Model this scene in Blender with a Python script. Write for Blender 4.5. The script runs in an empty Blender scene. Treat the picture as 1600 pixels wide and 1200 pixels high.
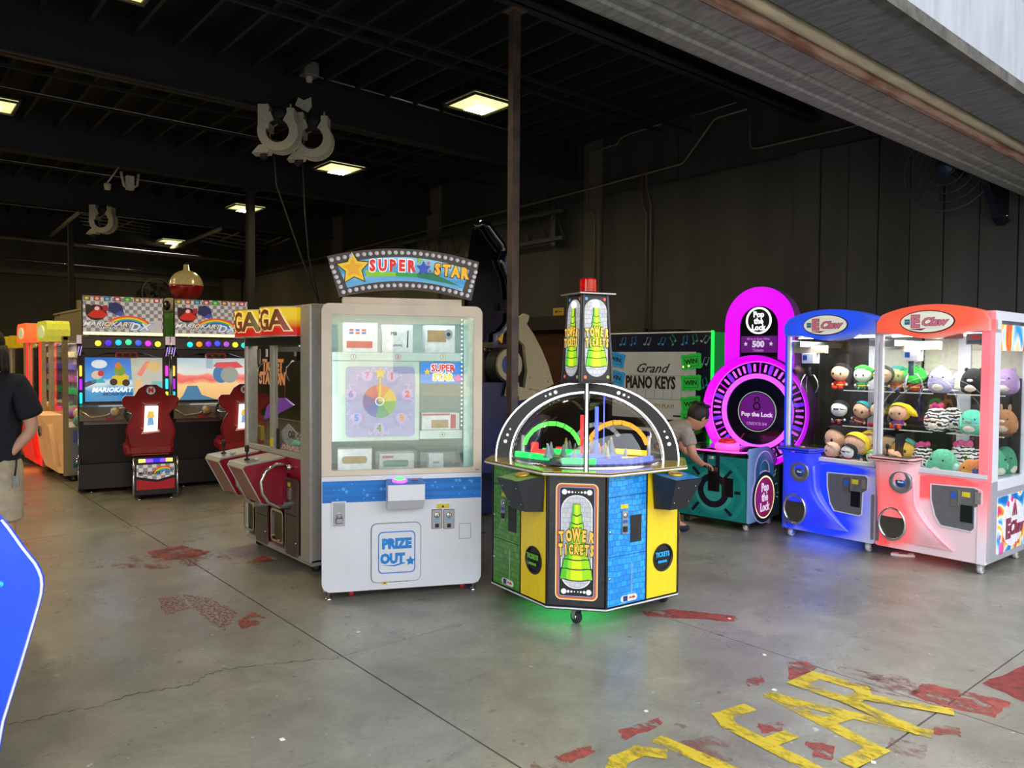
import bpy, bmesh, math, random
from math import sin, cos, pi, radians as R
from mathutils import Vector, Matrix
random.seed(7)
S = bpy.context.scene
COL = S.collection
# ---------------------------------------------------------------- camera
F = 1200.0; YAW = R(40.2); PITCH = math.atan(37 / 1200); ROLL = .007; EYE = 1.6
_f = Vector((sin(YAW), cos(YAW), 0)); _r = Vector((cos(YAW), -sin(YAW), 0)); _u = Vector((0, 0, 1))
FWD = _f * cos(PITCH) - _u * sin(PITCH); _up = _u * cos(PITCH) + _f * sin(PITCH)
RGT = _r * cos(ROLL) + _up * sin(ROLL); UPV = _up * cos(ROLL) - _r * sin(ROLL)
CAM = Vector((0, 0, EYE))
cd = bpy.data.cameras.new('camera'); cam = bpy.data.objects.new('camera', cd); COL.objects.link(cam)
cam.matrix_world = Matrix(((RGT.x, UPV.x, -FWD.x, 0), (RGT.y, UPV.y, -FWD.y, 0), (RGT.z, UPV.z, -FWD.z, EYE), (0, 0, 0, 1)))
cd.sensor_width = 36; cd.lens = 36 * F / 1600; cd.clip_start = .05; cd.clip_end = 200
S.camera = cam
# ---------------------------------------------------------------- light and exposure
S.view_settings.view_transform = 'Standard'; S.view_settings.look = 'None'
S.view_settings.gamma = 1; S.view_settings.use_curve_mapping = False
S.view_settings.exposure = 0.0
try:
    S.cycles.transparent_max_bounces = 24; S.cycles.max_bounces = 8
    S.cycles.sample_clamp_indirect = 6
except Exception: pass
w = bpy.data.worlds.new('sky'); S.world = w; w.use_nodes = True
nt = w.node_tree; bg = nt.nodes['Background']
sky = nt.nodes.new('ShaderNodeTexSky'); sky.sky_type = 'HOSEK_WILKIE'; sky.turbidity = 4.5; sky.ground_albedo = .4
sky.sun_direction = Vector((.25, .62, .74)).normalized()
mx = nt.nodes.new('ShaderNodeMix'); mx.data_type = 'RGBA'; mx.inputs[0].default_value = .72
nt.links.new(sky.outputs[0], mx.inputs[6]); mx.inputs[7].default_value = (.93, .98, 1.04, 1)
nt.links.new(mx.outputs[2], bg.inputs[0]); bg.inputs[1].default_value = 5.0
sd = bpy.data.lights.new('sun', 'SUN'); sd.energy = 13; sd.color = (1, .93, .82); sd.angle = R(.6)
so = bpy.data.objects.new('sun', sd); COL.objects.link(so)
so.rotation_euler = Vector((.25, .62, .74)).to_track_quat('Z', 'Y').to_euler()

# ---------------------------------------------------------------- projection helpers: pixel -> point on a real plane
def ray(x, y): return FWD + RGT * ((x - 800) / F) - UPV * ((y - 600) / F)
def at_z(x, y, z=0.):
    d = ray(x, y); return CAM + d * ((z - EYE) / d.z)
def at_x(x, y, X):
    d = ray(x, y); return CAM + d * (X / d.x)
def at_y(x, y, Y):
    d = ray(x, y); return CAM + d * (Y / d.y)
def at_d(x, y, dist):
    return CAM + ray(x, y) * dist

# ---------------------------------------------------------------- materials
MATS = {}
def srgb(h):
    if isinstance(h, str):
        h = h.lstrip('#'); c = [int(h[i:i + 2], 16) / 255 for i in (0, 2, 4)]
        return tuple(((v + .055) / 1.055) ** 2.4 if v > .04045 else v / 12.92 for v in c) + (1,)
    return tuple(h) + (1,) if len(h) == 3 else tuple(h)
def mat(name, color, rough=.5, metal=0., emit=0., ecol=None, noise=.06, scale=30., bump=0., coat=0., stretch=None, color2=None, c2lo=.45, c2hi=.6):
    """procedural surface: a principled shader whose colour and roughness vary with noise"""
    if name in MATS: return MATS[name]
    m = bpy.data.materials.new(name); m.use_nodes = True; n = m.node_tree.nodes; l = m.node_tree.links
    b = n['Principled BSDF']; c = srgb(color)
    b.inputs['Roughness'].default_value = rough; b.inputs['Metallic'].default_value = metal
    b.inputs['Base Color'].default_value = c
    if coat: b.inputs['Coat Weight'].default_value = coat; b.inputs['Coat Roughness'].default_value = .08
    if noise or bump or color2:
        tc = n.new('ShaderNodeTexCoord'); mp = n.new('ShaderNodeMapping'); nz = n.new('ShaderNodeTexNoise')
        nz.inputs['Scale'].default_value = scale; nz.inputs['Detail'].default_value = 4
        if stretch: mp.inputs['Scale'].default_value = stretch
        l.new(tc.outputs['Object'], mp.inputs[0]); l.new(mp.outputs[0], nz.inputs['Vector'])
        cr = n.new('ShaderNodeValToRGB'); l.new(nz.outputs['Fac'], cr.inputs[0])
        d = srgb(color2) if color2 else tuple(v * (1 - 2.5 * noise) for v in c[:3]) + (1,)
        h = c if color2 else tuple(min(1, v * (1 + noise)) for v in c[:3]) + (1,)
        cr.color_ramp.elements[0].color = d; cr.color_ramp.elements[1].color = h
        cr.color_ramp.elements[0].position = c2lo if color2 else .3; cr.color_ramp.elements[1].position = c2hi if color2 else .65
        l.new(cr.outputs[0], b.inputs['Base Color'])
        if bump:
            bp = n.new('ShaderNodeBump'); bp.inputs['Strength'].default_value = bump; bp.inputs['Distance'].default_value = .01
            l.new(nz.outputs['Fac'], bp.inputs['Height']); l.new(bp.outputs[0], b.inputs['Normal'])
    if emit:
        b.inputs['Emission Color'].default_value = srgb(ecol or color); b.inputs['Emission Strength'].default_value = emit
    MATS[name] = m; return m
def node_mat(name):
    m = bpy.data.materials.new(name); m.use_nodes = True; MATS[name] = m
    n = m.node_tree.nodes; return m, n, m.node_tree.links, n['Principled BSDF']
def glass_mat(name, tint=(1, 1, 1), base=.04, rough=.0, ior=1.5):
    if name in MATS: return MATS[name]
    m = bpy.data.materials.new(name); m.use_nodes = True; n = m.node_tree.nodes; l = m.node_tree.links; n.clear()
    o = n.new('ShaderNodeOutputMaterial'); t = n.new('ShaderNodeBsdfTransparent'); g = n.new('ShaderNodeBsdfGlossy')
    x = n.new('ShaderNodeMixShader'); fr = n.new('ShaderNodeFresnel'); fr.inputs['IOR'].default_value = ior
    ad = n.new('ShaderNodeMath'); ad.operation = 'ADD'; ad.inputs[1].default_value = base; ad.use_clamp = True
    t.inputs[0].default_value = tuple(tint) + (1,); g.inputs['Roughness'].default_value = rough
    ge = n.new('ShaderNodeNewGeometry'); mr = n.new('ShaderNodeMapRange'); mr.inputs['To Min'].default_value = ior; mr.inputs['To Max'].default_value = 1 / ior; l.new(ge.outputs['Backfacing'], mr.inputs[0]); l.new(mr.outputs[0], fr.inputs['IOR'])
    l.new(fr.outputs[0], ad.inputs[0]); l.new(ad.outputs[0], x.inputs[0]); l.new(t.outputs[0], x.inputs[1]); l.new(g.outputs[0], x.inputs[2])
    l.new(x.outputs[0], o.inputs[0]); MATS[name] = m; return m

# ---------------------------------------------------------------- mesh building
class B:
    def __init__(s): s.v = []; s.f = []; s.m = []; s.sm = []; s.k = 0; s.smooth = False
    def add(s, vs, fs, M=None):
        o = len(s.v)
        for p in vs:
            p = Vector(p)
            if M is not None: p = M @ p
            s.v.append(p)
        for f in fs: s.f.append([i + o for i in f]); s.m.append(s.k); s.sm.append(s.smooth)
        return s
    def box(s, x0, x1, y0, y1, z0, z1, M=None, bev=0.):
        if bev:
            b = bev
            xs = (x0, x0 + b, x1 - b, x1); zs = (z0, z0 + b, z1 - b, z1)
            ring = [(xs[1], zs[0]), (xs[2], zs[0]), (xs[3], zs[1]), (xs[3], zs[2]), (xs[2], zs[3]), (xs[1], zs[3]), (xs[0], zs[2]), (xs[0], zs[1])]
            inn = [(min(max(px, x0 + b), x1 - b), min(max(pz, z0 + b), z1 - b)) for px, pz in ring]
            vs = [(px, y0, pz) for px, pz in inn] + [(px, y0 + b, pz) for px, pz in ring] + [(px, y1 - b, pz) for px, pz in ring] + [(px, y1, pz) for px, pz in inn]
            fs = []
            for r_ in range(3):
                for i in range(8):
                    j = (i + 1) % 8; a = r_ * 8; fs.append((a + i, a + j, a + 8 + j, a + 8 + i))
            fs.append(tuple(range(7, -1, -1))); fs.append(tuple(range(24, 32)))
            return s.add(vs, fs, M)
        vs = [(x0, y0, z0), (x1, y0, z0), (x1, y1, z0), (x0, y1, z0), (x0, y0, z1), (x1, y0, z1), (x1, y1, z1), (x0, y1, z1)]
        return s.add(vs, [(3, 2, 1, 0), (4, 5, 6, 7), (0, 1, 5, 4), (1, 2, 6, 5), (2, 3, 7, 6), (3, 0, 4, 7)], M)
    def prism(s, pts, y0, y1, M=None):
        """outline in x,z pushed from y0 to y1"""
        n = len(pts); vs = [(p[0], y0, p[1]) for p in pts] + [(p[0], y1, p[1]) for p in pts]
        fs = [tuple(range(n)), tuple(range(2 * n - 1, n - 1, -1))]
        for i in range(n): j = (i + 1) % n; fs.append((i, i + n, j + n, j))
        return s.add(vs, fs, M)
    def side(s, pts, x0, x1, M=None):
        """outline in y,z pushed from x0 to x1"""
        n = len(pts); vs = [(x0, p[0], p[1]) for p in pts] + [(x1, p[0], p[1]) for p in pts]
        fs = [tuple(range(n)), tuple(range(2 * n - 1, n - 1, -1))]
        for i in range(n): j = (i + 1) % n; fs.append((i, i + n, j + n, j))
        return s.add(vs, fs, M)
    def flat(s, pts, z0, z1, M=None):
        """outline in x,y pushed from z0 to z1"""
        n = len(pts); vs = [(p[0], p[1], z0) for p in pts] + [(p[0], p[1], z1) for p in pts]
        fs = [tuple(range(n)), tuple(range(2 * n - 1, n - 1, -1))]
        for i in range(n): j = (i + 1) % n; fs.append((i, i + n, j + n, j))
        return s.add(vs, fs, M)
    def ring(s, outer, inner, y0, y1, M=None):
        """plate with a hole: two outlines of the same length, y0 front, y1 back"""
        n = len(outer)
        vs = [(p[0], y0, p[1]) for p in outer] + [(p[0], y0, p[1]) for p in inner] + [(p[0], y1, p[1]) for p in outer] + [(p[0], y1, p[1]) for p in inner]
        fs = []
        for i in range(n):
            j = (i + 1) % n
            fs += [(i, j, n + j, n + i), (2 * n + j, 2 * n + i, 3 * n + i, 3 * n + j), (i, 2 * n + i, 2 * n + j, j), (n + j, 3 * n + j, 3 * n + i, n + i)]
        return s.add(vs, fs, M)
    def tube(s, path, r, n=8, M=None, caps=True, closed=False):
        path = [Vector(p) for p in path]; rs = r if isinstance(r, (list, tuple)) else [r] * len(path)
        m = len(path); vs = []; fs = []; up = None
        for i, p in enumerate(path):
            a = path[(i - 1) % m] if (i or closed) else p; b = path[(i + 1) % m] if (i < m - 1 or closed) else p
            t = (b - a).normalized()
            if up is None: up = Vector((0, 0, 1)) if abs(t.z) < .9 else Vector((1, 0, 0))
            x = t.cross(up).normalized(); up = x.cross(t).normalized()
            for k in range(n):
                q = 2 * pi * k / n; vs.append(p + (x * cos(q) + up * sin(q)) * rs[i])
        for i in range(m if closed else m - 1):
            a = i * n; b = ((i + 1) % m) * n
            for k in range(n): j = (k + 1) % n; fs.append((a + k, a + j, b + j, b + k))
        if caps and not closed: fs += [tuple(range(n - 1, -1, -1)), tuple(range((m - 1) * n, m * n))]
        sm = s.smooth; s.smooth = True; s.add(vs, fs, M); s.smooth = sm
        return s
    def lathe(s, prof, n=20, M=None, cap=True, arc=2 * pi):
        """profile of (r, z) about the z axis"""
        vs = []; fs = []; full = arc > 6.28; k_ = n if full else n + 1
        for r_, z in prof:
            for k in range(k_): q = arc * k / n; vs.append((r_ * cos(q), r_ * sin(q), z))
        for i in range(len(prof) - 1):
            for k in range(n): j = (k + 1) % k_; a = i * k_; b = a + k_; fs.append((a + k, a + j, b + j, b + k))
        if cap and full:
            if prof[0][0] > 1e-5: fs.append(tuple(range(n - 1, -1, -1)))
            if prof[-1][0] > 1e-5: o = (len(prof) - 1) * n; fs.append(tuple(range(o, o + n)))
        sm = s.smooth; s.smooth = True; s.add(vs, fs, M); s.smooth = sm
        return s
    def ball(s, c, r, n=12, m=8, M=None):
        r = r if isinstance(r, (list, tuple)) else (r, r, r)
        T = Matrix.Translation(Vector(c)) @ Matrix.Diagonal((r[0], r[1], r[2], 1))
        if M is not None: T = M @ T
        return s.lathe([(max(1e-6, sin(pi * i / m)), -cos(pi * i / m)) for i in range(m + 1)], n, T, cap=False)
    def build(s, name, mats=None, parent=None, loc=None, rot=None, label=None):
        me = bpy.data.meshes.new(name); me.from_pydata([tuple(v) for v in s.v], [], s.f)
        if mats is not None and not isinstance(mats, (list, tuple)): mats = [mats]
        for m_ in mats or []: me.materials.append(m_)
        if s.m and max(s.m): me.polygons.foreach_set('material_index', s.m)
        me.polygons.foreach_set('use_smooth', s.sm)
        bm = bmesh.new(); bm.from_mesh(me); bmesh.ops.recalc_face_normals(bm, faces=bm.faces); bm.to_mesh(me); bm.free()
        o = bpy.data.objects.new(name, me); COL.objects.link(o)
        if parent: o.parent = parent
        if loc: o.location = loc
        if rot: o.rotation_euler = rot
        if label: o['label'] = label
        return o
def smooth_by_angle(o, ang=.6):
    me = o.data
    for p in me.polygons: p.use_smooth = True
    try: me.set_sharp_from_angle(angle=ang)
    except Exception: pass
    return o
def rrect(x0, x1, z0, z1, r=.05, n=5):
    rs = r if isinstance(r, (list, tuple)) else (r, r, r, r)   # bottom-left, bottom-right, top-right, top-left
    out = []
    for (cx, cz, a0, q) in ((x0, z0, pi, rs[0]), (x1, z0, 1.5 * pi, rs[1]), (x1, z1, 0, rs[2]), (x0, z1, .5 * pi, rs[3])):
        sx = 1 if cx == x0 else -1; sz = 1 if cz == z0 else -1
        for i in range(n + 1):
            a = a0 + .5 * pi * i / n; out.append((cx + sx * q + q * cos(a), cz + sz * q + q * sin(a)))
    return out
def circ(cx, cz, r, n=24, rz=None, a0=0.):
    rz = rz or r
    return [(cx + r * cos(a0 + 2 * pi * i / n), cz + rz * sin(a0 + 2 * pi * i / n)) for i in range(n)]
def star(cx, cz, r, q=.45, n=5, a0=0.):
    return [(cx + (r if i % 2 == 0 else r * q) * sin(a0 + pi * i / n), cz + (r if i % 2 == 0 else r * q) * cos(a0 + pi * i / n)) for i in range(2 * n)]
_tx = {}
def text_mesh(s, size, bold=0., ext=.0015, sx=1., shear=0., sp=1., res=2, align='CENTER', line=1.):
    key = (s, size, bold, ext, sx, shear, sp, align, line)
    if key in _tx: return _tx[key]
    c = bpy.data.curves.new('lettering', 'FONT'); c.body = s; c.size = size; c.offset = bold; c.extrude = ext
    c.shear = shear; c.align_x = align; c.align_y = 'CENTER'; c.resolution_u = res; c.space_character = sp; c.space_line = line
    o = bpy.data.objects.new('tmp', c); me = bpy.data.meshes.new_from_object(o)
    bpy.data.objects.remove(o); bpy.data.curves.remove(c)
    me.transform(Matrix.Rotation(pi / 2, 4, 'X') @ Matrix.Diagonal((sx, 1, 1, 1)))
    me.name = 'lettering'; _tx[key] = me; return me
def text(s, size, m, parent, x, y, z, rot=None, bold=0., name='lettering', outline=None, ow=.004, **k):
    """raised or printed lettering facing -y of its parent"""
    if outline:
        text(s, size, outline, parent, x, y + .0012, z, rot, bold + ow, 'lettering_outline', **k)
    me = text_mesh(s, size, bold, **k).copy(); me.materials.clear(); me.materials.append(m)
    o = bpy.data.objects.new(name, me); COL.objects.link(o); o.parent = parent; o.location = (x, y, z)
    if rot: o.rotation_euler = rot
    return o
def plate(name, pts, m, parent, y, t=.002, label=None):
    return B().prism(pts, y - t, y).build(name, m, parent, label=label)
# ---------------------------------------------------------------- things
def tag(o, label, cat, group=None, kind=None):
    o['label'] = label; o['category'] = cat
    if group: o['group'] = group
    if kind: o['kind'] = kind
    return o
def thing(name, label, cat, loc=(0, 0, 0), yaw=0., group=None):
    o = bpy.data.objects.new(name, None); COL.objects.link(o); o.empty_display_size = .1
    o.location = loc; o.rotation_euler = (0, 0, R(yaw)); return tag(o, label, cat, group)
def struct(o): o['kind'] = 'structure'; return o
class Fr:
    """a machine's own frame: x to the right along its front, y into its depth, z up; px() finds where a pixel's sight line meets the plane y = d"""
    def __init__(s, x, y, yaw):
        s.o = Vector((x, y, 0)); s.yaw = yaw; a = R(yaw); s.x = Vector((cos(a), sin(a), 0)); s.y = Vector((-sin(a), cos(a), 0))
    def px(s, x, y, d=0.):
        r_ = ray(x, y); P = s.o + s.y * d; t = (s.y.dot(P - CAM)) / s.y.dot(r_); q = CAM + r_ * t - s.o
        return (q.dot(s.x), q.z)
    def pts(s, L, d=0.): return [s.px(a, b, d) for a, b in L]
    def pxs(s, x, y, X=0.):
        """meets the side plane x = X: gives (y, z)"""
        r_ = ray(x, y); P = s.o + s.x * X; t = (s.x.dot(P - CAM)) / s.x.dot(r_); q = CAM + r_ * t - s.o
        return (q.dot(s.y), q.z)
    def world(s, x, y, z=0.): return s.o + s.x * x + s.y * y + Vector((0, 0, z))
def dup(root, loc=None, yaw=None, label=None):
    def cp(o, par):
        c = o.copy(); COL.objects.link(c); c.parent = par
        for ch in KIDS.get(o.name, [k for k in bpy.data.objects if k.parent == o]): cp(ch, c)
        return c
    KIDS = {}
    for k in bpy.data.objects:
        if k.parent: KIDS.setdefault(k.parent.name, []).append(k)
    r_ = cp(root, None)
    if loc is not None: r_.location = loc
    if yaw is not None: r_.rotation_euler = (0, 0, R(yaw))
    if label: r_['label'] = label
    return r_
# common finishes
WHITE = mat('white_paint', '#e9e9ea', .4, noise=.03, scale=6)
BLACK = mat('black_gloss', '#0b0c10', .25, noise=.2, coat=.3)
MATTE = mat('black_matte', '#15161a', .6, noise=.2)
CHROME = mat('chrome', '#d8dade', .16, 1., noise=.02)
STEEL = mat('brushed_steel', '#a9acb0', .38, 1., noise=.06, stretch=(1, 1, 20))
ALU = mat('aluminium', '#a7a8ac', .42, .75, noise=.04)
RUBBER = mat('rubber', '#2b2b2d', .8, noise=.1)
GLASS = glass_mat('pane_glass', (.97, .985, .98), .02)
def caster(parent, x, y, z0=.09, r=.036, m=None, hub=None, name='caster'):
    b = B(); b.box(x - .03, x + .03, y - .03, y + .03, z0 - .006, z0 + .004)
    b.side([(y - .02, z0), (y + .03, z0), (y + .022, r * .8), (y, r * .7)], x - .026, x - .020)
    b.side([(y - .02, z0), (y + .03, z0), (y + .022, r * .8), (y, r * .7)], x + .020, x + .026)
    c = b.build(name, CHROME, parent)
    T = Matrix.Translation((x, y + .008, r)) @ Matrix.Rotation(pi / 2, 4, 'Y')
    B().lathe([(r * .4, -.016), (r * .92, -.016), (r, -.010), (r, .010), (r * .92, .016), (r * .4, .016)], 18, T).build('wheel', m or RUBBER, c)
    B().lathe([(r * .42, -.0175), (r * .42, .0175)], 12, T).build('hub', hub or CHROME, c)
    return c
def leveler(parent, x, y, z0=.08, name='levelling_foot'):
    return B().lathe([(.026, 0), (.028, .006), (.02, .016), (.009, .02), (.009, z0)], 14, Matrix.Translation((x, y, 0))).build(name, CHROME, parent)
# ================================================================ the building
XW = 8.5; YB = 22.6; XL = -9.0; YD = 2.36; ZB = 4.4; ZC = 5.05
# ---- concrete floor
def concrete():
    m, n, l, b = node_mat('worn_concrete')
    tc = n.new('ShaderNodeTexCoord')
    def noise(sc, det=5, rough=.6, stretch=None, dist=0):
        z = n.new('ShaderNodeTexNoise'); z.inputs['Scale'].default_value = sc; z.inputs['Detail'].default_value = det
        z.inputs['Roughness'].default_value = rough; z.inputs['Distortion'].default_value = dist
        if stretch:
            mp = n.new('ShaderNodeMapping'); mp.inputs['Scale'].default_value = stretch; mp.inputs['Rotation'].default_value = (0, 0, .5)
            l.new(tc.outputs['Object'], mp.inputs[0]); l.new(mp.outputs[0], z.inputs['Vector'])
        else: l.new(tc.outputs['Object'], z.inputs['Vector'])
        return z.outputs['Fac']
    def ramp(src, *st):
        c = n.new('ShaderNodeValToRGB'); l.new(src, c.inputs[0]); e = c.color_ramp.elements
        for i, (p, col) in enumerate(st):
            q = e[i] if i < 2 else e.new(p)
            q.position = p; q.color = tuple(col) + (1,) if len(col) == 3 else col
        return c.outputs[0]
    def mixc(a, b_, fac, mode='MIX'):
        x = n.new('ShaderNodeMix'); x.data_type = 'RGBA'; x.blend_type = mode
        for s_, i in ((fac, 0), (a, 6), (b_, 7)):
            if isinstance(s_, (int, float)): x.inputs[i].default_value = s_
            elif isinstance(s_, tuple): x.inputs[i].default_value = s_
            else: l.new(s_, x.inputs[i])
        return x.outputs[2]
    big = ramp(noise(.55, 6, .6), (.3, (.190, .180, .145)), (.7, (.335, .330, .292)))
    mid = ramp(noise(3.5, 8, .68, dist=.6), (.3, (.62, .62, .60)), (.62, (1.02, 1.02, 1.0)))
    c1 = mixc(big, mid, .8, 'MULTIPLY')
    fine = ramp(noise(38, 6, .75), (.32, (.66, .65, .62)), (.6, (1, 1, 1)))
    c2 = mixc(c1, fine, .55, 'MULTIPLY')
    st = ramp(noise(2.2, 7, .7, (1, 4.5, 1), 1.2), (.60, (0, 0, 0)), (.72, (1, 1, 1)))
    c3 = mixc(c2, (.075, .07, .058, 1), st); n_ = n[-1] if False else None
    # dark scuffs are only partly opaque
    c3 = mixc(c2, c3, .5)
    sp = ramp(noise(9, 3, .5), (.69, (0, 0, 0)), (.72, (1, 1, 1)))
    c4 = mixc(c3, (.06, .055, .05, 1), sp)
    c4 = mixc(c3, c4, .6)
    wh = ramp(noise(16, 2, .5), (.735, (0, 0, 0)), (.75, (1, 1, 1)))
    c5 = mixc(c4, (.42, .42, .40, 1), wh)
    l.new(c5, b.inputs['Base Color'])
    rg = ramp(noise(1.4, 6, .7), (.3, (.22, .22, .22)), (.7, (.42, .42, .42)))
    l.new(rg, b.inputs['Roughness'])
    bp = n.new('ShaderNodeBump'); bp.inputs['Strength'].default_value = .16; bp.inputs['Distance'].default_value = .01
    l.new(noise(26, 8, .7), bp.inputs['Height']); l.new(bp.outputs[0], b.inputs['Normal'])
    return m
CONC = concrete()
JOINT = mat('joint_dirt', '#1c1a16', .9)
fl = struct(B().box(-30, XW + .4, -26, YB + .3, -.25, -.06).build('floor', JOINT))
def slab(x0, x1, y0, y1, g=.0045):
    B().box(x0 + g, x1 - g, y0 + g, y1 - g, -.06, 0).build('floor_slab', CONC, fl)
for x0, x1 in ((-30, -9), (-9, -2), (-2, 1.95), (1.95, 3.81), (3.81, 8.9)):
    slab(x0, x1, -26, -6); slab(x0, x1, -6, 1.39)
for x0, x1 in ((1.95, 3.81), (3.81, 8.5)): slab(x0, x1, 1.39, 3.71)
slab(1.95, 8.5, 3.71, 7.85); slab(-2, 1.95, 1.39, 7.85); slab(-9, -2, 1.39, 7.85)
for y0, y1 in ( (7.85, 12), (12, 17), (17, 22.6)):
    for x0, x1 in ((-9, -4), (-4, 1.93), (1.93, 8.5)): slab(x0, x1, y0, y1)
# ---- worn paint on the floor
def worn(name, col, lo, hi, sc=14):
    m = bpy.data.materials.new(name); m.use_nodes = True; n = m.node_tree.nodes; l = m.node_tree.links; b = n['Principled BSDF']
    tc = n.new('ShaderNodeTexCoord'); z = n.new('ShaderNodeTexNoise'); z.inputs['Scale'].default_value = sc; z.inputs['Detail'].default_value = 9; z.inputs['Roughness'].default_value = .78
    mp = n.new('ShaderNodeMapping'); mp.inputs['Scale'].default_value = (1, .5, 1); mp.inputs['Rotation'].default_value = (0, 0, .9)
    l.new(tc.outputs['Object'], mp.inputs[0]); l.new(mp.outputs[0], z.inputs['Vector'])
    r_ = n.new('ShaderNodeValToRGB'); l.new(z.outputs['Fac'], r_.inputs[0])
    r_.color_ramp.elements[0].position = lo; r_.color_ramp.elements[1].position = hi
    l.new(r_.outputs[0], b.inputs['Alpha']); b.inputs['Base Color'].default_value = srgb(col); b.inputs['Roughness'].default_value = .55
    return m
YEL = worn('worn_yellow_paint', '#c0a828', .40, .53, 12)
RED1 = worn('worn_red_paint', '#96463e', .43, .55, 9); RED2 = worn('faint_red_paint', '#8a5850', .50, .74, 7); RED3 = worn('flecked_red_paint', '#90504a', .50, .60, 60)
def fpatch(pix, m, z=.0006, name='floor_paint'):
    p = [at_z(x, y) for x, y in pix]
    # ragged outline
    q = []
    for i in range(len(p)):
        a, b_ = p[i], p[(i + 1) % len(p)]
        for k in range(5): q.append(a.lerp(b_, k / 5) + Vector((random.uniform(-.012, .012), random.uniform(-.012, .012), 0)) * (k > 0))
    B().flat([(v.x, v.y) for v in q], z, z + .0004).build(name, m, fl)
for px_, m in (([(966, 1140), (1030, 1121), (1035, 1131), (975, 1158)], RED1), ([(872, 1182), (925, 1163), (930, 1176), (885, 1197)], RED1),
               ([(1228, 1034), (1262, 1034), (1275, 1045), (1258, 1060), (1235, 1066)], RED1), ([(1165, 1060), (1190, 1055), (1195, 1066), (1170, 1074)], RED1),
               ([(1440, 1068), (1500, 1078), (1580, 1098), (1555, 1122), (1480, 1105), (1420, 1086)], RED1), ([(1535, 1068), (1600, 1040), (1680, 1060), (1680, 1098), (1598, 1096)], mat('matte_red_patch', '#7d2f2a', .6, noise=.2, scale=20)),
               ([(1455, 1132), (1500, 1138), (1503, 1152), (1460, 1148)], RED1), ([(1330, 1062), (1405, 1052), (1440, 1072), (1430, 1092), (1350, 1078)], RED2),
               ([(1240, 1052), (1330, 1040), (1400, 1062), (1340, 1078)], RED2), ([(1260, 1158), (1305, 1166), (1302, 1186), (1270, 1184)], RED1),
               ([(1060, 1160), (1120, 1150), (1160, 1180), (1110, 1200), (1060, 1185)], RED2), ([(1180, 1130), (1220, 1128), (1225, 1142), (1190, 1146)], RED1),
               ([(1390, 1150), (1450, 1165), (1440, 1198), (1390, 1190)], RED2), ([(1000, 955), (1050, 952), (1152, 963), (1145, 971), (1080, 967), (1010, 963)], RED1),
               ([(140, 888), (165, 880), (215, 866), (290, 855), (370, 868), (352, 878), (300, 885), (240, 890), (180, 888)], RED2),
               ([(230, 862), (285, 852), (330, 862), (300, 874), (240, 876)], RED1), ([(285, 928), (330, 935), (372, 958), (352, 985), (330, 975), (300, 950)], RED3),
               ([(245, 935), (280, 930), (300, 950), (260, 962)], RED3), ([(372, 970), (395, 956), (415, 965), (400, 978), (378, 983)], RED1),
               ([(384, 880), (410, 868), (430, 876), (400, 880)], RED1), ([(830, 1192), (870, 1180), (900, 1210), (840, 1215)], RED2)):
    fpatch(px_, m)
def floor_letter(lines, wd=.076):
    """stencilled strokes given as pixel polylines of their centre"""
    b = B()
    for L in lines:
        P = [at_z(x, y) for x, y in L]; b.zz = getattr(b, 'zz', .0016)
        for a, c in zip(P[:-1], P[1:]):
            d = (c - a).normalized(); nrm = Vector((-d.y, d.x, 0)) * wd / 2; e = d * wd * .42
            b.flat([((a - e + nrm).x, (a - e + nrm).y), ((a - e - nrm).x, (a - e - nrm).y), ((c + e - nrm).x, (c + e - nrm).y), ((c + e + nrm).x, (c + e + nrm).y)], b.zz, b.zz + .0003); b.zz += .0006
    b.build('painted_letter', YEL, fl)
floor_letter([[(955, 1215), (968, 1188), (1000, 1174), (1030, 1178)]])
floor_letter([[(1035, 1158), (1160, 1212)]])
floor_letter([[(1165, 1107), (1128, 1119), (1140, 1134), (1290, 1212)], [(1198, 1162), (1230, 1150)]])
floor_letter([[(1208, 1088), (1372, 1172)], [(1208, 1088), (1445, 1145)], [(1292, 1128), (1320, 1119)], [(1372, 1172), (1330, 1192)]])
floor_letter([[(1245, 1068), (1275, 1055), (1345, 1076), (1350, 1086), (1325, 1096), (1245, 1068)], [(1325, 1096), (1430, 1142)], [(1352, 1090), (1478, 1112)]])
# ---- crack running off the joint, drawn as a thin sunken-looking seam of dirt
ck = [(0, 1133), (40, 1128), (98, 1112), (150, 1105), (205, 1085), (250, 1078), (300, 1070), (322, 1055), (350, 1046), (400, 1040), (440, 1036), (500, 1030), (520, 1031), (534, 1024)]
P = [at_z(x, y) for x, y in ck]; b = B()
for i in range(len(P) - 1):
    a, c = P[i], P[i + 1]; sub = 6
    for k in range(sub):
        u0 = a.lerp(c, k / sub) + Vector((0, .012 * sin(k * 2.1 + i), 0)); u1 = a.lerp(c, (k + 1) / sub) + Vector((0, .012 * sin((k + 1) % sub * 2.1 + (i if k + 1 < sub else i + 1)), 0))
        wv = Vector((0, random.uniform(.0012, .0035), 0))
        b.add([u0 - wv, u1 - wv, u1 + wv, u0 + wv], [(0, 1, 2, 3)])
for v in b.v: v.z = .0009
b.build('floor_crack', JOINT, fl)
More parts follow.
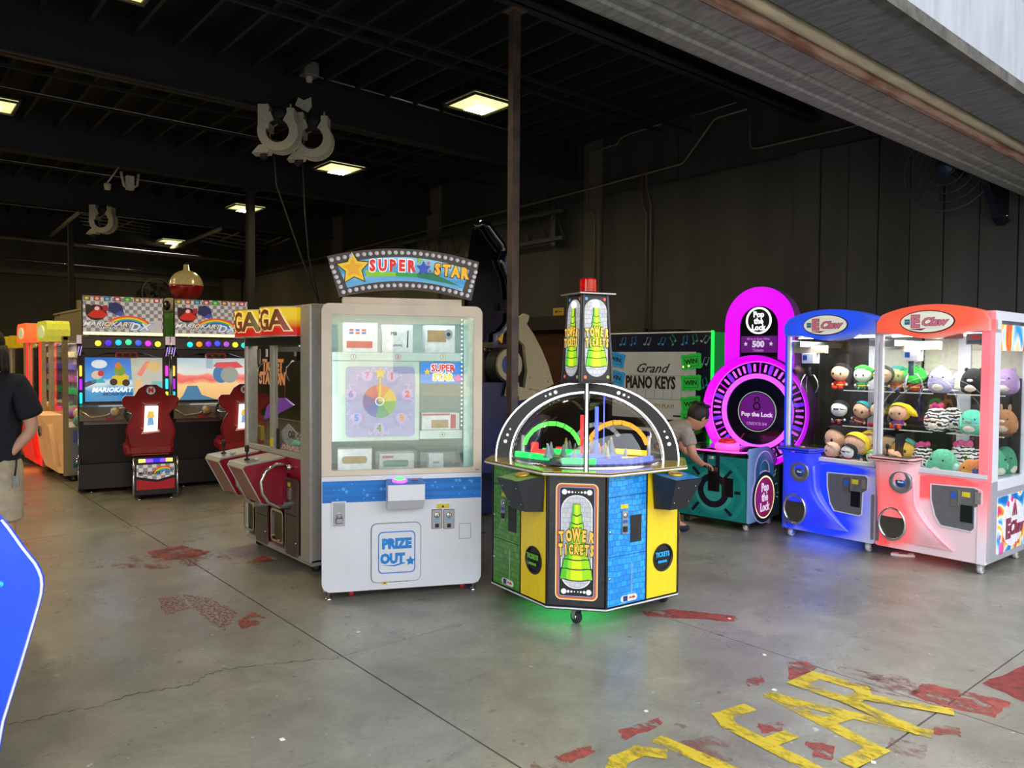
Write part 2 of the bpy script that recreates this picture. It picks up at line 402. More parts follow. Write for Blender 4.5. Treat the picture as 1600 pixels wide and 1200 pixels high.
# ---- walls
WALLM = mat('dark_wall_paint', '#41403f', .75, noise=.14, scale=1.6, bump=.15, stretch=(1, 1.5, .35))
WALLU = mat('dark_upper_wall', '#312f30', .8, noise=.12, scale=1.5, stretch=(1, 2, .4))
WALLC = mat('grey_concrete_wall', '#57534b', .8, noise=.12, scale=1.2, stretch=(1, 1, .3))
wr = struct(B().box(XW + .06, XW + .3, -1.2, YB + .3, 0, ZC + .4).build('wall_right', WALLM))
def wp(y0, y1, z0, z1, t, m, nm='wall_panel'): B().box(XW + .06 - t, XW + .06, y0 + .006, y1 - .006, z0, z1).build(nm, m, wr)
y = 4.55
for k in range(17): wp(y - .335, y, 0, 4.06, .05 + .012 * (k % 2), WALLM, 'wall_board'); y -= .335
wp(4.55, 4.87, 0, 4.08, .075, WALLM); wp(4.87, 8.0, 0, 4.05, .05, WALLM); wp(8.0, 8.35, 0, 5, .09, WALLC)
wp(8.35, 9.9, 0, 4.02, .05, WALLM); wp(9.9, 12.2, 0, 4.0, .05, WALLC); wp(12.2, 12.6, 0, 5, .12, WALLC); wp(12.6, 16.2, 0, 4.0, .05, WALLC)
wp(16.2, 16.6, 0, 5, .12, WALLC); wp(16.6, 22.5, 0, 3.9, .05, WALLC)
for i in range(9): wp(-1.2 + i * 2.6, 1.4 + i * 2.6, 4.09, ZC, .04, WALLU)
wb = struct(B().box(XL, XW + .3, YB, YB + .2, 0, ZC + .4).build('wall_back', WALLM))
BACKM = mat('brown_black_panel', '#3a3530', .7, noise=.1, scale=1.2)
for i in range(9):
    x0 = 8.0 - (i + 1) * 1.9; B().box(x0 + .02, x0 + 1.88, YB - .05, YB, 0, 3.65).build('wall_panel', BACKM, wb)
B().box(8.0, 8.45, YB - .35, YB, 0, 3.9).build('pilaster', WALLC, wb)
B().box(XL, 8.4, YB - .12, YB, 3.66, 3.78).build('wall_rail', mat('rail_paint', '#4a443c', .6), wb)
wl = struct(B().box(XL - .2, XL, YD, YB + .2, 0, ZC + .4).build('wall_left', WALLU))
# ---- ceiling deck, joists, beams
DECK = mat('blue_black_ceiling', '#0a0d15', .9, noise=.2, scale=2)
BEAM = mat('dark_beam_paint', '#15161e', .6, noise=.15, scale=3)
JST = mat('joist_paint', '#15171f', .75, noise=.2, scale=4)
ce = struct(B().box(XL - .2, XW + .3, 1.8, YB + .2, ZC, ZC + .25).build('ceiling', DECK))
BY = (4.65, 8.52, 12.5, 16.55, 20.6)
for yb in BY:
    b = B(); b.box(XL, XW, yb - .01, yb + .01, ZB, ZC); b.box(XL, XW, yb - .09, yb + .09, ZB, ZB + .022); b.box(XL, XW, yb - .09, yb + .09, ZC - .03, ZC)
    b.box(XL, XW, yb - .045, yb + .045, ZB + .022, ZB + .05)
    B_ = b.build('ceiling_beam', BEAM, ce)
jm = None
edges = [YD] + list(BY) + [YB]
for bi in range(len(edges) - 1):
    y0, y1 = edges[bi] + .1, edges[bi + 1] - .1
    me = None; nj = 0; x = 8.2
    while x > (-.6 if bi > 2 else -1.2):
        if me is None:
            b = B(); b.box(-.019, .019, y0, y1, ZC - .24, ZC); o = b.build('ceiling_joist', JST, ce); me = o.data
        else:
            o = bpy.data.objects.new('ceiling_joist', me); COL.objects.link(o); o.parent = ce
        o.location.x = x; x -= .406; nj += 1
pm = mat('sprinkler_pipe_paint', '#17181e', .85, noise=.1)
for yb, z in ((6.4, 4.68), (10.6, 4.68), (14.5, 4.68), (18.6, 4.68)):
    B().tube([(XL, yb, z), (XW, yb, z)], .022, 8).build('sprinkler_pipe', pm, ce)
for yb in (6.9, 10.1, 14.0, 18.0): B().box(-3, XW, yb - .02, yb + .02, ZC - .28, ZC - .24).build('purlin', JST, ce)
# cable trays and frames at the back
LG = mat('galvanised_grey', '#8d8778', .5, .3)
for x0, y0, x1, y1 in ((80, 368, 123, 332), (268, 388, 345, 357)):
    a = at_z(x0, y0, 4.35); c = at_z(x1, y1, 4.35); B().tube([a, c], .05, 4).build('ceiling_brace', LG, ce)
for k in range(4):
    a = at_z(118 + k * 4, 333 + 6 * k, 4.36); c = at_z(235, 351 + 5 * k, 4.36); B().tube([a, c], .012, 5).build('tray_rod', LG, ce)
    a = at_z(330 - 5 * k, 362 + 5 * k, 4.36); c = at_z(430 - 8 * k, 378 + 5 * k, 4.36); B().tube([a, c], .012, 5).build('tray_rod', LG, ce)
for x0 in (180, 345, 375, 410, 425):
    a = at_z(x0 + 28, 345 + (x0 - 180) * .11, 4.37); c = at_z(x0, 357 + (x0 - 180) * .11, 4.37); B().tube([a, c], .014, 5).build('tray_rod', LG, ce)
# ---- ceiling lights
def light_mat():
    m, n, l, b = node_mat('troffer_diffuser'); b.inputs['Base Color'].default_value = (.9, .9, .8, 1)
    tc = n.new('ShaderNodeTexCoord'); gr = n.new('ShaderNodeTexGradient'); gr.gradient_type = 'SPHERICAL'
    mp = n.new('ShaderNodeMapping'); mp.inputs['Scale'].default_value = (3.2, 3.2, 1); l.new(tc.outputs['Object'], mp.inputs[0]); l.new(mp.outputs[0], gr.inputs[0])
    r_ = n.new('ShaderNodeValToRGB'); l.new(gr.outputs['Fac'], r_.inputs[0])
    r_.color_ramp.elements[0].color = (.84, .80, .30, 1); r_.color_ramp.elements[1].color = (1, .96, .55, 1); r_.color_ramp.elements[1].position = .7
    l.new(r_.outputs[0], b.inputs['Emission Color']); b.inputs['Emission Strength'].default_value = 1.05
    return m
TROF = light_mat()
LAMPB = mat('lamp_tube', '#fff2c8', .5, noise=0, emit=24, ecol='#ffe9a8')
lid = 0
lm = mat('light_housing', '#3a382e', .6)
for i, (x, y, lab) in enumerate(((750, 163, 'square warm ceiling light nearest the front, left of the steel post'), (530, 263, 'square warm ceiling light second in the row going back, right of the hose reels'),
                    (383, 325, 'square warm ceiling light third in the row, behind the far dark post'), (268, 377, 'farthest and smallest square warm ceiling light above the fishing float'),
                    (-22, 161, 'square warm ceiling light cut by the left edge of the photo'), (176, -32, 'square warm ceiling light cut by the top edge of the photo'))):
    p = at_z(x, y, 4.5)
    t = thing('ceiling_light', lab, 'light', (p.x, p.y, 4.5), 0, 'warm square ceiling lights')
    B().ring([(-.3, -.3), (.3, -.3), (.3, .3), (-.3, .3)], [(-.27, -.27), (.27, -.27), (.27, .27), (-.27, .27)], .0, .02, Matrix.Rotation(-pi / 2, 4, 'X')).build('light_frame', lm, t)
    B().box(-.28, .28, -.28, .28, .0, .012).build('diffuser', TROF, t)
    B().box(-.31, .31, -.31, .31, .012, .03).build('housing', BEAM, t)
    for s_ in (-1, 1): B().tube([(s_ * .25, 0, .03), (s_ * .25, 0, ZC - 4.5)], .006, 5).build('hanger', BEAM, t)
    ld = bpy.data.lights.new('lamp', 'AREA'); ld.energy = 44; ld.color = (1, .80, .42); ld.size = .26; ld.spread = R(165)
    lo = bpy.data.objects.new('lamp', ld); COL.objects.link(lo); lo.parent = t; lo.location = (0, 0, -.06)
    lo.visible_camera = True
# the rows of lights go on out of view to the left and behind
for x, y in ((-2.9, 6.5), (-2.9, 10.3), (-2.9, 14.3), (1.3, 14.3), (1.3, 18.5), (-2.9, 18.5)):
    ld = bpy.data.lights.new('lamp', 'AREA'); ld.energy = 44; ld.color = (1, .80, .42); ld.size = .3
    lo = bpy.data.objects.new('lamp', ld); COL.objects.link(lo); lo.location = (x, y, 4.45)
# ---- posts
def post(name, lab, x, y, w_, m, z1=ZB):
    o = B().box(-w_ / 2, w_ / 2, -w_ / 2, w_ / 2, 0.012, z1, bev=.006).build(name, m); o.location = (x, y, 0)
    B().box(-w_, w_, -w_, w_, 0, .012).build('base_plate', m, o); B().box(-w_, w_, -w_, w_, z1 - .012, z1).build('cap_plate', m, o)
    return tag(o, lab, 'post')
RUSTP = mat('brown_post_paint', '#5c4a42', .45, noise=.12, scale=9, color2='#3c3434', c2lo=.35, c2hi=.65)
p = at_z(805, 640, 0); q = at_z(805, 12, ZB)
post('steel_post', 'tall square brown steel post rising behind the white prize machine', q.x + .03, q.y + .04, .074, RUSTP)
q = at_z(391, 297, ZB); post('steel_post', 'dark square post rising behind the red ticket crane machine', q.x, q.y, .12, BEAM)
q = at_z(110, 342, ZB); post('steel_post', 'thin dark post at the back above the cream box', q.x, q.y, .1, BEAM)
# ---- conduits, pipes on the right wall
CND = mat('conduit_paint', '#7c776e', .4, .2, noise=.1); CND2 = mat('dark_conduit', '#5c5248', .5)
def cpath(L, r=.012, m=None, X=XW - .05, name='conduit'):
    B().tube([at_x(x, y, X) for x, y in L], r, 6).build(name, m or CND, wr)
cpath([(380, 434), (513, 400), (700, 352), (880, 306), (1062, 257), (1068, 254), (1115, 188), (1121, 184), (1168, 170)], .014)
cpath([(1172, 176), (1172, 225), (1175, 231), (1183, 232), (1334, 197), (1450, 160)], .012)
cpath([(918, 238), (964, 226), (970, 216), (984, 209), (1033, 194)], .010)
cpath([(1080, 181), (1110, 173), (1150, 160)], .008)
cpath([(918, 238), (918, 326), (920, 330), (927, 331), (929, 335), (929, 470)], .016, CND2)
cpath([(1003, 268), (1003, 316), (1010, 334), (1008, 520)], .014, CND2); cpath([(1010, 268), (1010, 294), (1017, 318), (1014, 520)], .014, CND2)
B().tube([at_y(0, 370, YB - .3), at_y(420, 414, YB - .3)], .05, 6).build('pipe', LG, wb)
B().tube([at_y(0, 403, YB - .25), at_y(372, 436, YB - .25)], .02, 6).build('conduit', CHROME, wb)
# ---- old crane rail: lattice truss on the right wall
TR = mat('teal_black_truss', '#2a3338', .5, noise=.15); t = thing('lattice_truss', 'dark lattice truss fixed along the right wall behind the brown post', 'truss', (8.3, 8.6, 3.5))
L_ = 5.2; h = .42
for z in (0, h): B().box(-.04, .04, 0, L_, z - .03, z + .03).build('chord', TR, t)
for k in range(13):
    B().tube([(0, k * .4, 0), (0, k * .4 + .2, h)], .016, 4).build('lattice_bar', TR, t); B().tube([(0, k * .4 + .2, h), (0, k * .4 + .4, 0)], .016, 4).build('lattice_bar', TR, t)
B().box(.0, .14, .2, .3, -.1, h + .1).build('bracket', TR, t); B().box(.0, .14, 4.6, 4.7, -.1, h + .1).build('bracket', TR, t)
# ---- facade: header over the opening
EXT = mat('white_stained_stucco', '#84888e', .75, noise=.08, scale=2.5, stretch=(8, 1, .5), bump=.05)
SOF = mat('grey_soffit_concrete', '#5c5c60', .85, noise=.16, scale=7, stretch=(6, 1, 1), bump=.5)
DOORM = mat('dusty_galvanised_metal', '#757470', .6, .15, noise=.16, scale=5, stretch=(5, 2, 2), bump=.25)
RUSTM = mat('rusty_steel', '#6e4330', .7, .1, color2='#957a68', scale=6, c2lo=.40, c2hi=.62, bump=.3, stretch=(.6, 3, 3))
BEI = mat('beige_pipe_paint', '#a89a80', .45, noise=.12, scale=7, stretch=(.5, 4, 4))
x0, x1 = XL - .2, XW + .6
hd = struct(B().box(x0, x1, 1.50, 1.80, 3.14, 7.2).build('wall_front', EXT))
B().box(x0, x1, 1.515, 1.80, 3.11, 3.14).build('soffit', SOF, hd)
B().box(x0, x1, 1.47, 1.515, 3.10, 3.16).build('drip_edge', mat('stained_drip_edge', '#47443f', .85, noise=.25, scale=12, bump=.6), hd)
B().box(x0, x1, 1.492, 1.5, 3.16, 3.62).build('facade_band', mat('pale_band', '#8e939b', .7, noise=.07, scale=3, stretch=(5, 1, 1)), hd)
for k in range(14): B().box(x0 + .02 + k * 1.3, x0 + 1.31 + k * 1.3, 1.485, 1.5, 3.66, 7.1).build('facade_panel', EXT, hd)
B().box(x0, x1, 1.80, 1.84, 3.17, 5.3).build('header_web', MATTE, hd)
B().tube([(x0, 1.872, 3.135), (x1, 1.872, 3.135)], .034, 12).build('pipe', BEI, hd)
b = B(); b.side([(1.905, 3.14), (1.915, 3.11), (1.94, 3.098), (1.975, 3.10), (2.0, 3.12), (2.005, 3.16), (1.905, 3.2)], x0, x1); b.build('rusty_angle', RUSTM, hd)
dr = struct(B().side([(2.012, 3.125), (2.135, 3.118), (2.135, 3.15), (2.012, 3.15)], x0, x1).build('door_1', DOORM))
b = B(); prof = [(2.142, 3.112), (2.16, 3.104), (2.2, 3.104), (2.21, 3.112), (2.25, 3.112), (2.26, 3.100), (2.33, 3.100), (2.355, 3.108), (2.36, 3.13), (2.36, 3.19), (2.142, 3.19)]
b.side(prof, x0, x1); b.build('bottom_bar', DOORM, dr)
for k in range(9):
    z = 3.19 + k * .09; B().side([(2.25, z), (2.235, z + .03), (2.25, z + .06), (2.265, z + .09), (2.28, z + .09), (2.28, z)], x0, x1).build('door_slat', MATTE, dr)
B().box(x0, x1, 2.36, 2.44, 3.3, ZC + .1).build('inner_header', BEAM, hd)
B().box(x0, x1, 1.8, 2.5, ZC + .25, ZC + .45).build('roof_edge', BEAM, hd)
# the building across the yard, outside the frame but mirrored in the machines' glass
ob = struct(B().box(-30, 34, -27, -24, 0, 7.5).build('wall_opposite', mat('tan_facade', '#a8967c', .8, noise=.1, scale=.6)))
for i in range(9): B().box(-26 + i * 6.2, -22.5 + i * 6.2, -24.0, -23.95, .0 if i % 3 else 1.0, 3.2).build('dark_bay', mat('dark_bay_glass', '#2a2c30', .2), ob)
B().box(-30, 34, -24.0, -23.8, 3.9, 4.6).build('red_band', mat('dull_red_band', '#8a3a30', .7), ob)
# return wall outside, right of the opening
B().box(XW + .3, XW + .6, -1.2, 1.5, 0, 7.2).build('side_pier', EXT, hd)
# ================================================================ prize machine "SUPER STAR"
def superstar():
    fr = Fr(2.763, 4.390, -25.5)
    t = thing('prize_machine', 'white prize machine with a star marquee ringed by round bulbs', 'arcade machine', fr.o, fr.yaw)
    CREAM = mat('aged_cream_frame', '#d9cbb8', .45, noise=.05, scale=4); PAN = mat('white_cabinet_panel', '#dcdfe7', .38, noise=.025, scale=3, coat=.2)
    MINT = mat('mint_white_inner', '#cbdcd6', .5, noise=.02); BLUE = mat('blue_vinyl', '#1277cf', .4, noise=.12, scale=4, stretch=(.3, 1, 9)); LB = mat('pale_star_print', '#4fb0ee', .4)
    BL2 = mat('prize_door_blue', '#1c86d8', .4); INK = mat('black_print', '#101014', .5)
    W2, H0, H1, D = .535, .06, 1.965, .60
    # carcass behind the front: sides, back, floor, roof
    b = B(); b.box(-W2 + .01, -W2 + .03, .03, D, H0, H1 - .01); b.box(W2 - .03, W2 - .01, .03, D, H0, H1 - .01); b.box(-W2 + .01, W2 - .01, D - .02, D, H0, H1 - .01)
    b.box(-W2 + .01, W2 - .01, .03, D, H1 - .03, H1 - .01); b.box(-W2 + .01, W2 - .01, .03, D, H0, H0 + .03); b.box(-W2 + .03, W2 - .03, .06, D - .02, .80, .82)
    b.build('body', PAN, t)
    gx0, gz0 = fr.px(518, 741); gx1, gz1 = fr.px(741, 495)
    o = B(); o.ring(rrect(-W2, W2, .83, H1, (.002, .002, .05, .05)), rrect(gx0, gx1, gz0 + .02, gz1, .012), 0, .035); o.build('window_frame', CREAM, t)
    o = B(); o.prism(rrect(-W2, W2, H0, .828, (.06, .06, .002, .002)), 0, .035); lp = o.build('lower_panel', PAN, t)
    B().box(gx0 + .002, gx1 - .002, .012, .018, gz0 + .02, gz1).build('window_pane', glass_mat('bright_pane', (.96, .985, .97), .06), t)
    # back lining
    lin = B(); lin.box(gx0 - .02, gx1 + .03, D - .05, D - .04, .84, 1.92); lin.box(gx1 + .02, gx1 + .03, .05, D - .04, .84, 1.92); lin.box(gx0 - .03, gx0 - .02, .05, D - .04, .84, 1.92)
    lin.build('lining', MINT, t)
    # blue band with stars
    x0, z0 = fr.px(503, 788); x1, z1 = fr.px(752, 745)
    bd = B().box(-W2 + .004, W2 - .004, -.003, 0, .655, .797).build('blue_band', BLUE, t)
    sb = B(); rnd = random.Random(3)
    for i in range(34):
        sb.prism(star(rnd.uniform(-.5, .5), rnd.uniform(.675, .78), rnd.choice((.006, .01, .016)), .45), -.0042, -.003)
    sb = sb.build('star_print', LB, bd); sb['kind'] = 'stuff'
    # button box
    bx = B(); bx.side([(0, .80), (-.15, .785), (-.15, .68), (-.07, .61), (0, .61)], -.118, .122); c = bx.build('button_box', PAN, t)
    B().side([(-.001, .8015), (-.151, .7865), (-.151, .783), (-.001, .795)], -.119, .123).build('top_plate', BLUE, c)
    T = Matrix.Translation((-.035, -.075, .794)) @ Matrix.Rotation(R(5.6), 4, 'X')
    B().lathe([(.05, 0), (.05, .012), (.042, .018)], 28, T).build('button_ring', mat('rainbow_ring', '#e46ad8', .3, emit=1.3, ecol='#d060e8', noise=0), c)
    B().lathe([(.036, .012), (.034, .024), (.02, .030), (.0001, .031)], 24, T).build('button', mat('green_lit_button', '#62e87a', .3, emit=1.2, noise=0), c)
    B().box(.045, .09, -.075, -.05, .7985, .8005).build('red_label', mat('red_print', '#c9373c', .5), c)
    # prize door
    d = B().prism(rrect(-.212, .112, .112, .502, .035), -.012, 0).build('prize_door', PAN, t)
    B().ring(rrect(-.170, .078, .168, .450, .03), rrect(-.163, .071, .175, .443, .025), -.0135, -.012).build('door_border', BL2, d)
    text('PRIZE', .088, BL2, d, -.047, -.0135, .365, bold=.006, sx=.88); text('OUT', .088, BL2, d, -.075, -.0135, .265, bold=.006, sx=.85)
    B().prism(star(.045, .245, .034, .5), -.0145, -.012).build('star_print', BL2, d)
    B().prism([(-.15, .225), (-.06, .214), (.01, .232), (.005, .24), (-.06, .224)], -.0143, -.012).build('swoosh', BL2, d)
    B().ring(rrect(-.218, .118, .106, .508, .04), rrect(-.212, .112, .112, .502, .036), -.003, 0).build('door_gap', mat('grey_gap', '#8c8f96', .6), d)
    # lock recess with padlock
    x0, z0 = fr.px(518, 825); x1, z1 = fr.px(541, 783)
    k = B().ring(rrect(x0, x1, z0, z1, .003, 1), rrect(x0 + .008, x1 - .008, z0 + .008, z1 - .008, .003, 1), -.006, .0).build('lock_recess', PAN, t)
    B().box(x0 + .008, x1 - .008, -.003, -.0005, z0 + .008, z1 - .008).build('recess_back', mat('recess_grey', '#a9abb0', .5), k)
    cx = (x0 + x1) / 2 + .003
    B().box(cx - .022, cx + .022, -.02, -.004, z0 + .03, z0 + .066, bev=.004).build('padlock', STEEL, k)
    B().tube([(cx - .014, -.012, z0 + .066), (cx - .014, -.012, z0 + .09), (cx - .007, -.012, z0 + .1), (cx + .007, -.012, z0 + .1), (cx + .014, -.012, z0 + .09), (cx + .014, -.012, z0 + .066)], .0035, 6).build('shackle', CHROME, k)
    # coin slots
    for (a, b_) in ((675, 690), (693.5, 709)):
        x0, z0 = fr.px(a, 825.5); x1, z1 = fr.px(b_, 796)
        k = B().prism(rrect(x0, x1, z0, z1, .004, 2), -.006, 0).build('coin_plate', STEEL, t)
        B().ring(rrect(x0 - .003, x1 + .003, z0 - .003, z1 + .003, .004, 2), rrect(x0, x1, z0, z1, .004, 2), -.004, 0).build('plate_edge', MATTE, k)
        m_ = (x0 + x1) / 2; T = Matrix.Translation((m_, -.006, z1 - .035)) @ Matrix.Rotation(pi / 2, 4, 'X')
        B().lathe([(.019, 0), (.019, .006), (.012, .009)], 18, T).build('coin_slot', CHROME, k)
        B().box(m_ - .0022, m_ + .0022, -.017, -.014, z1 - .05, z1 - .02).build('slit', INK, k)
        B().box(m_ - .017, m_ + .017, -.0075, -.006, z1 - .07, z1 - .058).build('sticker', LB, k)
        B().box(m_ - .012, m_ + .012, -.016, -.006, z0 + .008, z0 + .032).build('return_cup', INK, k)
    x0, z0 = fr.px(682, 794); x1, z1 = fr.px(702, 787); B().box(x0, x1, -.002, 0, z0, z1).build('warning_label', mat('yellow_label', '#d9c62b', .5), t)
    B().prism([((x0 + x1) / 2 - .01, z0 + .004), ((x0 + x1) / 2 + .01, z0 + .004), ((x0 + x1) / 2, z1 - .004)], -.003, -.002).build('warning_mark', INK, t)
    x0, z0 = fr.px(717, 842); x1, z1 = fr.px(736, 817); B().ring(rrect(x0, x1, z0, z1, .002, 1), rrect(x0 + .003, x1 - .003, z0 + .003, z1 - .003, .001, 1), -.001, 0).build('hatch_seam', mat('grey_gap', ''), t)
    x0, z0 = fr.px(597, 914); x1, z1 = fr.px(640, 907); s_ = B().box(x0, x1, -.0015, 0, z0 + .003, z1 + .003).build('caution_sticker', WHITE, t)
    B().box(x0, x0 + .035, -.0025, -.0015, z0 + .003, z1 + .003).build('caution_patch', MATS['yellow_label'], s_)
    B().prism([(x0 + .008, z0 + .009), (x0 + .027, z0 + .009), (x0 + .0175, z1)], -.0035, -.0025).build('caution_mark', INK, s_)
    text('Watch your hand or fingers', .013, INK, s_, x0 + .11, -.0026, z0 + .018)
    B().prism(circ(.505, .846, .016, 16, .006), -.002, 0).build('oval_badge', MATS['grey_gap'], t)
    for x in (-.49, .49):
        for y in (.05, D - .05): leveler(t, x, y, H0 + .01)
    RC = mat('red_caster', '#c02a36', .4)
    for x, y in ((-.34, .09), (.42, .10)): caster(t, x, y, H0 + .005, .026, RC)
    # ---- shelves and their contents
    def lip(a, b_, d=.10, depth=None, num=()):
        x0, z0 = fr.px(a[0], b_[1], d); x1, z1 = fr.px(b_[0], a[1], d)
        s_ = B().box(x0, x1, d, d + .012, z0, z1).build('shelf', MINT, t)
        B().box(x0, x1, d + .012, D - .05, z1 - .006, z1).build('shelf_board', glass_mat('shelf_glass', (.93, .97, .95), .03), s_)
        for px_, s2, col in num:
            nx, nz = fr.px(px_, (a[1] + b_[1]) / 2, d)
            B().prism(circ(nx, nz, .0185, 18), d - .002, d).build('number_disc', WHITE, s_)
            B().ring(circ(nx, nz, .0185, 18), circ(nx, nz, .0155, 18), d - .003, d - .001).build('number_ring', mat('pr_' + col, col, .5), s_)
            text(s2, .026, mat('pr_' + col, col, .5), s_, nx, d - .003, nz, bold=.0012)
        return z1
    zt = lip((519, 552), (722, 563), num=((552, '1', '#4a4a52'), (622, '2', '#c65050'), (692, '3', '#c8b040')))
    zr = lip((656, 672), (722, 686), num=((691, '4', '#3c8c50'),))
    zb_ = lip((519, 733), (722, 746), num=((550, '5', '#2a6ad0'), (622, '6', '#3a3a6a'), (689, '7', '#505078')))
    # side column
    x0, z0 = fr.px(724, 743, .06); x1, z1 = fr.px(741, 500, .06); B().box(x0, gx1 + .01, .055, .065, z0, z1).build('side_lining', mat('pale_aqua_strip', '#bfe0dc', .4), t)
    led = B()
    for i in range(26): led.ball((gx1 - .075 + .0, .05, 1.15 + i * .029), .0042, 6, 4)
    led = led.build('led_strip', mat('white_led', '#ffffff', .4, emit=6, noise=0), t); led['kind'] = 'stuff'
    # wheel panel
    d = .11; x0, z0 = fr.px(519, 690, d); x1, z1 = fr.px(655, 565, d)
    wp_ = B().box(x0, x1, d, d + .01, z0, z1).build('wheel_panel', MINT, t)
    a, z_ = fr.px(540, 683, d); a2, z2 = fr.px(648, 573, d)
    LAV = mat('lavender_acrylic', '#a9a6d4', .25, noise=.03); PK = mat('lilac_disc', '#cdb0e4', .3)
    B().prism(rrect(a, a2, z_, z2, .03), d - .006, d).build('acrylic_board', LAV, wp_)
    cx, cz = fr.px(593, 627, d); r0 = .112
    cols = ('#e8c23a', '#e08a3a', '#c8504a', '#6a4a9a', '#3a5ab0', '#3a9a6a', '#7ab04a')
    for i, cc in enumerate(cols):
        a0 = i * 2 * pi / 7; pts = [(cx, cz)] + [(cx + r0 * cos(a0 + q * 2 * pi / 35), cz + r0 * sin(a0 + q * 2 * pi / 35)) for q in range(6)]
        B().prism(pts, d - .010, d - .006).build('wheel_sector', mat('sec' + str(i), cc, .4), wp_)
    for n_, px_, py_, cc in (('7', 573.5, 587, '#d86aa8'), ('6', 548, 616, '#8a7ac0'), ('5', 557, 653, '#4a90e0'), ('4', 592, 669, '#3aa04a'), ('3', 627, 653, '#d8a83a'), ('2', 636, 616, '#e04a4a'), ('1', 612, 588, '#d04858')):
        nx, nz = fr.px(px_, py_, d); ang = math.atan2(nz - cz, nx - cx)
        zig = []
        for q in range(9):
            aa = ang + (q - 4) * .085; rr = .235 if q % 2 else .205
            zig.append((cx + rr * cos(aa), cz + rr * sin(aa)))
        zig += [(cx + .125 * cos(ang + .2), cz + .125 * sin(ang + .2)), (cx + .125 * cos(ang - .2), cz + .125 * sin(ang - .2))]
        B().prism(zig, d - .0085, d - .006).build('number_wedge', mat('wedge_white', '#e8e8f6', .3, emit=.12, noise=0), wp_)
        B().prism([(cx + (u - cx) * .985, cz + (v - cz) * .985) for u, v in zig], d - .0095, d - .0085).build('number_wedge', mat('wedge_lilac', '#9f9ad2', .3), wp_)
        B().prism(circ(nx, nz, .036, 22), d - .012, d - .0085).build('number_disc', PK, wp_)
        text(n_, .062, mat('pr_' + cc, cc, .4), wp_, nx, d - .013, nz, bold=.003)
    nx, nz = fr.px(594, 583, d); B().prism(star(nx, nz, .042, .5, 5), d - .013, d - .008).build('star_print', mat('gold_print', '#e0c440', .4), wp_)
    B().prism([(cx - .008, cz), (cx + .008, cz), (nx + .006, nz - .03), (nx - .006, nz - .03)], d - .014, d - .010).build('wheel_hand', mat('gold_print', ''), wp_)
    B().ring(circ(cx, cz, .03, 24), circ(cx, cz, .024, 24), d - .016, d - .010).build('hub_ring', mat('wedge_white', ''), wp_)
    # inner poster
    x0, z0 = fr.px(657, 599, .11); x1, z1 = fr.px(722, 566, .11)
    ps = B().box(x0, x1, .105, .112, z0, z1).build('poster', mat('lit_blue_poster', '#2f82d8', .4, emit=.35, noise=.1, scale=3, stretch=(.3, 1, 12)), t)
    YE = mat('yellow_print', '#f2c22c', .4, emit=.3, noise=0); RE = mat('red_lit_print', '#e2302c', .4, emit=.3, noise=0); LW = mat('white_lit_print', '#ffffff', .4, emit=.5, noise=0)
    mx_ = (x0 + x1) / 2; mz = (z0 + z1) / 2
    text('SUPER', .066, RE, ps, mx_ + .01, .103, mz + .03, bold=.003, sx=.9, outline=LW, ow=.004); text('STAR', .066, YE, ps, mx_ + .01, .103, mz - .033, bold=.003, sx=.9, outline=LW, ow=.004)
    B().prism(star(mx_ - .1, mz + .005, .025), .100, .105).build('star_print', YE, ps); B().prism(star(mx_ + .115, mz - .04, .034), .100, .105).build('star_print', mat('pink_print', '#e85a9a', .4, emit=.3, noise=0), ps)
    # light inside
    LEDT = mat('white_tube', '#ffffff', .4, emit=5, ecol='#e8fff6', noise=0)
    B().box(gx0 + .02, gx1 - .05, .06, .09, 1.905, 1.915).build('lamp_tube', LEDT, t); B().box(gx0 - .015, gx0 - .008, .07, .1, .9, 1.85).build('lamp_tube', LEDT, t)
    ld = bpy.data.lights.new('tube_light', 'AREA'); ld.shape = 'RECTANGLE'; ld.size = .9; ld.size_y = .35; ld.energy = 1.6; ld.color = (.9, 1, .96)
    lo = bpy.data.objects.new('tube_light', ld); COL.objects.link(lo); lo.parent = t; lo.location = (0, .25, 1.90)
    ld = bpy.data.lights.new('tube_light', 'AREA'); ld.shape = 'RECTANGLE'; ld.size = .9; ld.size_y = .9; ld.energy = .9; ld.color = (.9, 1, .96)
    lo = bpy.data.objects.new('tube_light', ld); COL.objects.link(lo); lo.parent = t; lo.location = (0, .03, 1.35); lo.rotation_euler = (-pi / 2, 0, 0); lo.rotation_euler = (pi / 2, 0, 0)
    # ---- marquee
    PB = mat('marquee_black', '#17141c', .35, coat=.4, noise=.05)
    B().box(fr.px(536, 470)[0], fr.px(722, 475)[0], .02, .25, H1, H1 + .045).build('sign_base', CREAM, t)
    def arcpts(zl, zm, xl, xr, n=14):   # arched edge from left to right
        return [(xl + (xr - xl) * i / n, zl + (zm - zl) * (1 - (2 * i / n - 1) ** 2)) for i in range(n + 1)]
    yo = -.045
    top = arcpts(2.262, 2.330, -.500, .500); bot = arcpts(2.005, 2.062, -.425, .450)
    mq = B().prism(bot + top[::-1], yo, yo + .05).build('marquee', PB, t)
    T2 = arcpts(2.205, 2.275, -.435, .432); B2 = arcpts(2.062, 2.118, -.372, .385)
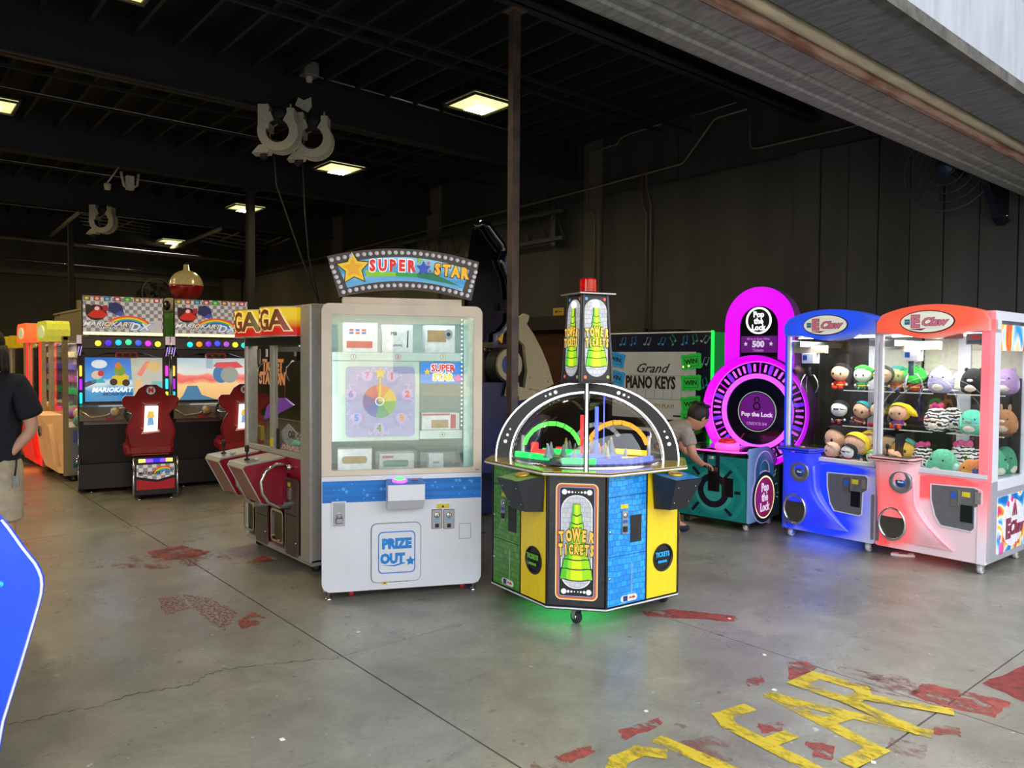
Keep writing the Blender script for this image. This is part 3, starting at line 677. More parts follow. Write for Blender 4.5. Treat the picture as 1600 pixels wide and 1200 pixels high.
    def face():
        m, n, l, b_ = node_mat('sky_blue_sign_print'); tc = n.new('ShaderNodeTexCoord'); mp = n.new('ShaderNodeMapping'); mp.inputs['Rotation'].default_value = (0, .5, 0); mp.inputs['Scale'].default_value = (.4, 1, 6)
        wv = n.new('ShaderNodeTexNoise'); wv.inputs['Scale'].default_value = 2.2; l.new(tc.outputs['Object'], mp.inputs[0]); l.new(mp.outputs[0], wv.inputs['Vector'])
        r_ = n.new('ShaderNodeValToRGB'); l.new(wv.outputs['Fac'], r_.inputs[0]); r_.color_ramp.elements[0].position = .38; r_.color_ramp.elements[1].position = .62
        r_.color_ramp.elements[0].color = srgb('#2b93cf'); r_.color_ramp.elements[1].color = srgb('#93cdea')
        l.new(r_.outputs[0], b_.inputs['Base Color']); l.new(r_.outputs[0], b_.inputs['Emission Color']); b_.inputs['Emission Strength'].default_value = .25; b_.inputs['Roughness'].default_value = .3; return m
    fc = B().prism(B2 + T2[::-1], yo - .004, yo).build('sign_face', face(), mq)
    g1, g2, g3 = (mat(n_, c_, .4, emit=.2, noise=0) for n_, c_ in (('lime_print', '#8bd02a'), ('green_print', '#2aa83a'), ('teal_print', '#127a58')))
    yy = yo - .005
    B().prism([(-.25, 2.14), (-.06, 2.148), (-.06, 2.173), (-.262, 2.18)], yy, yo - .004).build('swoosh', g1, fc)
    B().prism([(-.06, 2.148), (.08, 2.145), (.08, 2.170), (-.06, 2.173)], yy, yo - .004).build('swoosh', g2, fc)
    B().prism([(.08, 2.145), (.37, 2.095), (.18, 2.180), (.08, 2.170)], yy, yo - .004).build('swoosh', g3, fc)
    def st5(cx, cz, r, m1, tilt=0):
        B().prism(star(cx, cz, r * 1.12, .5, a0=tilt), yy - .001, yy).build('star_edge', INK, fc)
        B().prism(star(cx, cz, r, .5, a0=tilt), yy - .003, yy - .001).build('star_print', m1, fc)
    GO = mat('gold_star', '#f4c81e', .35, emit=.25, noise=.03); GO2 = mat('gold_star_core', '#e8a818', .35, emit=.25, noise=.03)
    st5(-.335, 2.19, .105, GO, -.1); B().prism(star(-.335, 2.19, .066, .5, a0=-.1), yy - .005, yy - .003).build('star_core', GO2, fc)
    def arcz(x): return 2.215 - .10 * (x + .02) ** 2 * 1.8
    for ch, x in zip('SUPER', (-.213, -.147, -.083, -.022, .040)): text(ch, .098, mat('sign_red', '#e2231c', .4, emit=.35, noise=0), fc, x, yy - .002, arcz(x), bold=.006, sx=.80, outline=LW, ow=.005)
    for ch, x in zip('STAR', (.215, .275, .337, .398)): text(ch, .098, mat('sign_yellow', '#f4b41e', .4, emit=.35, noise=0), fc, x, yy - .002, arcz(x) - .005, rot=(0, .05, 0), bold=.006, sx=.80, outline=INK, ow=.005)
    st5(.122, 2.205, .045, mat('sign_blue', '#2a52c8', .35, emit=.2, noise=0)); st5(.095, 2.258, .02, g1, .3); st5(.155, 2.24, .013, mat('pink_print', ''), .2); st5(.165, 2.19, .010, mat('magenta_print', '#c040a0', .4), 0)
    BU = mat('frosted_bulb', '#d9d6e2', .25, emit=.12, noise=.02, coat=.5)
    pts = []
    ot = arcpts(2.238, 2.304, -.472, .472, 40); ob = arcpts(2.034, 2.090, -.398, .42, 40)
    for i in range(24): u = i / 23; pts.append((-.472 + .944 * u, 2.238 + .066 * (1 - (2 * u - 1) ** 2)))
    for i in range(21): u = i / 20; pts.append((-.398 + .818 * u, 2.034 + .056 * (1 - (2 * u - 1) ** 2)))
    for i in range(1, 6): u = i / 6; pts.append((-.484 + .084 * u, 2.225 - .19 * u)); pts.append((.484 - .06 * u, 2.225 - .19 * u))
    me = None
    for (x, z) in pts:
        if me is None: o = B().ball((0, 0, 0), .0145, 12, 8).build('bulb', BU, mq); me = o.data
        else: o = bpy.data.objects.new('bulb', me); COL.objects.link(o); o.parent = mq
        o.location = (x, yo - .006, z)
    # ---- prizes on the shelves
    g = 'boxed prizes in the white machine'
    CLB = glass_mat('acrylic_box', (.96, .97, .97), .05)
    def prize(nm, lab, a, b_, dep, z0, cols, art, group=g):
        d0 = .14; xa, _ = fr.px(a[0], b_[1], d0); xb, zt_ = fr.px(b_[0], a[1], d0); h = zt_ - z0
        wd = xb - xa; p = fr.world((xa + xb) / 2, d0 + dep / 2, z0)
        q = thing(nm, lab, 'box', p, fr.yaw, group)
        c = B().box(-wd / 2, wd / 2, -dep / 2, dep / 2, 0, h, bev=.002).build('carton', cols, q)
        art(q, wd, h, -dep / 2)
        return q
    CW = mat('white_card', '#e6e6ec', .5); CG = mat('grey_print', '#9a9aa6', .5); CR = mat('red_card_print', '#c8383a', .5); CB = mat('blue_card_print', '#3a62b0', .5); TN = mat('tan_print', '#b09060', .5); TE = mat('teal_toy_print', '#4a9a90', .5)
    def art1(q, w_, h, y):
        for i in range(3):
            for j in range(2): B().box(-w_ * .32 + i * w_ * .18, -w_ * .2 + i * w_ * .18, y - .002, y, h * .62 + j * .02, h * .62 + .014 + j * .02).build('print_block', CR if (i + j) % 2 else CB, q)
        B().box(-w_ * .4, w_ * .35, y - .002, y, h * .15, h * .38).build('print_band', CR, q)
    def art2(q, w_, h, y):
        text('PS5', .03, MATS['black_print'], q, -w_ * .12, y - .001, h * .68, bold=.0005)
        B().prism([(w_ * .26, h * .15), (w_ * .38, h * .15), (w_ * .40, h * .85), (w_ * .30, h * .85)], y - .003, y).build('console_print', CW, q)
        B().prism([(w_ * .30, h * .18), (w_ * .34, h * .18), (w_ * .36, h * .8), (w_ * .33, h * .8)], y - .004, y - .003).build('console_core', MATS['black_print'], q)
        B().prism([(-.035, h * .2), (-.028, h * .3), (.028, h * .3), (.035, h * .2), (.02, h * .235), (-.02, h * .235)], y - .002, y).build('controller_print', CG, q)
    def art3(q, w_, h, y):
        B().box(-w_ * .42, w_ * .2, y - .002, y, h * .4, h * .82).build('photo_print', TN, q)
        B().prism(circ(w_ * .28, h * .68, .028, 20, .035), y - .004, y).build('camera_print', CG, q); B().prism(circ(w_ * .28, h * .68, .014, 16), y - .005, y - .004).build('lens_print', MATS['black_print'], q)
        B().prism(circ(w_ * .22, h * .3, .02, 16), y - .003, y).build('pad_print', WHITE, q)
    def art4(q, w_, h, y):
        B().box(-w_ * .25, w_ * .2, y - .002, y, h * .12, h * .6).build('photo_print', TN, q); B().box(w_ * .26, w_ * .4, y - .002, y, 0.01, h - .01).build('print_band', CR, q); B().box(-w_ * .48, w_ * .24, y - .002, y, h * .86, h * .96).build('print_band', CR, q)
    def art5(q, w_, h, y):
        B().prism(rrect(-w_ * .38, w_ * .36, h * .35, h * .68, .02), y - .002, y).build('toy_print', TN, q)
    def art6(q, w_, h, y):
        B().prism(rrect(-w_ * .4, w_ * .34, h * .22, h * .62, .02), y - .002, y).build('toy_print', TE, q); B().box(-w_ * .42, -w_ * .1, y - .002, y, h * .74, h * .88).build('print_band', CR, q)
    def art7(q, w_, h, y): B().box(-w_ * .2, w_ * .2, y - .002, y, h * .35, h * .5).build('print_band', CG, q)
    prize('prize_box', 'white carton with small red and blue print, left end of the top shelf', (536, 505), (590, 551), .2, zt, CW, art1)
    prize('prize_box', 'tall white game console carton in the middle of the top shelf', (597, 508), (645, 551), .12, zt, CW, art2)
    prize('prize_box', 'white carton with a tan picture and camera, right end of the top shelf', (664, 509), (711, 551), .12, zt, CW, art3)
    prize('prize_box', 'low carton with red edges and a tan picture on the single right shelf', (659, 645), (718, 672), .1, zr, CW, art4)
    prize('prize_box', 'pale carton with a long tan picture, left end of the bottom shelf', (528, 701), (581, 734), .12, zb_, CW, art5)
    prize('prize_box', 'white carton with a teal toy picture in the middle of the bottom shelf', (593, 708), (647, 735), .12, zb_, CW, art6)
    prize('prize_box', 'small plain white carton, right end of the bottom shelf', (670, 708), (693, 734), .08, zb_, CW, art7)
    for k, (a, b_) in enumerate((((586, 703), (651, 736)), ((656, 705), (720, 736)))):
        xa, _ = fr.px(a[0], 736, .13); xb, zt_ = fr.px(b_[0], a[1], .13); w_ = xb - xa
        q = thing('display_cover', ('clear acrylic cover over the teal toy carton', 'clear acrylic cover over the small plain carton')[k], 'cover', fr.world((xa + xb) / 2, .24, zb_), fr.yaw, 'acrylic covers')
        c = B(); h = zt_ - zb_; c.box(-w_ / 2, w_ / 2, -.118, -.115, 0, h); c.box(-w_ / 2, w_ / 2, -.118, .11, h - .003, h); c.box(-w_ / 2, -w_ / 2 + .003, -.115, .11, 0, h - .003); c.box(w_ / 2 - .003, w_ / 2, -.115, .11, 0, h - .003)
        c.build('clear_shell', CLB, q)
superstar()
# ================================================================ eight-sided "TOWER OF TICKETS" game
def brick_print(name, c1, c2, mortar, scale=9., emit=0., w_=.5, h_=.42):
    m, n, l, b = node_mat(name); tc = n.new('ShaderNodeTexCoord'); mp = n.new('ShaderNodeMapping'); mp.inputs['Rotation'].default_value = (-pi / 2, 0, 0)
    br = n.new('ShaderNodeTexBrick'); br.inputs['Scale'].default_value = scale; br.inputs['Color1'].default_value = srgb(c1); br.inputs['Color2'].default_value = srgb(c2); br.inputs['Mortar'].default_value = srgb(mortar)
    br.inputs['Mortar Size'].default_value = .035; br.inputs['Mortar Smooth'].default_value = .9; br.inputs['Brick Width'].default_value = w_; br.inputs['Row Height'].default_value = h_
    nz = n.new('ShaderNodeTexNoise'); nz.inputs['Scale'].default_value = 5; ad = n.new('ShaderNodeMixRGB'); ad.inputs[0].default_value = .06
    l.new(tc.outputs['Object'], mp.inputs[0]); l.new(mp.outputs[0], ad.inputs[1]); l.new(tc.outputs['Object'], nz.inputs['Vector']); l.new(nz.outputs['Color'], ad.inputs[2]); l.new(ad.outputs[0], br.inputs[0])
    l.new(br.outputs[0], b.inputs['Base Color']); b.inputs['Roughness'].default_value = .35
    if emit: l.new(br.outputs[0], b.inputs['Emission Color']); b.inputs['Emission Strength'].default_value = emit
    return m
BLK_BRICK = brick_print('charcoal_brick_print', '#2b2b30', '#202024', '#0c0c0e', 14)
BLU_BRICK = brick_print('blue_woven_print', '#2fa6ee', '#1780d6', '#0b57b4', 13, emit=.06)
GRN_BRICK = brick_print('green_woven_print', '#5d9a35', '#3f7f2c', '#235019', 13)
GRY_BRICK = brick_print('lit_grey_stone_print', '#c9ccd2', '#b4b8c0', '#9094a0', 16, emit=.38)
GRY_BRICK2 = brick_print('grey_stone_print', '#cfd1d6', '#bfc2c9', '#9fa3ac', 16)
TINK = mat('tower_black_print', '#0c0c10', .4, noise=0)
def tower_art(par, y, cx, z0, s, lit=0., text_s=1., narrow=1.):
    """stacked green tower with the title across it; z0 foot, s height"""
    e = dict(emit=lit, noise=0) if lit else dict(noise=0)
    k = 'L' if lit else ''
    G = [mat('tower_green_%s%d' % (k, i), c, .35, **e) for i, c in enumerate(('#d8ee1e', '#9fe01c', '#52c828', '#1f8a30'))]
    rows = [(0, .15, .47), (.135, .26, .405), (.25, .355, .34), (.34, .59, .24), (.57, .70, .20), (.685, .80, .155), (.785, .92, .115)]
    for i, (a, b_, hw) in enumerate(rows):
        a, b_, w_ = z0 + a * s, z0 + b_ * s, hw * s * .5 * narrow
        o = [(cx - w_, a + .1 * (b_ - a))] + [(cx + w_ * (2 * q / 8 - 1), a + .25 * (b_ - a) * (1 - (1 - (2 * q / 8 - 1) ** 2))) for q in range(1, 8)] + [(cx + w_, a + .1 * (b_ - a)), (cx + w_ * .90, b_), (cx - w_ * .90, b_)]
        yy = y - .0012 * i
        B().prism([(cx + (u - cx) * 1.07, v + (-.013 * s if j < 9 else .004 * s)) for j, (u, v) in enumerate(o)], yy - .0006, y).build('tower_edge', TINK, par)
        B().prism(o, yy - .0011, y).build('tower_block', G[1], par)
        B().prism([(cx - w_ * .98, a + .13 * (b_ - a)), (cx - w_ * .62, a + .1 * (b_ - a)), (cx - w_ * .6, b_ - .002), (cx - w_ * .92, b_ - .002)], yy - .0014, y).build('tower_shade', G[2], par)
        B().prism([(cx - w_ * .35, a + .03 * (b_ - a)), (cx + w_ * .38, a + .03 * (b_ - a)), (cx + w_ * .36, b_ - .002), (cx - w_ * .33, b_ - .002)], yy - .0016, y).build('tower_light', G[0], par)
    T1 = mat('title_gold' + k, '#f6c84e', .35, **e); T2 = mat('title_dark' + k, '#3a1c08', .5, noise=0)
    yt = y - .0125
    for w0, zc, sz, tri in (('TOWER', z0 + .525 * s, .150 * s * text_s, 1), ('TICKETS', z0 + .365 * s, .142 * s * text_s, 0)):
        n_ = len(w0); wd = (.44 if n_ == 5 else .46) * s * .5 * 1.12 * narrow
        for i, ch in enumerate(w0):
            u = (2 * i / (n_ - 1) - 1); hz = 1.35 - .3 * abs(u) if tri else 1.0 + .25 * abs(u)
            me = text_mesh(ch, sz, .0045 * s / .5, sx=.62 if n_ == 7 else .72).copy(); me.transform(Matrix.Diagonal((narrow, 1, hz, 1)))
            me2 = text_mesh(ch, sz, .0085 * s / .5, sx=.62 if n_ == 7 else .72).copy(); me2.transform(Matrix.Diagonal((narrow, 1, hz, 1)))
            zz = zc + (.02 * s * (1 - abs(u)) if tri else .008 * s * (1 - u * u))
            for m_, me_, nm, dy in ((T2, me2, 'lettering_outline', .002), (T1, me, 'lettering', 0)):
                me_.materials.clear(); me_.materials.append(m_); o = bpy.data.objects.new(nm, me_); COL.objects.link(o); o.parent = par
                o.location = (cx + u * wd * .88, yt + dy, zz); o.rotation_euler = (0, u * (.12 if tri else .05), 0)
    text('OF', .035 * s, T1, par, cx, yt, z0 + .445 * s, bold=.001)
def tower_game():
    cx, cy, yaw = 3.71, 3.61, -5.8
    fr = Fr(cx, cy, yaw)
    t = thing('tower_game', 'eight-sided ticket game with clear dome, arches and lit tower topped by a red beacon', 'arcade machine', fr.o, yaw)
    w_, ch = .60, .35; Rw = w_ / 2 + ch * .7071; Rc = w_ * .7071 + ch / 2     # distances of wide and chamfer faces
    Rc = (w_ / 2 + (Rw - w_ / 2)) * .0 + (w_ / 2 + Rw) * .70711
    YEL_P = mat('yellow_laminate', '#f0cf1c', .35, noise=.03, coat=.2); YEL_C = mat('ochre_counter_print', '#b99a18', .18, noise=.06, coat=.5); BK = mat('black_laminate', '#101114', .35, noise=.1)
    EDGE = mat('white_edge_trim', '#d8d9de', .35); LEDW = mat('white_led_edge', '#ffffff', .4, emit=1.6, noise=0)
    def octa(R_, ww):
        p = []
        for k in range(4):
            a = k * pi / 2; tx, ty, nx, ny = cos(a), sin(a), sin(a), -cos(a)
            for s_ in (-1, 1): p.append((nx * R_ + tx * s_ * ww / 2, ny * R_ + ty * s_ * ww / 2))
        return p
    o1 = octa(Rw - .012, w_)
    B().flat(o1, .125, .915).build('carcass', BK, t)
    B().flat(octa(Rw + .008, w_ + .004), .105, .125).build('base_rim', BK, t); B().flat(octa(Rw + .012, w_ + .006), .112, .120).build('base_trim', EDGE, t)
    B().flat(octa(Rw + .055, w_ + .04), .918, .944).build('counter', YEL_C, t); B().flat(octa(Rw + .061, w_ + .044), .924, .933).build('counter_trim', EDGE, t)
    B().flat(octa(Rw + .058, w_ + .042), .934, .938).build('counter_trim', BK, t)
    PBLK = mat('panel_black', '#1b1c20', .5, noise=.1)
    TK = mat('ticket_word_blue', '#2aa0dc', .4, emit=.15, noise=0); TKG = mat('ticket_word_green', '#6aa83a', .4, emit=.1, noise=0)
    for k in range(4):
        a = k * pi / 2; nx, ny = sin(a), -cos(a)
        col, tk = ((BLU_BRICK, TK), (GRN_BRICK, TKG), (BLU_BRICK, TK), (GRN_BRICK, TKG))[k]
        sp = B().box(-w_ / 2, w_ / 2, .0, .012, .128, .915).build('station_panel', BK, t, loc=(nx * Rw, ny * Rw, 0), rot=(0, 0, a))
        for (z0, z1) in ((.79, .912), (.43, .786), (.13, .426)):
            B().box(-w_ / 2 + .012, .018, -.006, 0, z0, z1).build('woven_panel', col, sp)
        hole = circ(.168, .37, .083, 28); outer = []
        for i in range(28):
            q = 2 * pi * i / 28; dx, dz = cos(q), sin(q)
            tx = ((.293 - .168) / dx if dx > 0 else (.03 - .168) / dx) if abs(dx) > 1e-6 else 9; tz = ((.912 - .37) / dz if dz > 0 else (.13 - .37) / dz) if abs(dz) > 1e-6 else 9
            m_ = min(tx, tz); outer.append([.168 + dx * m_, .37 + dz * m_])
        for cxn, czn in ((.03, .13), (.293, .13), (.293, .912), (.03, .912)):
            j = min(range(28), key=lambda i: (outer[i][0] - cxn) ** 2 + ((outer[i][1] - czn) / 3) ** 2); outer[j] = [cxn, czn]
        B().ring(outer, hole, -.006, 0).build('yellow_panel', YEL_P, sp)
        b = B(); T = Matrix.Translation((.168, -.006, .37)) @ Matrix.Rotation(-pi / 2, 4, 'X'); b.lathe([(.084, 0), (.088, -.004), (.082, -.006), (.076, .0), (.074, .045), (.0001, .046)], 28, T, cap=False); b.build('ticket_well', BK, sp)
        for s_, zz, sz in (('TICKETS', .39, .042), ('PUSH DOOR', .345, .018)): text(s_, sz, tk, sp, .17 - .01, -.012, zz, bold=.0015, sx=.75)
        for xe in (-w_ / 2, w_ / 2): B().box(xe - .006, xe + .006, -.010, .004, .126, .916).build('corner_trim', BK, sp)
        B().box(.020, .028, -.009, 0, .126, .916).build('mid_trim', BK, sp)
        # coin door
        cp = B().box(-.185, -.140, -.016, -.006, .56, .70).build('coin_plate', STEEL, sp)
        T = Matrix.Translation((-.1625, -.016, .672)) @ Matrix.Rotation(pi / 2, 4, 'X'); B().lathe([(.017, 0), (.014, .007)], 16, T).build('coin_slot', CHROME, cp)
        B().box(-.18, -.145, -.018, -.016, .625, .645).build('sticker', mat('blue_label', '#2a5ab8', .5), cp); B().box(-.175, -.150, -.024, -.016, .572, .606).build('return_cup', PBLK, cp)
        B().box(-.192, -.132, -.0075, -.006, .712, .738).build('warning_label', mat('yellow_label', ''), sp)
        B().box(-.112, -.022, -.009, -.006, .50, .665).build('blank_plate', PBLK, sp)
        B().box(-.098, -.093, -.008, -.006, .18, .38).build('slot_line', mat('silver_line', '#b9bcc0', .3, .5), sp)
        for zz in (.32, .60): B().lathe([(.009, 0), (.008, .006)], 12, Matrix.Translation((-w_ / 2 + .025, -.006, zz - .02)) @ Matrix.Rotation(pi / 2, 4, 'X')).build('key_lock', CHROME, sp)
        ls = B().prism(rrect(-.185, -.05, .142, .182, .02), -.008, -.006).build('maker_sticker', mat('pale_sticker', '#d9dccd', .5), sp)
        B().box(-.165, -.130, -.009, -.008, .146, .178).build('maker_square', mat('navy_label', '#15357c', .5), ls)
        B().prism([(-.122, .158), (-.108, .172), (-.095, .163), (-.08, .173), (-.062, .160), (-.08, .156), (-.1, .160)], -.0095, -.008).build('red_script', mat('red_print', ''), ls)
        # control pod
        pod = B(); z1 = .905
        T_ = [(.045, -.03), (.30, -.03), (.285, -.215), (.06, -.215)]; Bt = [(.085, -.008), (.265, -.008), (.25, -.13), (.10, -.13)]
        pod.add([(x, y, z1 - (.02 if y < -.1 else -.004)) for x, y in T_] + [(x, y, .695 - (.01 if y > -.1 else 0)) for x, y in Bt], [(0, 1, 2, 3), (7, 6, 5, 4), (0, 4, 5, 1), (1, 5, 6, 2), (2, 6, 7, 3), (3, 7, 4, 0)])
        pc = pod.build('control_pod', mat('pod_black', '#22252b', .45, noise=.08), sp)
        tp = B(); tp.add([(x + (.01 if x < .2 else -.01), y + (.008 if y < -.1 else -.004), z1 + (.0035 if y > -.1 else -.0165)) for x, y in T_], [(0, 1, 2, 3)]); tp.build('pod_label', mat('pod_blue', '#2a86c8', .35, noise=.3, scale=14) if k % 2 == 0 else mat('pod_green', '#5d9a35', .35, noise=.3, scale=14), pc)
        B().lathe([(.046, 0), (.046, .012), (.038, .018), (.03, .019), (.0001, .019)], 26, Matrix.Translation((.172, -.10, z1 - .006)) @ Matrix.Rotation(.1, 4, 'X')).build('play_button', mat('brass_button', '#caa23a', .3, .6), pc)
        for bx_, bz in ((.10, .84), (.245, .84), (.11, .74), (.235, .74)):
            yy = -.13 - (bz - .695) / (.885 - .695) * .085 - .001; B().lathe([(.004, 0), (.003, .003)], 8, Matrix.Translation((bx_, yy, bz)) @ Matrix.Rotation(pi / 2, 4, 'X')).build('bolt', CHROME, pc)
    for k in range(4):
        a = k * pi / 2 - pi / 4; nx, ny = sin(a), -cos(a)
        # black corner faces: bricks, framed title panel
        hw = ch / 2
        cp = B().box(-hw + .004, hw - .004, -.004, .008, .128, .915).build('corner_panel', BLK_BRICK, t, loc=(nx * (Rc - .008), ny * (Rc - .008), 0), rot=(0, 0, a))
        x0, x1, z0, z1 = -.128, .128, .165, .868
        OR = mat('orange_border', '#d9743a', .4, emit=.12, noise=0); CRM = mat('cream_border', '#e8d9a8', .4, emit=.12, noise=0); LIL = mat('lilac_border', '#8f93c0', .4, emit=.1, noise=0)
        for i, (q, m_) in enumerate(((0, CRM), (.006, OR), (.014, mat('rust_border', '#a84a28', .4, emit=.1, noise=0)), (.020, LIL), (.026, TINK))):
            B().prism(rrect(x0 + q, x1 - q, z0 + q, z1 - q, .035 - q * .8), -.006 - .001 * i, -.004).build('border', m_, cp)
        B().prism(rrect(x0 + .031, x1 - .031, z0 + .031, z1 - .031, .012), -.0112, -.010).build('corner_print', TINK, cp)
        B().prism(rrect(-.094, .094, z0 + .07, z1 - .07, (.09, .09, .09, .09), 9), -.0118, -.010).build('white_oval_line', mat('lit_white_line', '#f4f4f4', .4, emit=.2, noise=0), cp)
        B().prism(rrect(-.090, .090, z0 + .074, z1 - .074, (.088, .088, .088, .088), 9), -.0126, -.010).build('stone_print', GRY_BRICK2, cp)
        for zz in (z0 + .052, z1 - .052):
            for xx, rr in ((-.075, .016), (.075, .016), (-.048, .008), (.048, .008), (-.028, .006), (.028, .006), (-.01, .004), (.01, .004)):
                B().prism(circ(xx, zz, rr, 14), -.0130, -.011).build('dot_print', mat('lit_white_line', ''), cp)
        tower_art(cp, -.0128, 0, .285, .50, 0, narrow=.82)
    # ---- casters and glow below
    for x, y in ((.28, -.28), (-.28, -.28), (.28, .28), (-.28, .28)): caster(t, x * 1.32, y * 1.32, .105, .04)
    GL = mat('green_led_strip', '#20ff50', .4, emit=2.2, noise=0)
    B().box(-.30, .1, -.36, -.345, .098, .103).build('under_light', GL, t); B().box(-.46, -.445, -.25, .25, .098, .103).build('under_light', GL, t)
    ld = bpy.data.lights.new('green_glow', 'AREA'); ld.size = .5; ld.energy = 1.2; ld.color = (.08, 1, .25); lo = bpy.data.objects.new('green_glow', ld); COL.objects.link(lo); lo.parent = t; lo.location = (-.2, -.12, .09)
    # ---- playfield
    zc = .944
    B().lathe([(.0001, zc + .012), (.50, zc + .012), (.50, zc)], 40, cap=False).build('playfield', mat('playfield_print', '#5a6068', .3, noise=.3, scale=9), t)
    rnd = random.Random(4)
    def glow(nm, c, e=2.2): return mat(nm, c, .3, emit=e, noise=0)
    GG = glow('green_acrylic', '#1fe060', 1.6); BB = glow('blue_acrylic', '#5a6cff', 1.6); RR = glow('red_acrylic', '#ff3a3a', 1.2); YY = glow('yellow_acrylic', '#ffc820', 1.1)
    V = R(-40)    # direction of the plane that faces the front corner
    c_, s_ = cos(V), sin(V)
    def at(u, v): return (u * c_ - v * s_, u * s_ + v * c_)
    for u0, v0, u1, v1, m_ in ((-.47, -.1, -.24, -.28, GG), (-.15, -.42, .06, -.43, GG), (.06, -.43, .30, -.36, BB), (.42, -.2, .30, -.34, BB), (-.1, -.2, .24, -.2, BB), (-.3, .1, -.02, .0, GG), (.2, .15, .42, .05, YY)):
        a, b_ = at(u0, v0), at(u1, v1); d = Vector((b_[0] - a[0], b_[1] - a[1], 0)); T = Matrix.Translation((a[0], a[1], zc + .035)) @ Matrix.Rotation(math.atan2(d.y, d.x), 4, 'Z')
        B().box(0, d.length, -.012, .012, -.018, .018, T, bev=.004).build('glow_rail', m_, t)
    CG = [mat('pawn_' + str(i), c, .3, noise=.05) for i, c in enumerate(('#b9b6aa', '#8fa4a8', '#c8bfa0', '#7f8c90', '#d8c63a', '#9ab4c8'))]
    pm_ = None
    for i in range(30):
        rr = rnd.uniform(.05, .36); aa = rnd.uniform(0, 2 * pi)
        if pm_ is None:
            o = B().lathe([(.030, 0), (.030, .01), (.02, .02), (.012, .055), (.006, .085), (.0001, .09)], 12, cap=False).build('tower_token', CG[0], t); pm_ = [o.data]
            for m_ in CG[1:]: q = o.data.copy(); q.materials.clear(); q.materials.append(m_); pm_.append(q)
        else: o = bpy.data.objects.new('tower_token', rnd.choice(pm_)); COL.objects.link(o); o.parent = t
        o.location = (rr * cos(aa), rr * sin(aa), zc + .012 + rnd.choice((0, .02, .035))); o.scale = (rnd.uniform(.8, 1.15),) * 3
    for u, v, w2, h, m_ in ((-.30, -.12, .07, .055, RR), (-.18, .1, .06, .05, RR), (.1, .15, .1, .05, RR), (.28, -.22, .11, .03, YY), (-.36, .18, .05, .07, RR), (.02, .02, .09, .12, mat('clear_acrylic_block', '#b9c2c8', .2))):
        a = at(u, v); T = Matrix.Translation((a[0], a[1], zc + .012)) @ Matrix.Rotation(V, 4, 'Z'); B().box(-w2 / 2, w2 / 2, -.03, .03, .0, h, T, bev=.004).build('target_block', m_, t)
    # coloured part rings inside the dome
    def arc_strip(uc, rad, a0, a1, v0, m_, zb=.05, seg=9):
        for i in range(seg):
            p0 = a0 + (a1 - a0) * i / seg; p1 = a0 + (a1 - a0) * (i + .92) / seg; ps = []
            for q, rr in ((p0, rad), (p1, rad), (p1, rad - .028), (p0, rad - .028)): ps.append((uc + rr * cos(q), zc + zb + rr * sin(q)))
            T = Matrix.Rotation(V, 4, 'Z'); B().prism(ps, v0 - .02, v0 + .02, T).build('ring_segment', m_, t)
    arc_strip(-.225, .205, R(165), R(15), -.1, glow('green_ring', '#58e04a', .9)); arc_strip(.205, .215, R(165), R(15), -.05, glow('amber_ring', '#f0a020', .9)); arc_strip(.08, .18, R(160), R(30), .2, mat('clear_ring', '#a8b0b8', .2))
    for u, v, m_, h in ((-.42, -.1, EDGE, .16), (-.03, -.12, RR, .30), (.065, -.18, BB, .36), (.41, -.05, EDGE, .16), (.12, .22, BB, .42)):
        a = at(u, v); B().tube([(a[0], a[1], zc), (a[0], a[1], zc + h)], .012 if h < .4 else .005, 8).build('light_post', m_, t)
    # ---- dome and arches
    n_ = 12; prof = [(.50 * cos(pi / 2 * i / n_), zc + .002 + .44 * sin(pi / 2 * i / n_)) for i in range(n_)] + [(.0001, zc + .442)]
    B().lathe(prof, 48, cap=False).build('clear_dome', glass_mat('dome_acrylic', (.97, .97, .97), .035), t)
    B().lathe([(.503, zc), (.503, zc + .012), (.495, zc + .012), (.495, zc)], 48, cap=False).build('dome_rim', CHROME, t)
    ARC = mat('arch_black', '#1c1d20', .35, noise=.1)
    def archpts(r_, h, n=32): return [(r_ * cos(pi * i / n), zc + h * sin(pi * i / n)) for i in range(n + 1)]
    for ang in (V, V + pi / 2):
        o_, i_ = archpts(.605, .505), archpts(.518, .452)
        hb = B(); n = len(o_); vs = [(x, -.016, z) for x, z in o_] + [(x, -.016, z) for x, z in i_] + [(x, .016, z) for x, z in o_] + [(x, .016, z) for x, z in i_]; fs = []
        for i in range(n - 1): j = i + 1; fs += [(i, j, n + j, n + i), (2 * n + j, 2 * n + i, 3 * n + i, 3 * n + j), (i, 2 * n + i, 2 * n + j, j), (n + j, 3 * n + j, 3 * n + i, n + i)]
        hb.add(vs, fs); ar = hb.build('arch', ARC, t, rot=(0, 0, ang))
        for pts_, sg in ((archpts(.610, .510), 1), (archpts(.514, .448), 1)):
            hb = B(); hb.tube([(x, 0, z) for x, z in pts_], .0075, 6); hb.build('light_strip', LEDW, ar)
        for fy in (-.018, .018):
            for (deg, rr) in ((68, .013), (64, .010), (60.5, .007), (112, .013), (116, .010), (119.5, .007), (13, .013), (18.5, .010), (23.5, .007), (167, .013), (161.5, .010), (156.5, .007)):
                q = R(deg); x, z = .561 * cos(q), zc + .479 * sin(q); B().prism(circ(x, z, rr, 14), min(fy, fy * .9), max(fy, fy * .9)).build('dot_print', mat('lit_white_line', ''), ar)
    # ---- lit tower on top
    ty = R(-10)
    base = B().box(-.135, .135, -.135, .135, 1.452, 1.466).build('tower_base', BK, t, rot=(0, 0, ty))
    hb_, ht = .122, .094; z0, z1 = 1.466, 2.035
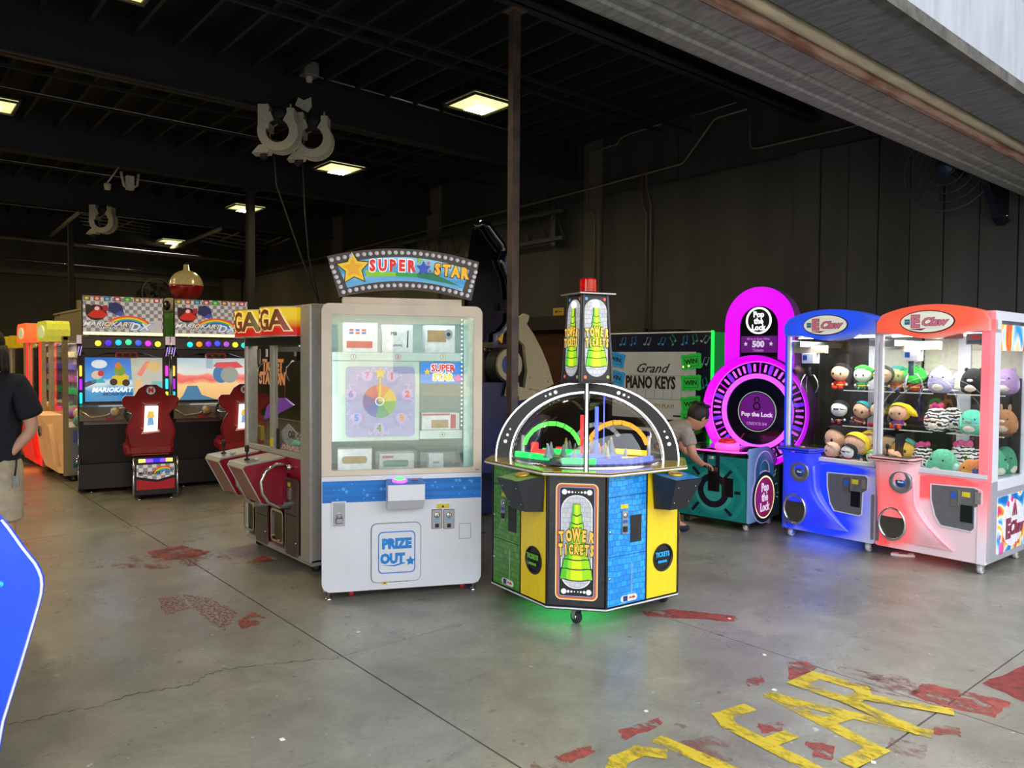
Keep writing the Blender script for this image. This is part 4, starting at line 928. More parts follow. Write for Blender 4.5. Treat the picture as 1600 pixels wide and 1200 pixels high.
    b = B(); b.add([(-hb_, -hb_, z0), (hb_, -hb_, z0), (hb_, hb_, z0), (-hb_, hb_, z0), (-ht, -ht, z1), (ht, -ht, z1), (ht, ht, z1), (-ht, ht, z1)], [(3, 2, 1, 0), (4, 5, 6, 7), (0, 1, 5, 4), (1, 2, 6, 5), (2, 3, 7, 6), (3, 0, 4, 7)])
    b.build('tower_core', BK, t, rot=(0, 0, ty))
    tilt = math.atan2(hb_ - ht, z1 - z0); H = z1 - z0
    LITW = mat('tower_lamp_white', '#ffffff', .4, emit=2.2, noise=0)
    for k in range(4):
        a = ty + k * pi / 2
        M_ = Matrix.Rotation(a, 4, 'Z') @ Matrix.Translation((0, -hb_, z0)) @ Matrix.Rotation(-tilt, 4, 'X')
        f_ = B().prism([(-hb_ + .01, .008), (hb_ - .01, .008), (ht - .01, H - .008), (-ht + .01, H - .008)], -.004, .0).build('sign_panel', mat('panel_dark_print', '#26282c', .4, noise=.1), t)
        f_.matrix_local = M_
        for xe in (-1, 1): B().prism([(xe * hb_, 0), (xe * (hb_ - .012), 0), (xe * (ht - .012), H), (xe * ht, H)], -.010, 0).build('edge_strip', mat('grey_edge', '#4a4b50', .4, .3), f_)
        B().prism(rrect(-.086, .086, .03, H - .03, (.086, .086, .08, .08), 9), -.005, -.003).build('stone_print', GRY_BRICK, f_)
        for xx, zz, cc in ((-.09, .028, '#e07a4a'), (.09, .028, '#a8c060'), (-.072, H - .028, '#5aa0e0'), (.072, H - .028, '#e05a4a')): B().prism(circ(xx * .95, zz, .011, 12), -.0055, -.003).build('dot_print', mat('dotlit' + cc, cc, .4, emit=.3, noise=0), f_)
        tower_art(f_, -.005, 0, .095, .42, .55, narrow=.80)
        B().prism(circ(0, H - .065, .022, 16), -.016, -.003).build('beacon_print', LITW, f_)
    B().box(-.135, .135, -.135, .135, 2.037, 2.046).build('tower_cap', STEEL, t, rot=(0, 0, ty))
    lt = B().lathe([(.062, 2.046), (.062, 2.058), (.056, 2.060)], 24).build('beacon_base', BK, t)
    rl = mat('red_beacon', '#b00a10', .12, emit=.25, ecol='#ff1008', noise=.3, scale=22, coat=.8)
    b = B()
    ns = 36
    vs = []; 
    for z in (2.058, 2.075, 2.10, 2.125, 2.14, 2.150):
        for i in range(ns): rr = (.055 if z < 2.145 else .046) + (.0022 if i % 2 else 0); vs.append((rr * cos(2 * pi * i / ns), rr * sin(2 * pi * i / ns), z))
    fs = [(a * ns + i, a * ns + (i + 1) % ns, (a + 1) * ns + (i + 1) % ns, (a + 1) * ns + i) for a in range(5) for i in range(ns)] + [tuple(range(5 * ns, 6 * ns))]
    b.add(vs, fs); b.build('red_beacon', rl, t)
tower_game()
# ================================================================ two joined white claw cranes, blue-lit and red-lit
EC = Fr(6.446, 3.745, -91)
PLAS = mat('white_moulded_plastic', '#d9dae6', .35, noise=.02, coat=.2)
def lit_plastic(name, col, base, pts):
    """plastic with LED glow painted into colour and emission round each (x, z, reach)"""
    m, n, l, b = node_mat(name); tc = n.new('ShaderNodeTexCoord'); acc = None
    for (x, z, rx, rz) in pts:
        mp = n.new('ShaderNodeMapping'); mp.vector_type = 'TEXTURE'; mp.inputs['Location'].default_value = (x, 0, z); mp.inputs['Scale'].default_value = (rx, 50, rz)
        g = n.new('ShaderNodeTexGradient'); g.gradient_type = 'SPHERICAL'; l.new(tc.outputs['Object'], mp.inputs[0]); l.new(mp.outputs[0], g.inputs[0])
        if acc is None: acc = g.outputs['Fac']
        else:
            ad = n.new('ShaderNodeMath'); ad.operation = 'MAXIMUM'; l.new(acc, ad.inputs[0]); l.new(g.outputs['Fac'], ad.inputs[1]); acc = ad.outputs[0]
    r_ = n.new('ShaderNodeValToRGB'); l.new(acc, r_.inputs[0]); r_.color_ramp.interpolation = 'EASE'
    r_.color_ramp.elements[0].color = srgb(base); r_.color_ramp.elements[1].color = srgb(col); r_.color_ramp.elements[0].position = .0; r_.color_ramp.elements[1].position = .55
    l.new(r_.outputs[0], b.inputs['Base Color']); l.new(r_.outputs[0], b.inputs['Emission Color'])  # painted glow tints the base colour as well as the emission
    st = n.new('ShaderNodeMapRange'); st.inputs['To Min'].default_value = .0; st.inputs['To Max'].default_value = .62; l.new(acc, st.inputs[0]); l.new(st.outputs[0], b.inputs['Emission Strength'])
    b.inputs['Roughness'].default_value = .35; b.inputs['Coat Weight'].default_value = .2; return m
def eclaw_module(k):
    X0 = .42 + .84 * k; px = lambda x, y, d=0.: (lambda q: (q[0] - X0, q[1]))(EC.px(x, y, d))
    nm = ('blue', 'red')[k]
    t = thing('claw_crane', ('blue-lit claw crane joined to the left of the red-lit one, full of dolls', 'red-lit claw crane at the right end, full of round plush animals')[k], 'arcade machine', EC.world(X0, 0), -91, 'joined claw cranes')
    col = ('#1f40ff', '#ff5a5e')[k]; base = ('#c8cbf2', '#ecd0d8')[k]
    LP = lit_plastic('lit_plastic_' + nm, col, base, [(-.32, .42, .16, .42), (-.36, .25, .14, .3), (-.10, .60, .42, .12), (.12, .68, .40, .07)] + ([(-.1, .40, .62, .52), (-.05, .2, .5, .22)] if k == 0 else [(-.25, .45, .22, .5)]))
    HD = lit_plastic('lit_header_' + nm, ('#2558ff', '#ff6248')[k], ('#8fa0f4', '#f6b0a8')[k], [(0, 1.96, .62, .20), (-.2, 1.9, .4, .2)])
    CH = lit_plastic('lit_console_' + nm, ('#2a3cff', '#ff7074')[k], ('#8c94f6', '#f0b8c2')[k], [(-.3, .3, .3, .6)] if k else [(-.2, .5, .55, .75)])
    W2 = .415
    b = B(); b.box(-W2, W2, .03, .88, .085, .70); b.build('body', PLAS, t)
    B().prism(rrect(-W2, W2, .085, .72, (.02, .02, .002, .002), 2), 0, .03).build('front_panel', LP, t)
    # sill under the glass
    B().box(-.09, W2, -.02, .04, .735, .765).build('sill', PLAS, t); B().box(-W2, -.09, -.02, .04, .72, .745).build('sill', PLAS, t)
    B().box(-.09, W2, -.012, .0, .722, .74).build('sill_lip', CH, t)
    # console bulge: lofted, ends in a curved tail
    rows = []; N = 18
    for i in range(N + 1):
        z = .80 - (.80 - .15) * i / N; u = i / N
        xr = -.07 + .0 * u + .27 * max(0, (u - .45) / .55) ** 1.6
        xl = -.405 + .10 * max(0, (u - .8) / .2) ** 1.3
        pr = .115 * (1 - u) ** .8 + .012
        rows.append((z, xl, xr, pr))
    b = B(); vs = []; fs = []; M_ = 9
    for z, xl, xr, pr in rows:
        for j in range(M_ + 1):
            v = j / M_; e = min(1, min(v * 12, (1 - v) * 5)) ** .5; vs.append((xl + (xr - xl) * v, -pr * e, z))
    for i in range(N):
        for j in range(M_): a = i * (M_ + 1) + j; fs.append((a, a + 1, a + M_ + 2, a + M_ + 1))
    b.smooth = True; b.add(vs, fs); b.smooth = False
    cons = b.build('console', CH, t)
    ridge = [(xr - .004, -pr - .002, z) for z, xl, xr, pr in rows[3:]]
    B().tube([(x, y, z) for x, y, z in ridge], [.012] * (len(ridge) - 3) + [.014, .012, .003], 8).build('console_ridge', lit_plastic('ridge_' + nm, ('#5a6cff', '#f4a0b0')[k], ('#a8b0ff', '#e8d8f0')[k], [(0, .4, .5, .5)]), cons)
    # joystick shelf
    sh = B().flat([(-.40, .03), (-.40, -.15), (-.37, -.165), (-.09, -.165), (-.06, -.13), (-.06, .03)], .812, .842).build('control_shelf', CH, t)
    B().flat([(-.395, .0), (-.395, -.158), (-.37, -.17), (-.09, -.17), (-.055, -.135), (-.055, .0)], .822, .832).build('shelf_band', mat('navy_band' if k == 0 else 'brown_band', '#16245a' if k == 0 else '#2a1418', .3), sh)
    B().flat([(-.385, .01), (-.385, -.14), (-.10, -.145), (-.08, .01)], .842, .846).build('control_plate', mat('control_print', '#5a4a3a', .3, noise=.3, scale=18), sh)
    B().lathe([(.016, .846), (.016, .856), (.006, .86), (.006, .90), (.012, .905), (.014, .925), (.012, .94), (.0001, .945)], 12, Matrix.Translation((-.30, -.07, 0))).build('joystick', MATTE, sh)
    B().lathe([(.02, .846), (.018, .856), (.0001, .857)], 16, Matrix.Translation((-.20, -.08, 0))).build('button', mat('amber_button', '#c9a050', .3), sh)
    # speaker
    sx, sz = px(1250, 737, -.10) if k == 0 else px(1408, 753, -.10)
    T = Matrix.Translation((sx, -.105, sz)) @ Matrix.Rotation(pi / 2, 4, 'X')
    sp = B().lathe([(.088, -.02), (.09, .008), (.082, .014), (.055, .000), (.040, -.002)], 30, T, cap=False).build('speaker_ring', mat('silver_speaker', '#9c9ca4', .32, .7, noise=.03), t)
    B().lathe([(.044, -.006), (.041, .002), (.0001, .003)], 26, T).build('speaker_badge', mat('badge_blue', '#164aa0', .4), sp)
    text('Elaut', .022, WHITE, sp, sx, -.113, sz, bold=.0006)
    # prize hole
    hx, hz = px(1243, 795, -.05) if k == 0 else px(1395, 818, -.05)
    T = Matrix.Translation((hx, -.062, hz)) @ Matrix.Diagonal((1, 1, 1.22, 1)) @ Matrix.Rotation(pi / 2, 4, 'X')
    h_ = B().lathe([(.112, -.03), (.112, .010), (.104, .016), (.097, .010), (.095, -.01)], 32, T, cap=False).build('prize_hole', CHROME, t)
    B().lathe([(.097, -.005), (.0001, -.006)], 30, T, cap=False).build('prize_flap', mat('smoked_flap', '#4b4742', .12, .3, noise=.12, scale=5), h_)
    # coin door
    if k == 0: P_ = [(1294, 739), (1352, 744), (1356, 748), (1355, 766), (1348, 770), (1346, 803), (1342, 805), (1304, 797), (1298, 785), (1294, 760)]
    else: P_ = [(1456, 757), (1522, 763), (1534, 768), (1534, 789), (1523, 793), (1522, 826), (1517, 830), (1470, 820), (1462, 806), (1456, 780)]
    pts = [px(x, y, -.004) for x, y in P_]
    cd_ = B().prism(pts, -.008, 0).build('coin_door', mat('grey_coin_door', '#6d6e74', .45, .3, noise=.05), t)
    cx_ = sum(p[0] for p in pts) / len(pts); cz_ = sum(p[1] for p in pts) / len(pts)
    B().ring([(cx_ + (u - cx_) * 1.05, cz_ + (v - cz_) * 1.05) for u, v in pts], pts, -.012, 0).build('door_lip', PLAS, cd_)
    def rect(a, b_, c, d_, y0, y1, name, m_, par):
        x0, z0 = px(a, d_, -.01); x1, z1 = px(c, b_, -.01); return B().box(x0, x1, y0, y1, z0, z1).build(name, m_, par)
    if k == 0: r1, r2, r3, r4, r5 = (1318, 747, 1328, 768), (1331, 750, 1341, 756), (1347, 750, 1353, 763), (1329, 769, 1344, 791), (1327, 746, 1329.5, 769)
    else: r1, r2, r3, r4, r5 = (1485, 766, 1496, 790), (1503, 770, 1516, 776), (1524, 770, 1533, 787), (1500, 791, 1520, 815), (1497, 766, 1500, 791)
    c1 = rect(*r1, -.014, -.008, 'coin_plate', STEEL, cd_); rect(*r2, -.011, -.008, 'warning_label', mat('yellow_label', ''), cd_); rect(*r3, -.02, -.008, 'lock_plate', mat('light_grey_plate', '#9a9ba0', .4, .5), cd_)
    rect(*r4, -.012, -.008, 'bill_slot', mat('glossy_dark', '#14161c', .12), cd_); rect(*r5, -.02, -.008, 'chrome_bar', CHROME, cd_)
    x0, z0 = px(r1[0] + 1, r1[1] + 12, -.01); x1, z1 = px(r1[2] - 1, r1[1] + 3, -.01); B().box(x0, x1, -.0155, -.014, z0, z1).build('blue_sticker', mat('blue_label', ''), c1)
    xs = (-.412, .385)
    for x_ in xs: B().prism(rrect(x_, x_ + .026, .12, .50 if x_ > 0 else .66, .008, 2), -.006, 0).build('slot_strip', mat('grey_slot', '#75767e', .5), t)
    # posts and glass
    z0, z1 = .745, 1.835
    for x_ in ((-W2, W2 - .03) if k == 0 else (-W2,)): B().box(x_, x_ + .03, .0, .035, z0, z1, bev=.004).build('corner_post', PLAS, t)
    if k == 0:
        B().box(-W2 - .012, -W2, -.01, .10, .085, 1.86).build('side_panel_edge', lit_plastic('lit_edge_blue', '#1540ff', '#4a60f0', [(0, 1.0, 1, 1.5)]), t)
        B().box(-W2 - .004, -W2 + .003, .05, .85, .78, 1.82).build('side_glass', GLASS, t)
        B().box(-W2 + .03, -W2 + .05, .0, .03, .745, .83).build('latch', STEEL, t)
    B().box(-W2 + .03, W2 - (.03 if k == 0 else .06), .012, .018, .76, z1).build('window_pane', GLASS, t)
    # rear half: shutter above, mirror panels below
    B().box(-W2, W2, .86, .875, .70, 1.85).build('back_panel', mat('dark_mirror', '#3a3430', .3, .4), t)
    s_ = B().box(-.02 if k == 0 else -W2 + .01, W2 - .01, .845, .86, 1.48, 1.84).build('shutter', mat('shutter_white', '#c9c6b8', .5, noise=.04), t)
    for i in range(6): B().box(-.02 if k == 0 else -W2 + .01, W2 - .01, .835, .846, 1.49 + i * .058, 1.535 + i * .058).build('shutter_slat', mat('shutter_white', ''), s_)
    B().box(-W2, W2, .0, .88, 1.835, 1.86).build('roof', PLAS, t); B().box(-W2 + .01, W2 - .01, .03, .87, .66, .685).build('prize_floor', mat('crushed_glass_fill', '#8a8680', .5, noise=.4, scale=60, bump=.6), t)
    B().box(W2 - .012, W2, .03, .87, .7, 1.84).build('side_glass', GLASS, t) if k == 0 else None
    if k == 0:
        for x_ in (-.06,): B().box(x_, x_ + .1, .82, .845, .70, 1.84).build('inner_post', PLAS, t)
    else:
        B().box(-.12, -.02, .82, .845, .70, 1.84).build('inner_post', PLAS, t)
    xl = -.06 if k == 0 else -W2 + .02
    for z in (1.352, 1.03):
        for (a, b_) in ((xl, W2 - .015),) if k == 0 else ((-W2 + .015, -.13), (-.02, W2 - .015)):
            g = B().box(a, b_, .36, .82, z - .006, z).build('glass_shelf', glass_mat('shelf_glass', ''), t); B().box(a, b_, .352, .36, z - .008, z + .001).build('shelf_edge', mat('shelf_edge_light', '#c8ccc8', .3, noise=0), g)
    # crane
    gx, gz = px(1265, 546, .25) if k == 0 else px(1425, 540, .25)
    B().box(gx - .16, gx + .16 + (.06 if k else 0), .23, .29, gz - .035, gz + .035).build('gantry', mat('beige_gantry', '#b6ae9c', .4, .3), t)
    B().box(-W2 + .03, -W2 + .10, .05, .8, 1.74, 1.79).build('rail', STEEL, t); B().box(W2 - .1, W2 - .05, .05, .8, 1.74, 1.79).build('rail', STEEL, t)
    cr = B().box(gx - .045, gx + .075, .19, .30, gz - .13, gz - .035, bev=.006).build('crane_box', PLAS, t)
    B().box(gx - .03, gx + .01, .187, .19, gz - .10, gz - .055).build('badge', mat('badge_blue', ''), cr)
    B().tube([(gx, .24, gz - .13), (gx, .24, gz - .25)], .022, 12).build('claw_head', MATTE if k == 0 else mat('teal_head', '#4a6a70', .4), cr)
    if k:
        sp_ = [(gx + .05 + .016 * cos(q * 1.1), .24 + .016 * sin(q * 1.1), gz - .06 - q * .0042) for q in range(40)]; B().tube(sp_, .0025, 5).build('coil', mat('green_coil', '#3a6a4a', .4), cr)
    for q in range(3):
        a = q * 2 * pi / 3 + (.5 if k else .2); arm = [(0, -.24), (.045, -.235), (.08, -.29), (.09, -.34), (.065, -.40)]
        B().tube([(gx + r_ * cos(a), .24 + r_ * sin(a), gz + z_) for r_, z_ in arm], .0055, 6).build('claw_arm', CHROME, cr)
    # header
    top = [(-W2 + .0 + (2 * W2) * i / 20, 1.965 + .095 * (1 - (2 * i / 20 - 1) ** 2) ** .8) for i in range(21)]
    bot = [(-W2 + (2 * W2) * i / 20, 1.845 - (.052 * (math.cos((2 * i / 20 - 1) * pi) * .5 + .5) ** 1.5)) for i in range(21)]
    top[0] = (-W2, 1.93); top[-1] = (W2, 1.93)
    hb = B(); hb.prism(bot + top[::-1], -.055, .12); hd_ = hb.build('header', HD, t)
    ocx = -.02; ocz = 1.925
    B().prism(circ(ocx, ocz, .205, 36, .090), -.066, -.055).build('sign_rim', mat('brown_rim', '#4a3a44', .3, .4), hd_)
    of = B().prism(circ(ocx, ocz, .196, 36, .082), -.070, -.064).build('sign_oval', mat('lit_cream_sign', '#e2dfd2', .35, emit=.35, noise=0), hd_)
    PKF = mat('rose_lettering', '#d07a90', .4, emit=.15, noise=0); PKD = mat('maroon_lettering', '#8a2a48', .4, noise=0)
    text('E', .125, PKF, of, ocx - .085, -.073, ocz, bold=.006, outline=PKD, ow=.004); text('Claw', .085, PKF, of, ocx + .05, -.073, ocz - .004, shear=.35, bold=.003, outline=PKD, ow=.003, sx=1.05)
    B().prism([(ocx - .13, ocz - .056), (ocx + .14, ocz - .045), (ocx + .0, ocz - .052), (ocx - .04, ocz - .068)], -.073, -.070).build('underline', PKD, of)
    B().box(ocx - .165, ocx - .125, -.073, -.070, ocz - .02, ocz + .022).build('badge', mat('badge_teal', '#2a7a9a', .4), of); text('ELAUT', .010, WHITE, of, ocx - .145, -.0735, ocz + .002)
    # lights inside
    B().box(-.36, .38, .10, .14, 1.815, 1.825).build('lamp_tube', mat('tube_cool', '#ffffff', .4, emit=9, noise=0), t)
    for yy, en in ((.30, 5.5),):
        ld = bpy.data.lights.new('inner_light', 'AREA'); ld.shape = 'RECTANGLE'; ld.size = .7; ld.size_y = .3; ld.energy = en * 2.4; ld.color = (1, .97, .92)
        lo = bpy.data.objects.new('inner_light', ld); COL.objects.link(lo); lo.parent = t; lo.location = (0, yy, 1.80)
    ld = bpy.data.lights.new('led_glow', 'AREA'); ld.size = .5; ld.energy = (1.6, .3)[k]; ld.color = ((.05, .12, 1), (1, .12, .12))[k]
    lo = bpy.data.objects.new('led_glow', ld); COL.objects.link(lo); lo.parent = t; lo.location = (-.1, .15, .075)
    WC = mat('white_caster', '#c9c9cc', .4)
    for x_, y_ in ((-.38, .06), (.34, .06), (-.36, .8), (.36, .8)) if k == 0 else ((.36, .06), (.36, .8)): caster(t, x_, y_, .088, .040, WC)
    if k == 1:
        # right-hand side: frame, picture panels, window
        X = W2 - .06
        pl_ = lambda x, y: EC.pxs(x, y, X + X0 + .06)
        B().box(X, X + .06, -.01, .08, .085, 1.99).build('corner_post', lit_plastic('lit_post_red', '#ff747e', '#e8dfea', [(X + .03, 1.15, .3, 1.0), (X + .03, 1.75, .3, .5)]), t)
        f = B(); f.box(X + .02, X + .06, .08, .20, .085, 1.985); f.box(X + .02, X + .06, .80, .90, .085, 1.985); f.box(X + .02, X + .06, .2, .8, 1.93, 1.985); f.box(X + .02, X + .06, .2, .8, .575, .625); f.box(X + .02, X + .06, .2, .8, .085, .13)
        f.box(X, X + .02, .08, .90, .085, .62)
        f.build('side_frame', PLAS, t)
        B().box(X + .038, X + .044, .20, .80, .62, 1.93).build('side_glass', GLASS, t)
        
        B().box(X, X + .06, .08, .9, 1.985, 2.0).build('top_cap', PLAS, t); B().box(-W2, X, .1, .88, 1.86, 1.99).build('top_box', PLAS, t)
        def swirl(name):
            m, n, l, b_ = node_mat(name); tc = n.new('ShaderNodeTexCoord'); nz = n.new('ShaderNodeTexNoise'); nz.inputs['Scale'].default_value = 2.3; nz.inputs['Distortion'].default_value = 2.2; nz.inputs['Detail'].default_value = 1
            l.new(tc.outputs['Object'], nz.inputs['Vector']); r_ = n.new('ShaderNodeValToRGB'); l.new(nz.outputs['Fac'], r_.inputs[0]); e = r_.color_ramp.elements; e[0].position = .30; e[0].color = srgb('#1d6fc0'); e[1].position = .72; e[1].color = srgb('#d83a8c')
            for p_, c_ in ((.38, '#3aa0e0'), (.45, '#bfe0f4'), (.50, '#f0f0f8'), (.56, '#f2d040'), (.62, '#ee6a2c')): q = e.new(p_); q.color = srgb(c_)
            l.new(r_.outputs[0], b_.inputs['Base Color']); b_.inputs['Roughness'].default_value = .3; return m
        SW = swirl('swirl_print')
        sd_ = B().box(X + .058, X + .064, .215, .80, .135, .572).build('picture_panel', SW, t)
        c = B(); T = Matrix.Translation((X + .064, .53, .345)) @ Matrix.Rotation(pi / 2, 4, 'Z')
        c.prism(circ(0, 0, .225, 34, .185), -.003, 0, T); c.build('white_splash', mat('panel_white', '#e8e6f0', .4), sd_)
        rz = (0, 0, pi / 2)
        def stext(s_, size, m_, y, z, **kw): return text(s_, size, m_, sd_, X + .069, y, z, rot=rz, **kw)
        stext('E', .20, PKF, .42, .30, bold=.008, outline=PKD, ow=.005); stext('Claw', .14, PKF, .59, .30, shear=.3, bold=.004, outline=PKD, ow=.004)
        T2 = Matrix.Translation((X + .070, .55, .40)) @ Matrix.Rotation(pi / 2, 4, 'Z'); c = B()
        for dx in (-.03, 0, .03): c.tube([(dx * .3, 0, .10), (dx, 0, .05), (dx * 1.4, 0, 0)], .005, 5, T2)
        c.build('claw_drawing', PKD, sd_)
        for (yy, zz, rr, cc) in ((.42, .50, .03, '#e0508c'), (.30, .17, .05, '#e85aa8'), (.26, .26, .02, '#d84a98'), (.6, .16, .03, '#e0603a'), (.66, .18, .02, '#e03a50'), (.50, .53, .028, '#e83a8a'), (.57, .51, .022, '#f06a3a')):
            c = B(); T3 = Matrix.Translation((X + .0645, yy, zz)) @ Matrix.Rotation(pi / 2, 4, 'Z'); c.ball((0, 0, 0), (rr, .004, rr), 14, 6, T3); c.build('paint_drop', mat('drop' + cc, cc, .2), sd_)
        sd2 = B().box(X + .05, X + .063, .205, .80, 1.70, 1.90).build('picture_panel', SW, t)
        px2 = (1.9, 1.8)
        B().box(.24, .375, .008, .012, 1.745, 1.825).build('notice', mat('notice_grey', '#77747a', .5), t); B().prism(circ(.305, 1.80, .035, 16, .014), .005, .008).build('red_logo', MATS['red_print'], t); B().box(.25, .365, .006, .008, 1.755, 1.78).build('grey_text_block', mat('notice_text', '#55555a', .6), t)
        B().box(.08, .22, .008, .012, 1.79, 1.825).build('notice', mat('notice_rose', '#9a6a6a', .5), t)
        B().box(-.36, -.355, .2, .7, .75, 1.0).build('divider', MATTE, t)
        B().box(.30, .38, .02, .024, .765, .80).build('small_card', mat('card_blue', '#2a5aa8', .4), t); B().box(.22, .40, .03, .034, .755, .78).build('small_card', mat('card_amber', '#c9a040', .4), t)
        B().box(-.40, -.345, -.002, .0, .765, .83).build('warning_label', mat('yellow_label', ''), t)
    return t
INKB = mat('black_print', '#101014', .5)
for k_ in (0, 1): eclaw_module(k_)
# ---------------------------------------------------------------- plush toys
FUZZ = {}
def fuzz(c):
    if c not in FUZZ: FUZZ[c] = mat('plush' + c, c, .95, noise=.07, scale=60, bump=.5)
    return FUZZ[c]
EYE_M = mat('stitched_black', '#0c0a0c', .4, noise=0); SKIN_P = '#dcae90'
def doll(lab, x, z, d, s, hair, face=SKIN_P, suit='#c03038', boots='#c02028', style='long', turn=0., lie=0., mask=None, cape=None, tilt=0.):
    """seated soft doll, s = height; x, z, d in the cranes' frame"""
    p = EC.world(x, d, z); t = thing('plush_doll', lab, 'toy', p, -91 + turn, 'soft dolls in the blue crane')
    s = s * 1.12; h = s * .5; hr = s * .32; e = t
    if lie: t.rotation_euler = (lie, tilt, R(-91 + turn))
    B().ball((0, 0, s * .2), (s * .17, s * .14, s * .20), 14, 8).build('body', fuzz(suit), t)
    hd = B().ball((0, 0, s * .62), (hr * 1.12, hr * .95, hr), 20, 12).build('head', fuzz(face), t)
    b = B(); rings = 7
    cap = B(); cap.lathe([(hr * 1.2 * sin(pi * i / 14 + .001), hr * 1.08 * cos(pi * i / 14)) for i in range(0, 8)], 20, Matrix.Translation((0, hr * .10, s * .665)) @ Matrix.Rotation(R(-48), 4, 'X') @ Matrix.Diagonal((1, .95, 1, 1)), cap=False)
    hm = cap.build('hair', fuzz(hair), hd)
    B().ball((0, hr * .42, s * .64), (hr * 1.28, hr * .86, hr * 1.08), 16, 10).build('hair', fuzz(hair), hd)
    if style == 'long':
        for sx_ in (-1, 1): B().ball((sx_ * hr * 1.0, hr * .3, s * .46), (hr * .55, hr * .55, hr * .95), 12, 8).build('hair_lock', fuzz(hair), hm)
    if style == 'flow':
        B().tube([(hr * .2, hr * .2, s * .85), (hr * .9, hr * .2, s * .78), (hr * 1.7, hr * .1, s * .62), (hr * 2.2, 0, s * .52)], [hr * .5, hr * .55, hr * .4, hr * .1], 12).build('hair_lock', fuzz(hair), hm)
    if style == 'tuft':
        for q in range(5): B().ball((hr * (-.6 + .3 * q), -hr * .35, s * .86 + .01 * (q % 2)), (hr * .3, hr * .3, hr * .26), 10, 6).build('hair_tuft', fuzz(hair), hm)
    if style == 'band': B().lathe([(hr * 1.17, -.012), (hr * 1.19, .0), (hr * 1.16, .014)], 20, Matrix.Translation((0, 0, s * .74)), cap=False).build('headband', fuzz('#e8c030'), hd); 
    if mask: B().ball((0, -hr * .12, s * .63), (hr * 1.08, hr * .88, hr * .28), 18, 8).build('mask', fuzz(mask), hd)
    for sx_ in (-1, 1):
        B().ball((sx_ * hr * .46, -hr * .88, s * .60), (hr * .13, hr * .09, hr * .16), 8, 6).build('eye', WHITE if mask else EYE_M, hd)
        B().tube([(sx_ * s * .12, 0, s * .30), (sx_ * s * .25, -s * .05, s * .20)], [s * .06, s * .05], 8).build('arm', fuzz(suit), t)
        B().ball((sx_ * s * .27, -s * .06, s * .18), s * .055, 10, 6).build('hand', fuzz(face), t)
        lg = B().tube([(sx_ * s * .08, -s * .05, s * .06), (sx_ * s * .14, -s * .26, s * .055)], [s * .07, s * .065], 8).build('leg', fuzz(suit), t)
        B().ball((sx_ * s * .14, -s * .29, s * .075), (s * .075, s * .06, s * .08), 10, 8).build('boot', fuzz(boots), t)
    B().lathe([(s * .172, 0), (s * .178, s * .02), (s * .172, s * .04)], 14, Matrix.Translation((0, 0, s * .15)), cap=False).build('belt', fuzz('#e0b030'), t)
    if cape: B().prism([(-s * .2, 0.0), (s * .2, 0.0), (s * .1, s * .38), (-s * .1, s * .38)], s * .15, s * .18).build('cape', fuzz(cape), t)
    return t
def dpx(x, y, d, fz): return EC.px(x, y, d)[0], fz
Z1, Z2, Z0 = 1.353, 1.031, .686
doll('long-haired black-topped doll with red boots, left end of the blue crane top shelf', *dpx(1313, 600, .55, Z1), .55, .215, '#141216', style='long', suit='#c8342c')
doll('green-haired pale doll second from left on the blue crane top shelf', *dpx(1348, 600, .55, Z1), .55, .20, '#38c43c', face='#dfe8d6', style='tuft', suit='#3c8a4c', boots='#1c2a1c')
doll('black-hooded doll with yellow trim, beside the post on the top shelf', *dpx(1379, 600, .52, Z1), .52, .20, '#14141a', style='plain', mask='#16161c', suit='#20222c', boots='#d8c030', cape='#1c1c26')
doll('doll with a teal and red crest behind the silver claw, top shelf', *dpx(1402, 600, .62, Z1), .62, .20, '#2aa09c', style='tuft', suit='#d86a28', boots='#3060b0')
doll('turned-away green-haired doll at the top shelf right end', *dpx(1430, 600, .62, Z1), .62, .195, '#3ecb48', style='tuft', suit='#b04030', turn=200)
doll('white-faced masked doll, left end of the blue crane middle shelf', *dpx(1311, 655, .50, Z2), .50, .195, '#16141a', face='#e8e6e2', mask='#121216', style='plain', suit='#26203a', boots='#8a2a4a')
doll('doll under a rainbow teal hood, second on the middle shelf', *dpx(1340, 655, .55, Z2), .55, .20, '#2f9aa6', style='plain', suit='#7a3050', boots='#502a50', tilt=.3, lie=.001)
doll('black-haired doll leaning left, third on the middle shelf', *dpx(1373, 655, .50, Z2), .50, .205, '#15120f', style='plain', suit='#a02838', boots='#b02030', turn=-30)
doll('yellow-haired doll with hair flowing right on the middle shelf', *dpx(1404, 655, .42, Z2), .42, .20, '#f2d024', style='flow', suit='#8a4aa0', boots='#d82a20')
doll('black-haired doll tipped sideways at the back of the lower pile', *dpx(1307, 722, .45, Z0), .45, .30, '#17130f', style='plain', suit='#3a2a6a', turn=-25)
doll('small pale doll at the left edge of the lower pile', *dpx(1298, 722, .28, Z0), .28, .17, '#d8b49a', style='plain', suit='#b04a5a', boots='#a02a50', turn=-40)
doll('yellow-haired doll with a blue cape in the middle of the lower pile', *dpx(1336, 722, .35, Z0), .35, .26, '#f0cc2c', style='plain', suit='#2a5a80', turn=-15, cape='#245a78')
doll('blond doll half behind the yellow-haired one in the lower pile', *dpx(1360, 722, .5, Z0), .5, .27, '#c8a428', style='plain', suit='#6a6a3a', turn=10)
doll('white-faced doll with black eye mask lying at the front of the pile', *dpx(1325, 722, .18, Z0 + .02), .18, .16, '#1a1820', face='#e8e4e0', mask='#141418', style='plain', suit='#b02838', turn=-20)
doll('green-topped pale doll at the right front of the lower pile', *dpx(1365, 724, .18, Z0), .18, .15, '#8cd86a', face='#e6dcc0', style='tuft', suit='#e0e0d0', turn=10)
